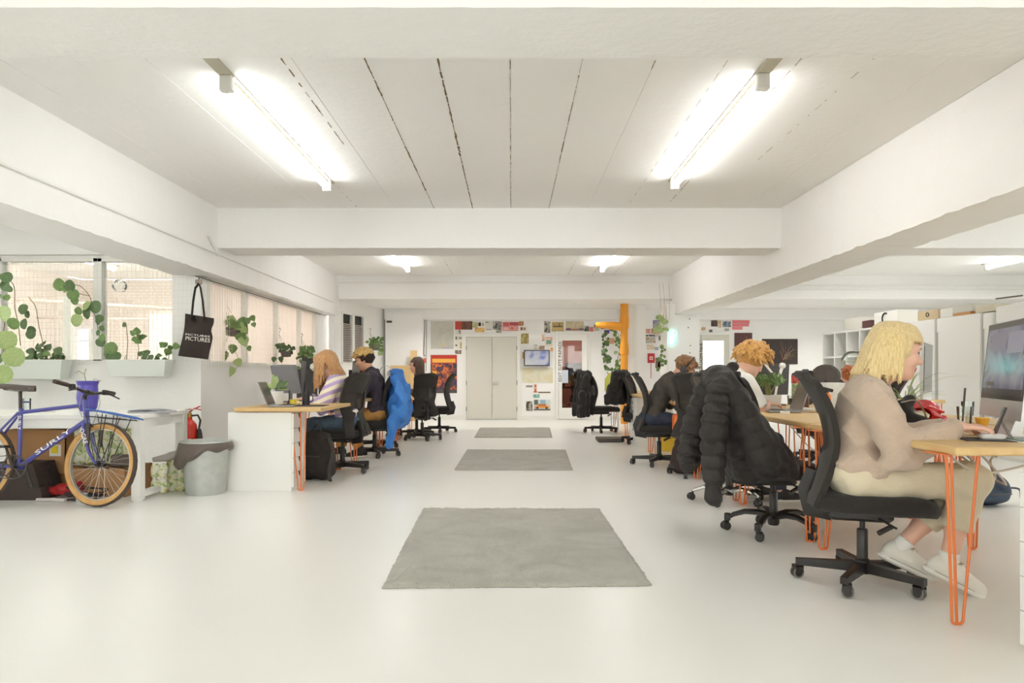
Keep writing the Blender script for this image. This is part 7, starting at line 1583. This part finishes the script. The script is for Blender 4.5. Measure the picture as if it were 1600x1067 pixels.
# red helmet and camera bag
t = thing('helmet', 'glossy red helmet lying on the desk in front of the beige sweater', 'helmet', (2.45, 4.18, DZ), .3); REDG = mat((186, 28, 36), .12, spec=.7)
S = SDF((-.16, -.13, -.02), (.16, .13, .17), .006); S.ell((0, 0, .075), (.095, .085, .072)); S.ell((-.06, 0, .10), (.08, .07, .03), None, .02); S.ell((-.08, -.03, .055), (.07, .075, .05), None, .0, True); S.cap((-.05, -.07, .11), (.05, -.088, .075), .008, k=.004); S.cap((-.02, -.085, .06), (.07, -.075, .04), .007, k=.004); S.build('shell', REDG, t)
b = MB(); b.lathe([(0, -.03), (.02, -.025), (.028, 0), (.02, .025), (0, .03)], (.075, -.06, .028), 12); b.build('red_knob', REDG, t); b = MB(); b.lathe([(0, 0), (.05, .01), (.055, .03), (.03, .05), (0, .055)], (-.07, -.03, .03), 16); b.build('lining', mat((220, 212, 186), .8), t)
t = thing('camera_bag', 'black strapped bag on the desk between the beige sweater and the red helmet', 'bag', (2.22, 3.98, DZ), .2); S = SDF((-.15, -.14, -.02), (.15, .14, .26), .008); S.ell((0, 0, .07), (.055, .055, .07)); S.cap((-.03, -.02, .13), (.02, -.02, .15), .028, k=.03); S.cap((.03, -.05, .05), (.09, -.06, .03), .028, k=.02); S.wave(.005, [(50, 30, 40)], 2); S.build('bag_body', BLACKF, t); b = MB(); b.tube(curve3([(-.07, -.06, .14), (0, -.09, .15), (.06, -.085, .08), (.09, -.07, .02)], 5), .008, 6, sq=(1, .5)); b.build('strap', mat((150, 130, 110), .5), t)
# wispy grass plant and tulip leaves
t = thing('grass_plant', 'spiky grass plant with long thin blades behind the beige sweater', 'plant', (2.36, 4.22, DZ)); b = MB(); b.lathe([(0, 0), (.05, 0), (.06, .10), (.052, .10), (.045, .02), (0, .02)], n=16); b.build('pot', mat((214, 206, 190), .5), t); b = MB(); r = random.Random(4)
for k in range(15): a = r.uniform(-.6, .9) if k % 3 else r.uniform(0, 2*PI); L = r.uniform(.22, .46); e = r.uniform(.6, 1.3); b.tube(bez((0, 0, .09), (math.cos(a)*L*.35, math.sin(a)*L*.35, .09+L*.75*e*.7), (math.cos(a)*L*.9, math.sin(a)*L*.9, .09+L*.55*e*.8), 6), [.0022, .0028, .0026, .0022, .0018, .0014, .0008], 4, sq=(1.6, .4))
stuff(b.build('blades', mat((124, 146, 74), .6), t))
# leafy plant in white pot, desk lamp, magazines, orange bottle, paper box
t = thing('leafy_plant', 'bushy green plant in a square white pot on the desk by the blond man', 'plant', (GX(1203, 6.0), 6.0, DZ)); b = MB(); M_ = Matrix.Identity(4)
vs = [(-.06, -.06, 0), (.06, -.06, 0), (.06, .06, 0), (-.06, .06, 0), (-.075, -.075, .12), (.075, -.075, .12), (.075, .075, .12), (-.075, .075, .12), (-.065, -.065, .12), (.065, -.065, .12), (.065, .065, .12), (-.065, .065, .12), (-.06, -.06, .09), (.06, -.06, .09), (.06, .06, .09), (-.06, .06, .09)]
b.add(vs, [(0,3,2,1)]+[(i+o_, (i+1) % 4+o_, 4+(i+1) % 4+o_, 4+i+o_) for o_ in (0, 4, 8) for i in range(4)]+[(12,13,14,15)]); b.build('pot', LAQ, t); b = MB(); r = random.Random(8)
for k in range(9): b.tube([(r.uniform(-.03, .03), r.uniform(-.03, .03), .09), (r.uniform(-.05, .05), r.uniform(-.04, .04), .23)], .006, 5)
b.build('stems', mat((150, 150, 96), .7), t); joined_leaves('foliage', t, [((r.uniform(-.11, .09), r.uniform(-.08, .08), .23+r.uniform(-.01, .05)), r.uniform(.04, .06), r.uniform(-PI, PI), 'slim' if k % 4 else 'heart') for k in range(90)], LEAFM)
t = thing('desk_lamp', 'white jointed desk lamp in front of the wide black monitor', 'lamp', (GX(1209, 6.35), 6.35, DZ)); b = MB(); b.lathe([(0, 0), (.06, 0), (.06, .015), (0, .02)], n=16); b.build('base', SATIN, t); b = MB(); b.tube([(0, 0, .02), (.03, 0, .20), (.0, 0, .29), (-.09, 0, .40)], .010, 8); b.tube([(.03, 0, .20), (.055, 0, .30), (.075, 0, .36)], .014, 8); b.build('arm', SATIN, t); b = MB(); b.lathe([(0, -.03), (.024, -.02), (.03, .0), (.02, .022), (0, .028)], (.078, 0, .375), 14); b.build('head', SATIN, t)
t = thing('magazine_stand', 'colourful magazines in a stand beside the wide black monitor', 'magazines', (GX(1250, 6.9), 6.9, DZ)); b = MB(); b.box(-.10, .10, -.03, .05, 0, .06); b.build('rack', mat((60, 50, 46), .6), t)
for k, (x0, x1, z0, z1, c) in enumerate(((-.09, .10, .21, .29, [(226, 150, 70), (190, 70, 60), (110, 60, 56)]), (-.09, .03, .06, .21, [(206, 196, 110), (120, 150, 110), (222, 140, 130)]), (.03, .10, .06, .21, [(60, 56, 60), (170, 160, 150)]))): b = MB(); b.box(x0, x1, -.02-.004*k, -.012-.004*k, z0, z1); b.build('cover', printmat(c, 14), t)
t = thing('brown_bottle', 'small brown bottle on the desk at the edge of the magazine stand', 'bottle', (GX(1258, 6.2), 6.2, DZ)); b = MB(); b.lathe([(0, 0), (.03, 0), (.032, .02), (.032, .11), (.014, .14), (.014, .17), (0, .17)], n=16); b.build('bottle_body', mat((110, 72, 52), .3), t); b = MB(); b.lathe([(0, .17), (.016, .17), (.016, .185), (0, .185)], n=12); b.build('cap', BLACKP, t)
t = thing('orange_bottle', 'orange ribbed bottle with a black top in front of the white paper box', 'bottle', (GX(1291, 5.6), 5.6, DZ)); b = MB(); b.lathe([(0, 0), (.034, 0)]+[(.034+.003*(k % 2), .01+.012*k) for k in range(11)]+[(.02, .15), (0, .15)], n=18); b.build('bottle_body', mat((232, 130, 40), .4), t); b = MB(); b.tube([(0, 0, .145), (0, 0, .175)], .02, 10); b.tube([(-.03, 0, .185), (.05, 0, .165)], .014, 8); b.build('cap', BLACKP, t)
boxthing('paper_box', 'white paper box with faint ruled lines behind the puffer jacket chair', 'box', GX(1289, 5.9), GX(1330, 5.9), 5.88, 6.12, DZ, DZ+.225, nmat('ruled_paper', [(.45, (226, 226, 224)), (.55, (232, 232, 230))], 30, 1, .8))
boxthing('keyboard_tray', 'white keyboard on the desk of the blond man', 'keyboard', 2.36, 2.48, 5.75, 6.05, DZ, DZ+.018, LAQ, 0, None, .008)
boxthing('usb_adapter', 'small white adapter beside the grey laptop', 'adapter', GX(1221, 5.28), GX(1233, 5.28), 5.26, 5.31, DZ, DZ+.02, LAQ)
# window-side desk
t = thing('potted_plant', 'pale leafed plant in a white pot on the window-side desk', 'plant', (GX(430, 6.85), 6.85, DZ)); b = MB(); b.lathe([(0, 0), (.07, 0), (.075, .02), (.08, .13), (.072, .13), (.066, .10), (0, .10)], n=20); b.build('pot', LAQ, t); b = MB(); b.lathe([(.0, .11), (.07, .11)], n=20); b.build('soil', mat((70, 58, 50), .9), t); r = random.Random(12)
for k in range(16): a = r.uniform(-.3, PI+.3); p = Vector((math.cos(a)*.03, r.uniform(-.05, .03), .14+r.uniform(0, .04))); add_leaf(t, p, r.uniform(.09, .14), r.choice('ldl'), 'slim', a if k % 3 else a+.5)
def mug(name, label, px, Y, r, h, col, handle=True):
    t = thing(name, label, 'cup', (GX(px, Y), Y, DZ)); b = MB(); b.lathe([(0, 0), (r*.95, 0), (r, .01), (r, h), (r-.004, h), (r-.005, .008), (0, .008)], n=20); b.build('cup_body', mat(col, .45), t)
    if handle: b = MB(); b.tube([(r*.9, 0, h*.8), (r+.03, 0, h*.72), (r+.03, 0, h*.35), (r*.9, 0, h*.25)], .006, 6); b.build('handle', mat(col, .45), t)
mug('yellow_cup', 'small yellow cup beside the black tumbler on the window-side desk', 458, 6.65, .032, .06, (232, 206, 66)); mug('black_cup', 'tall black cup near the striped sweater woman', 478, 6.75, .036, .125, (46, 44, 46))
t = thing('pen_stand', 'thin black pen standing in a round black base on the window-side desk', 'pen stand', (GX(452, 6.7), 6.7, DZ)); b = MB(); b.lathe([(0, 0), (.022, 0), (.022, .03), (.008, .05), (0, .05)], n=14); b.build('base', BLACKP, t); b = MB(); b.tube([(0, 0, .04), (0, 0, .145)], .006, 8); b.build('pen', BLACKP, t)
t = thing('desk_mat', 'black mat on the edge of the window-side desk', 'desk mat', (-1.98, 6.62, DZ), .05); b = MB(); b.rbox(-.24, .24, -.16, .16, 0, .004, .02); b.build('mat_sheet', mat((60, 58, 58), .8), t)
boxthing('open_notebook', 'pale open notebook in front of the striped sweater woman', 'notebook', -2.28, -2.02, 7.28, 7.6, DZ, DZ+.012, PAPER)
t = thing('globe_lamp', 'round white lamp beside the hanging plant, above the striped sweater woman', 'lamp', (GX(497, 8.4), 8.4, DZ)); b = MB(); b.lathe([(0, .33), (.06, .335), (.095, .37), (.09, .41), (.05, .44), (0, .45)], n=20); b.build('shade', mat((226, 220, 206), .4), t); b = MB(); b.lathe([(0, 0), (.06, 0), (.06, .015), (0, .02)], n=16); b.tube([(0, 0, .0), (.0, 0, .35)], .01, 8); b.build('stem', STEEL, t)
t = thing('clamp_lamp', 'thin arched lamp with a clear round head beyond the bleached haired man', 'lamp', (GX(598, 10.4), 10.4, DZ)); b = MB(); b.tube(curve3([(-.06, 0, 0), (-.05, 0, .32), (.02, 0, .42), (.1, 0, .40), (.12, 0, .34)], 6), .006, 6); b.build('arm', STEEL, t); b = MB(); b.lathe([(0, -.01), (.05, -.01), (.055, .01), (0, .02)], (0,0,0), 16, M=Matrix.Translation((.12, 0, .31)) @ Matrix.Rotation(PI/2, 4, 'X')); b.build('head', mat((206, 206, 200), .3), t)
# far right desks: bottle and bits beside the pipe
t = thing('spray_bottle', 'yellow green bottle on the far desk between coat and orange pipe', 'bottle', (GX(952, 12.3), 12.3, DZ)); b = MB(); b.lathe([(0, 0), (.08, 0), (.08, .22), (.03, .28), (.03, .32), (0, .32)], n=16); b.build('bottle_body', mat((196, 194, 84), .5), t); b = MB(); b.lathe([(0, .32), (.035, .32), (.035, .36), (0, .36)], n=12); b.build('cap', SATIN, t)
t = thing('white_bag', 'crumpled white bag on the far desk beside the yellow green bottle', 'bag', (GX(964, 12.1), 12.1, DZ)); S = SDF((-.14, -.14, -.02), (.14, .14, .22), .012); S.ell((0, 0, .08), (.09, .08, .09)); S.wave(.012, [(40, 30, 50)], 3); S.build('bag_body', mat((222, 220, 222), .6), t)
t = thing('standing_mic', 'black camera on a small stand behind the long black coat', 'camera', (2.0, 13.2, 0)); b = MB(); b.tube([(0, 0, 0), (0, 0, 1.0)], .015, 8); b.build('pole', SATIN, t); b = MB(); b.rbox(-.06, .06, -.05, .05, 1.0, 1.06, .01); b.build('camera_body', BLACKP, t)
b = MB()
for k in range(3): b.tube(curve3([(1.9+.25*k, 3.1+.3*k, .70), (2.2+.2*k, 3.3+.2*k, .58-.06*k), (2.6, 3.5+.3*k, .60), (2.75, 3.4+.2*k, .70)], 5), .006, 5)
tag(b.build('desk_cables', mat((196, 186, 172), .6), None), 'pale cables sagging under the nearest desk top', 'cable')
b = MB(); b.tube(curve3([(3.0, 5.4, .72), (3.2, 6.0, .35), (2.9, 6.6, .30), (2.75, 7.0, .55)], 6), .006, 5); tag(b.build('floor_cable', mat((206, 198, 188), .6), None), 'pale cable hanging under the desks behind the jeans of the blond man', 'cable')
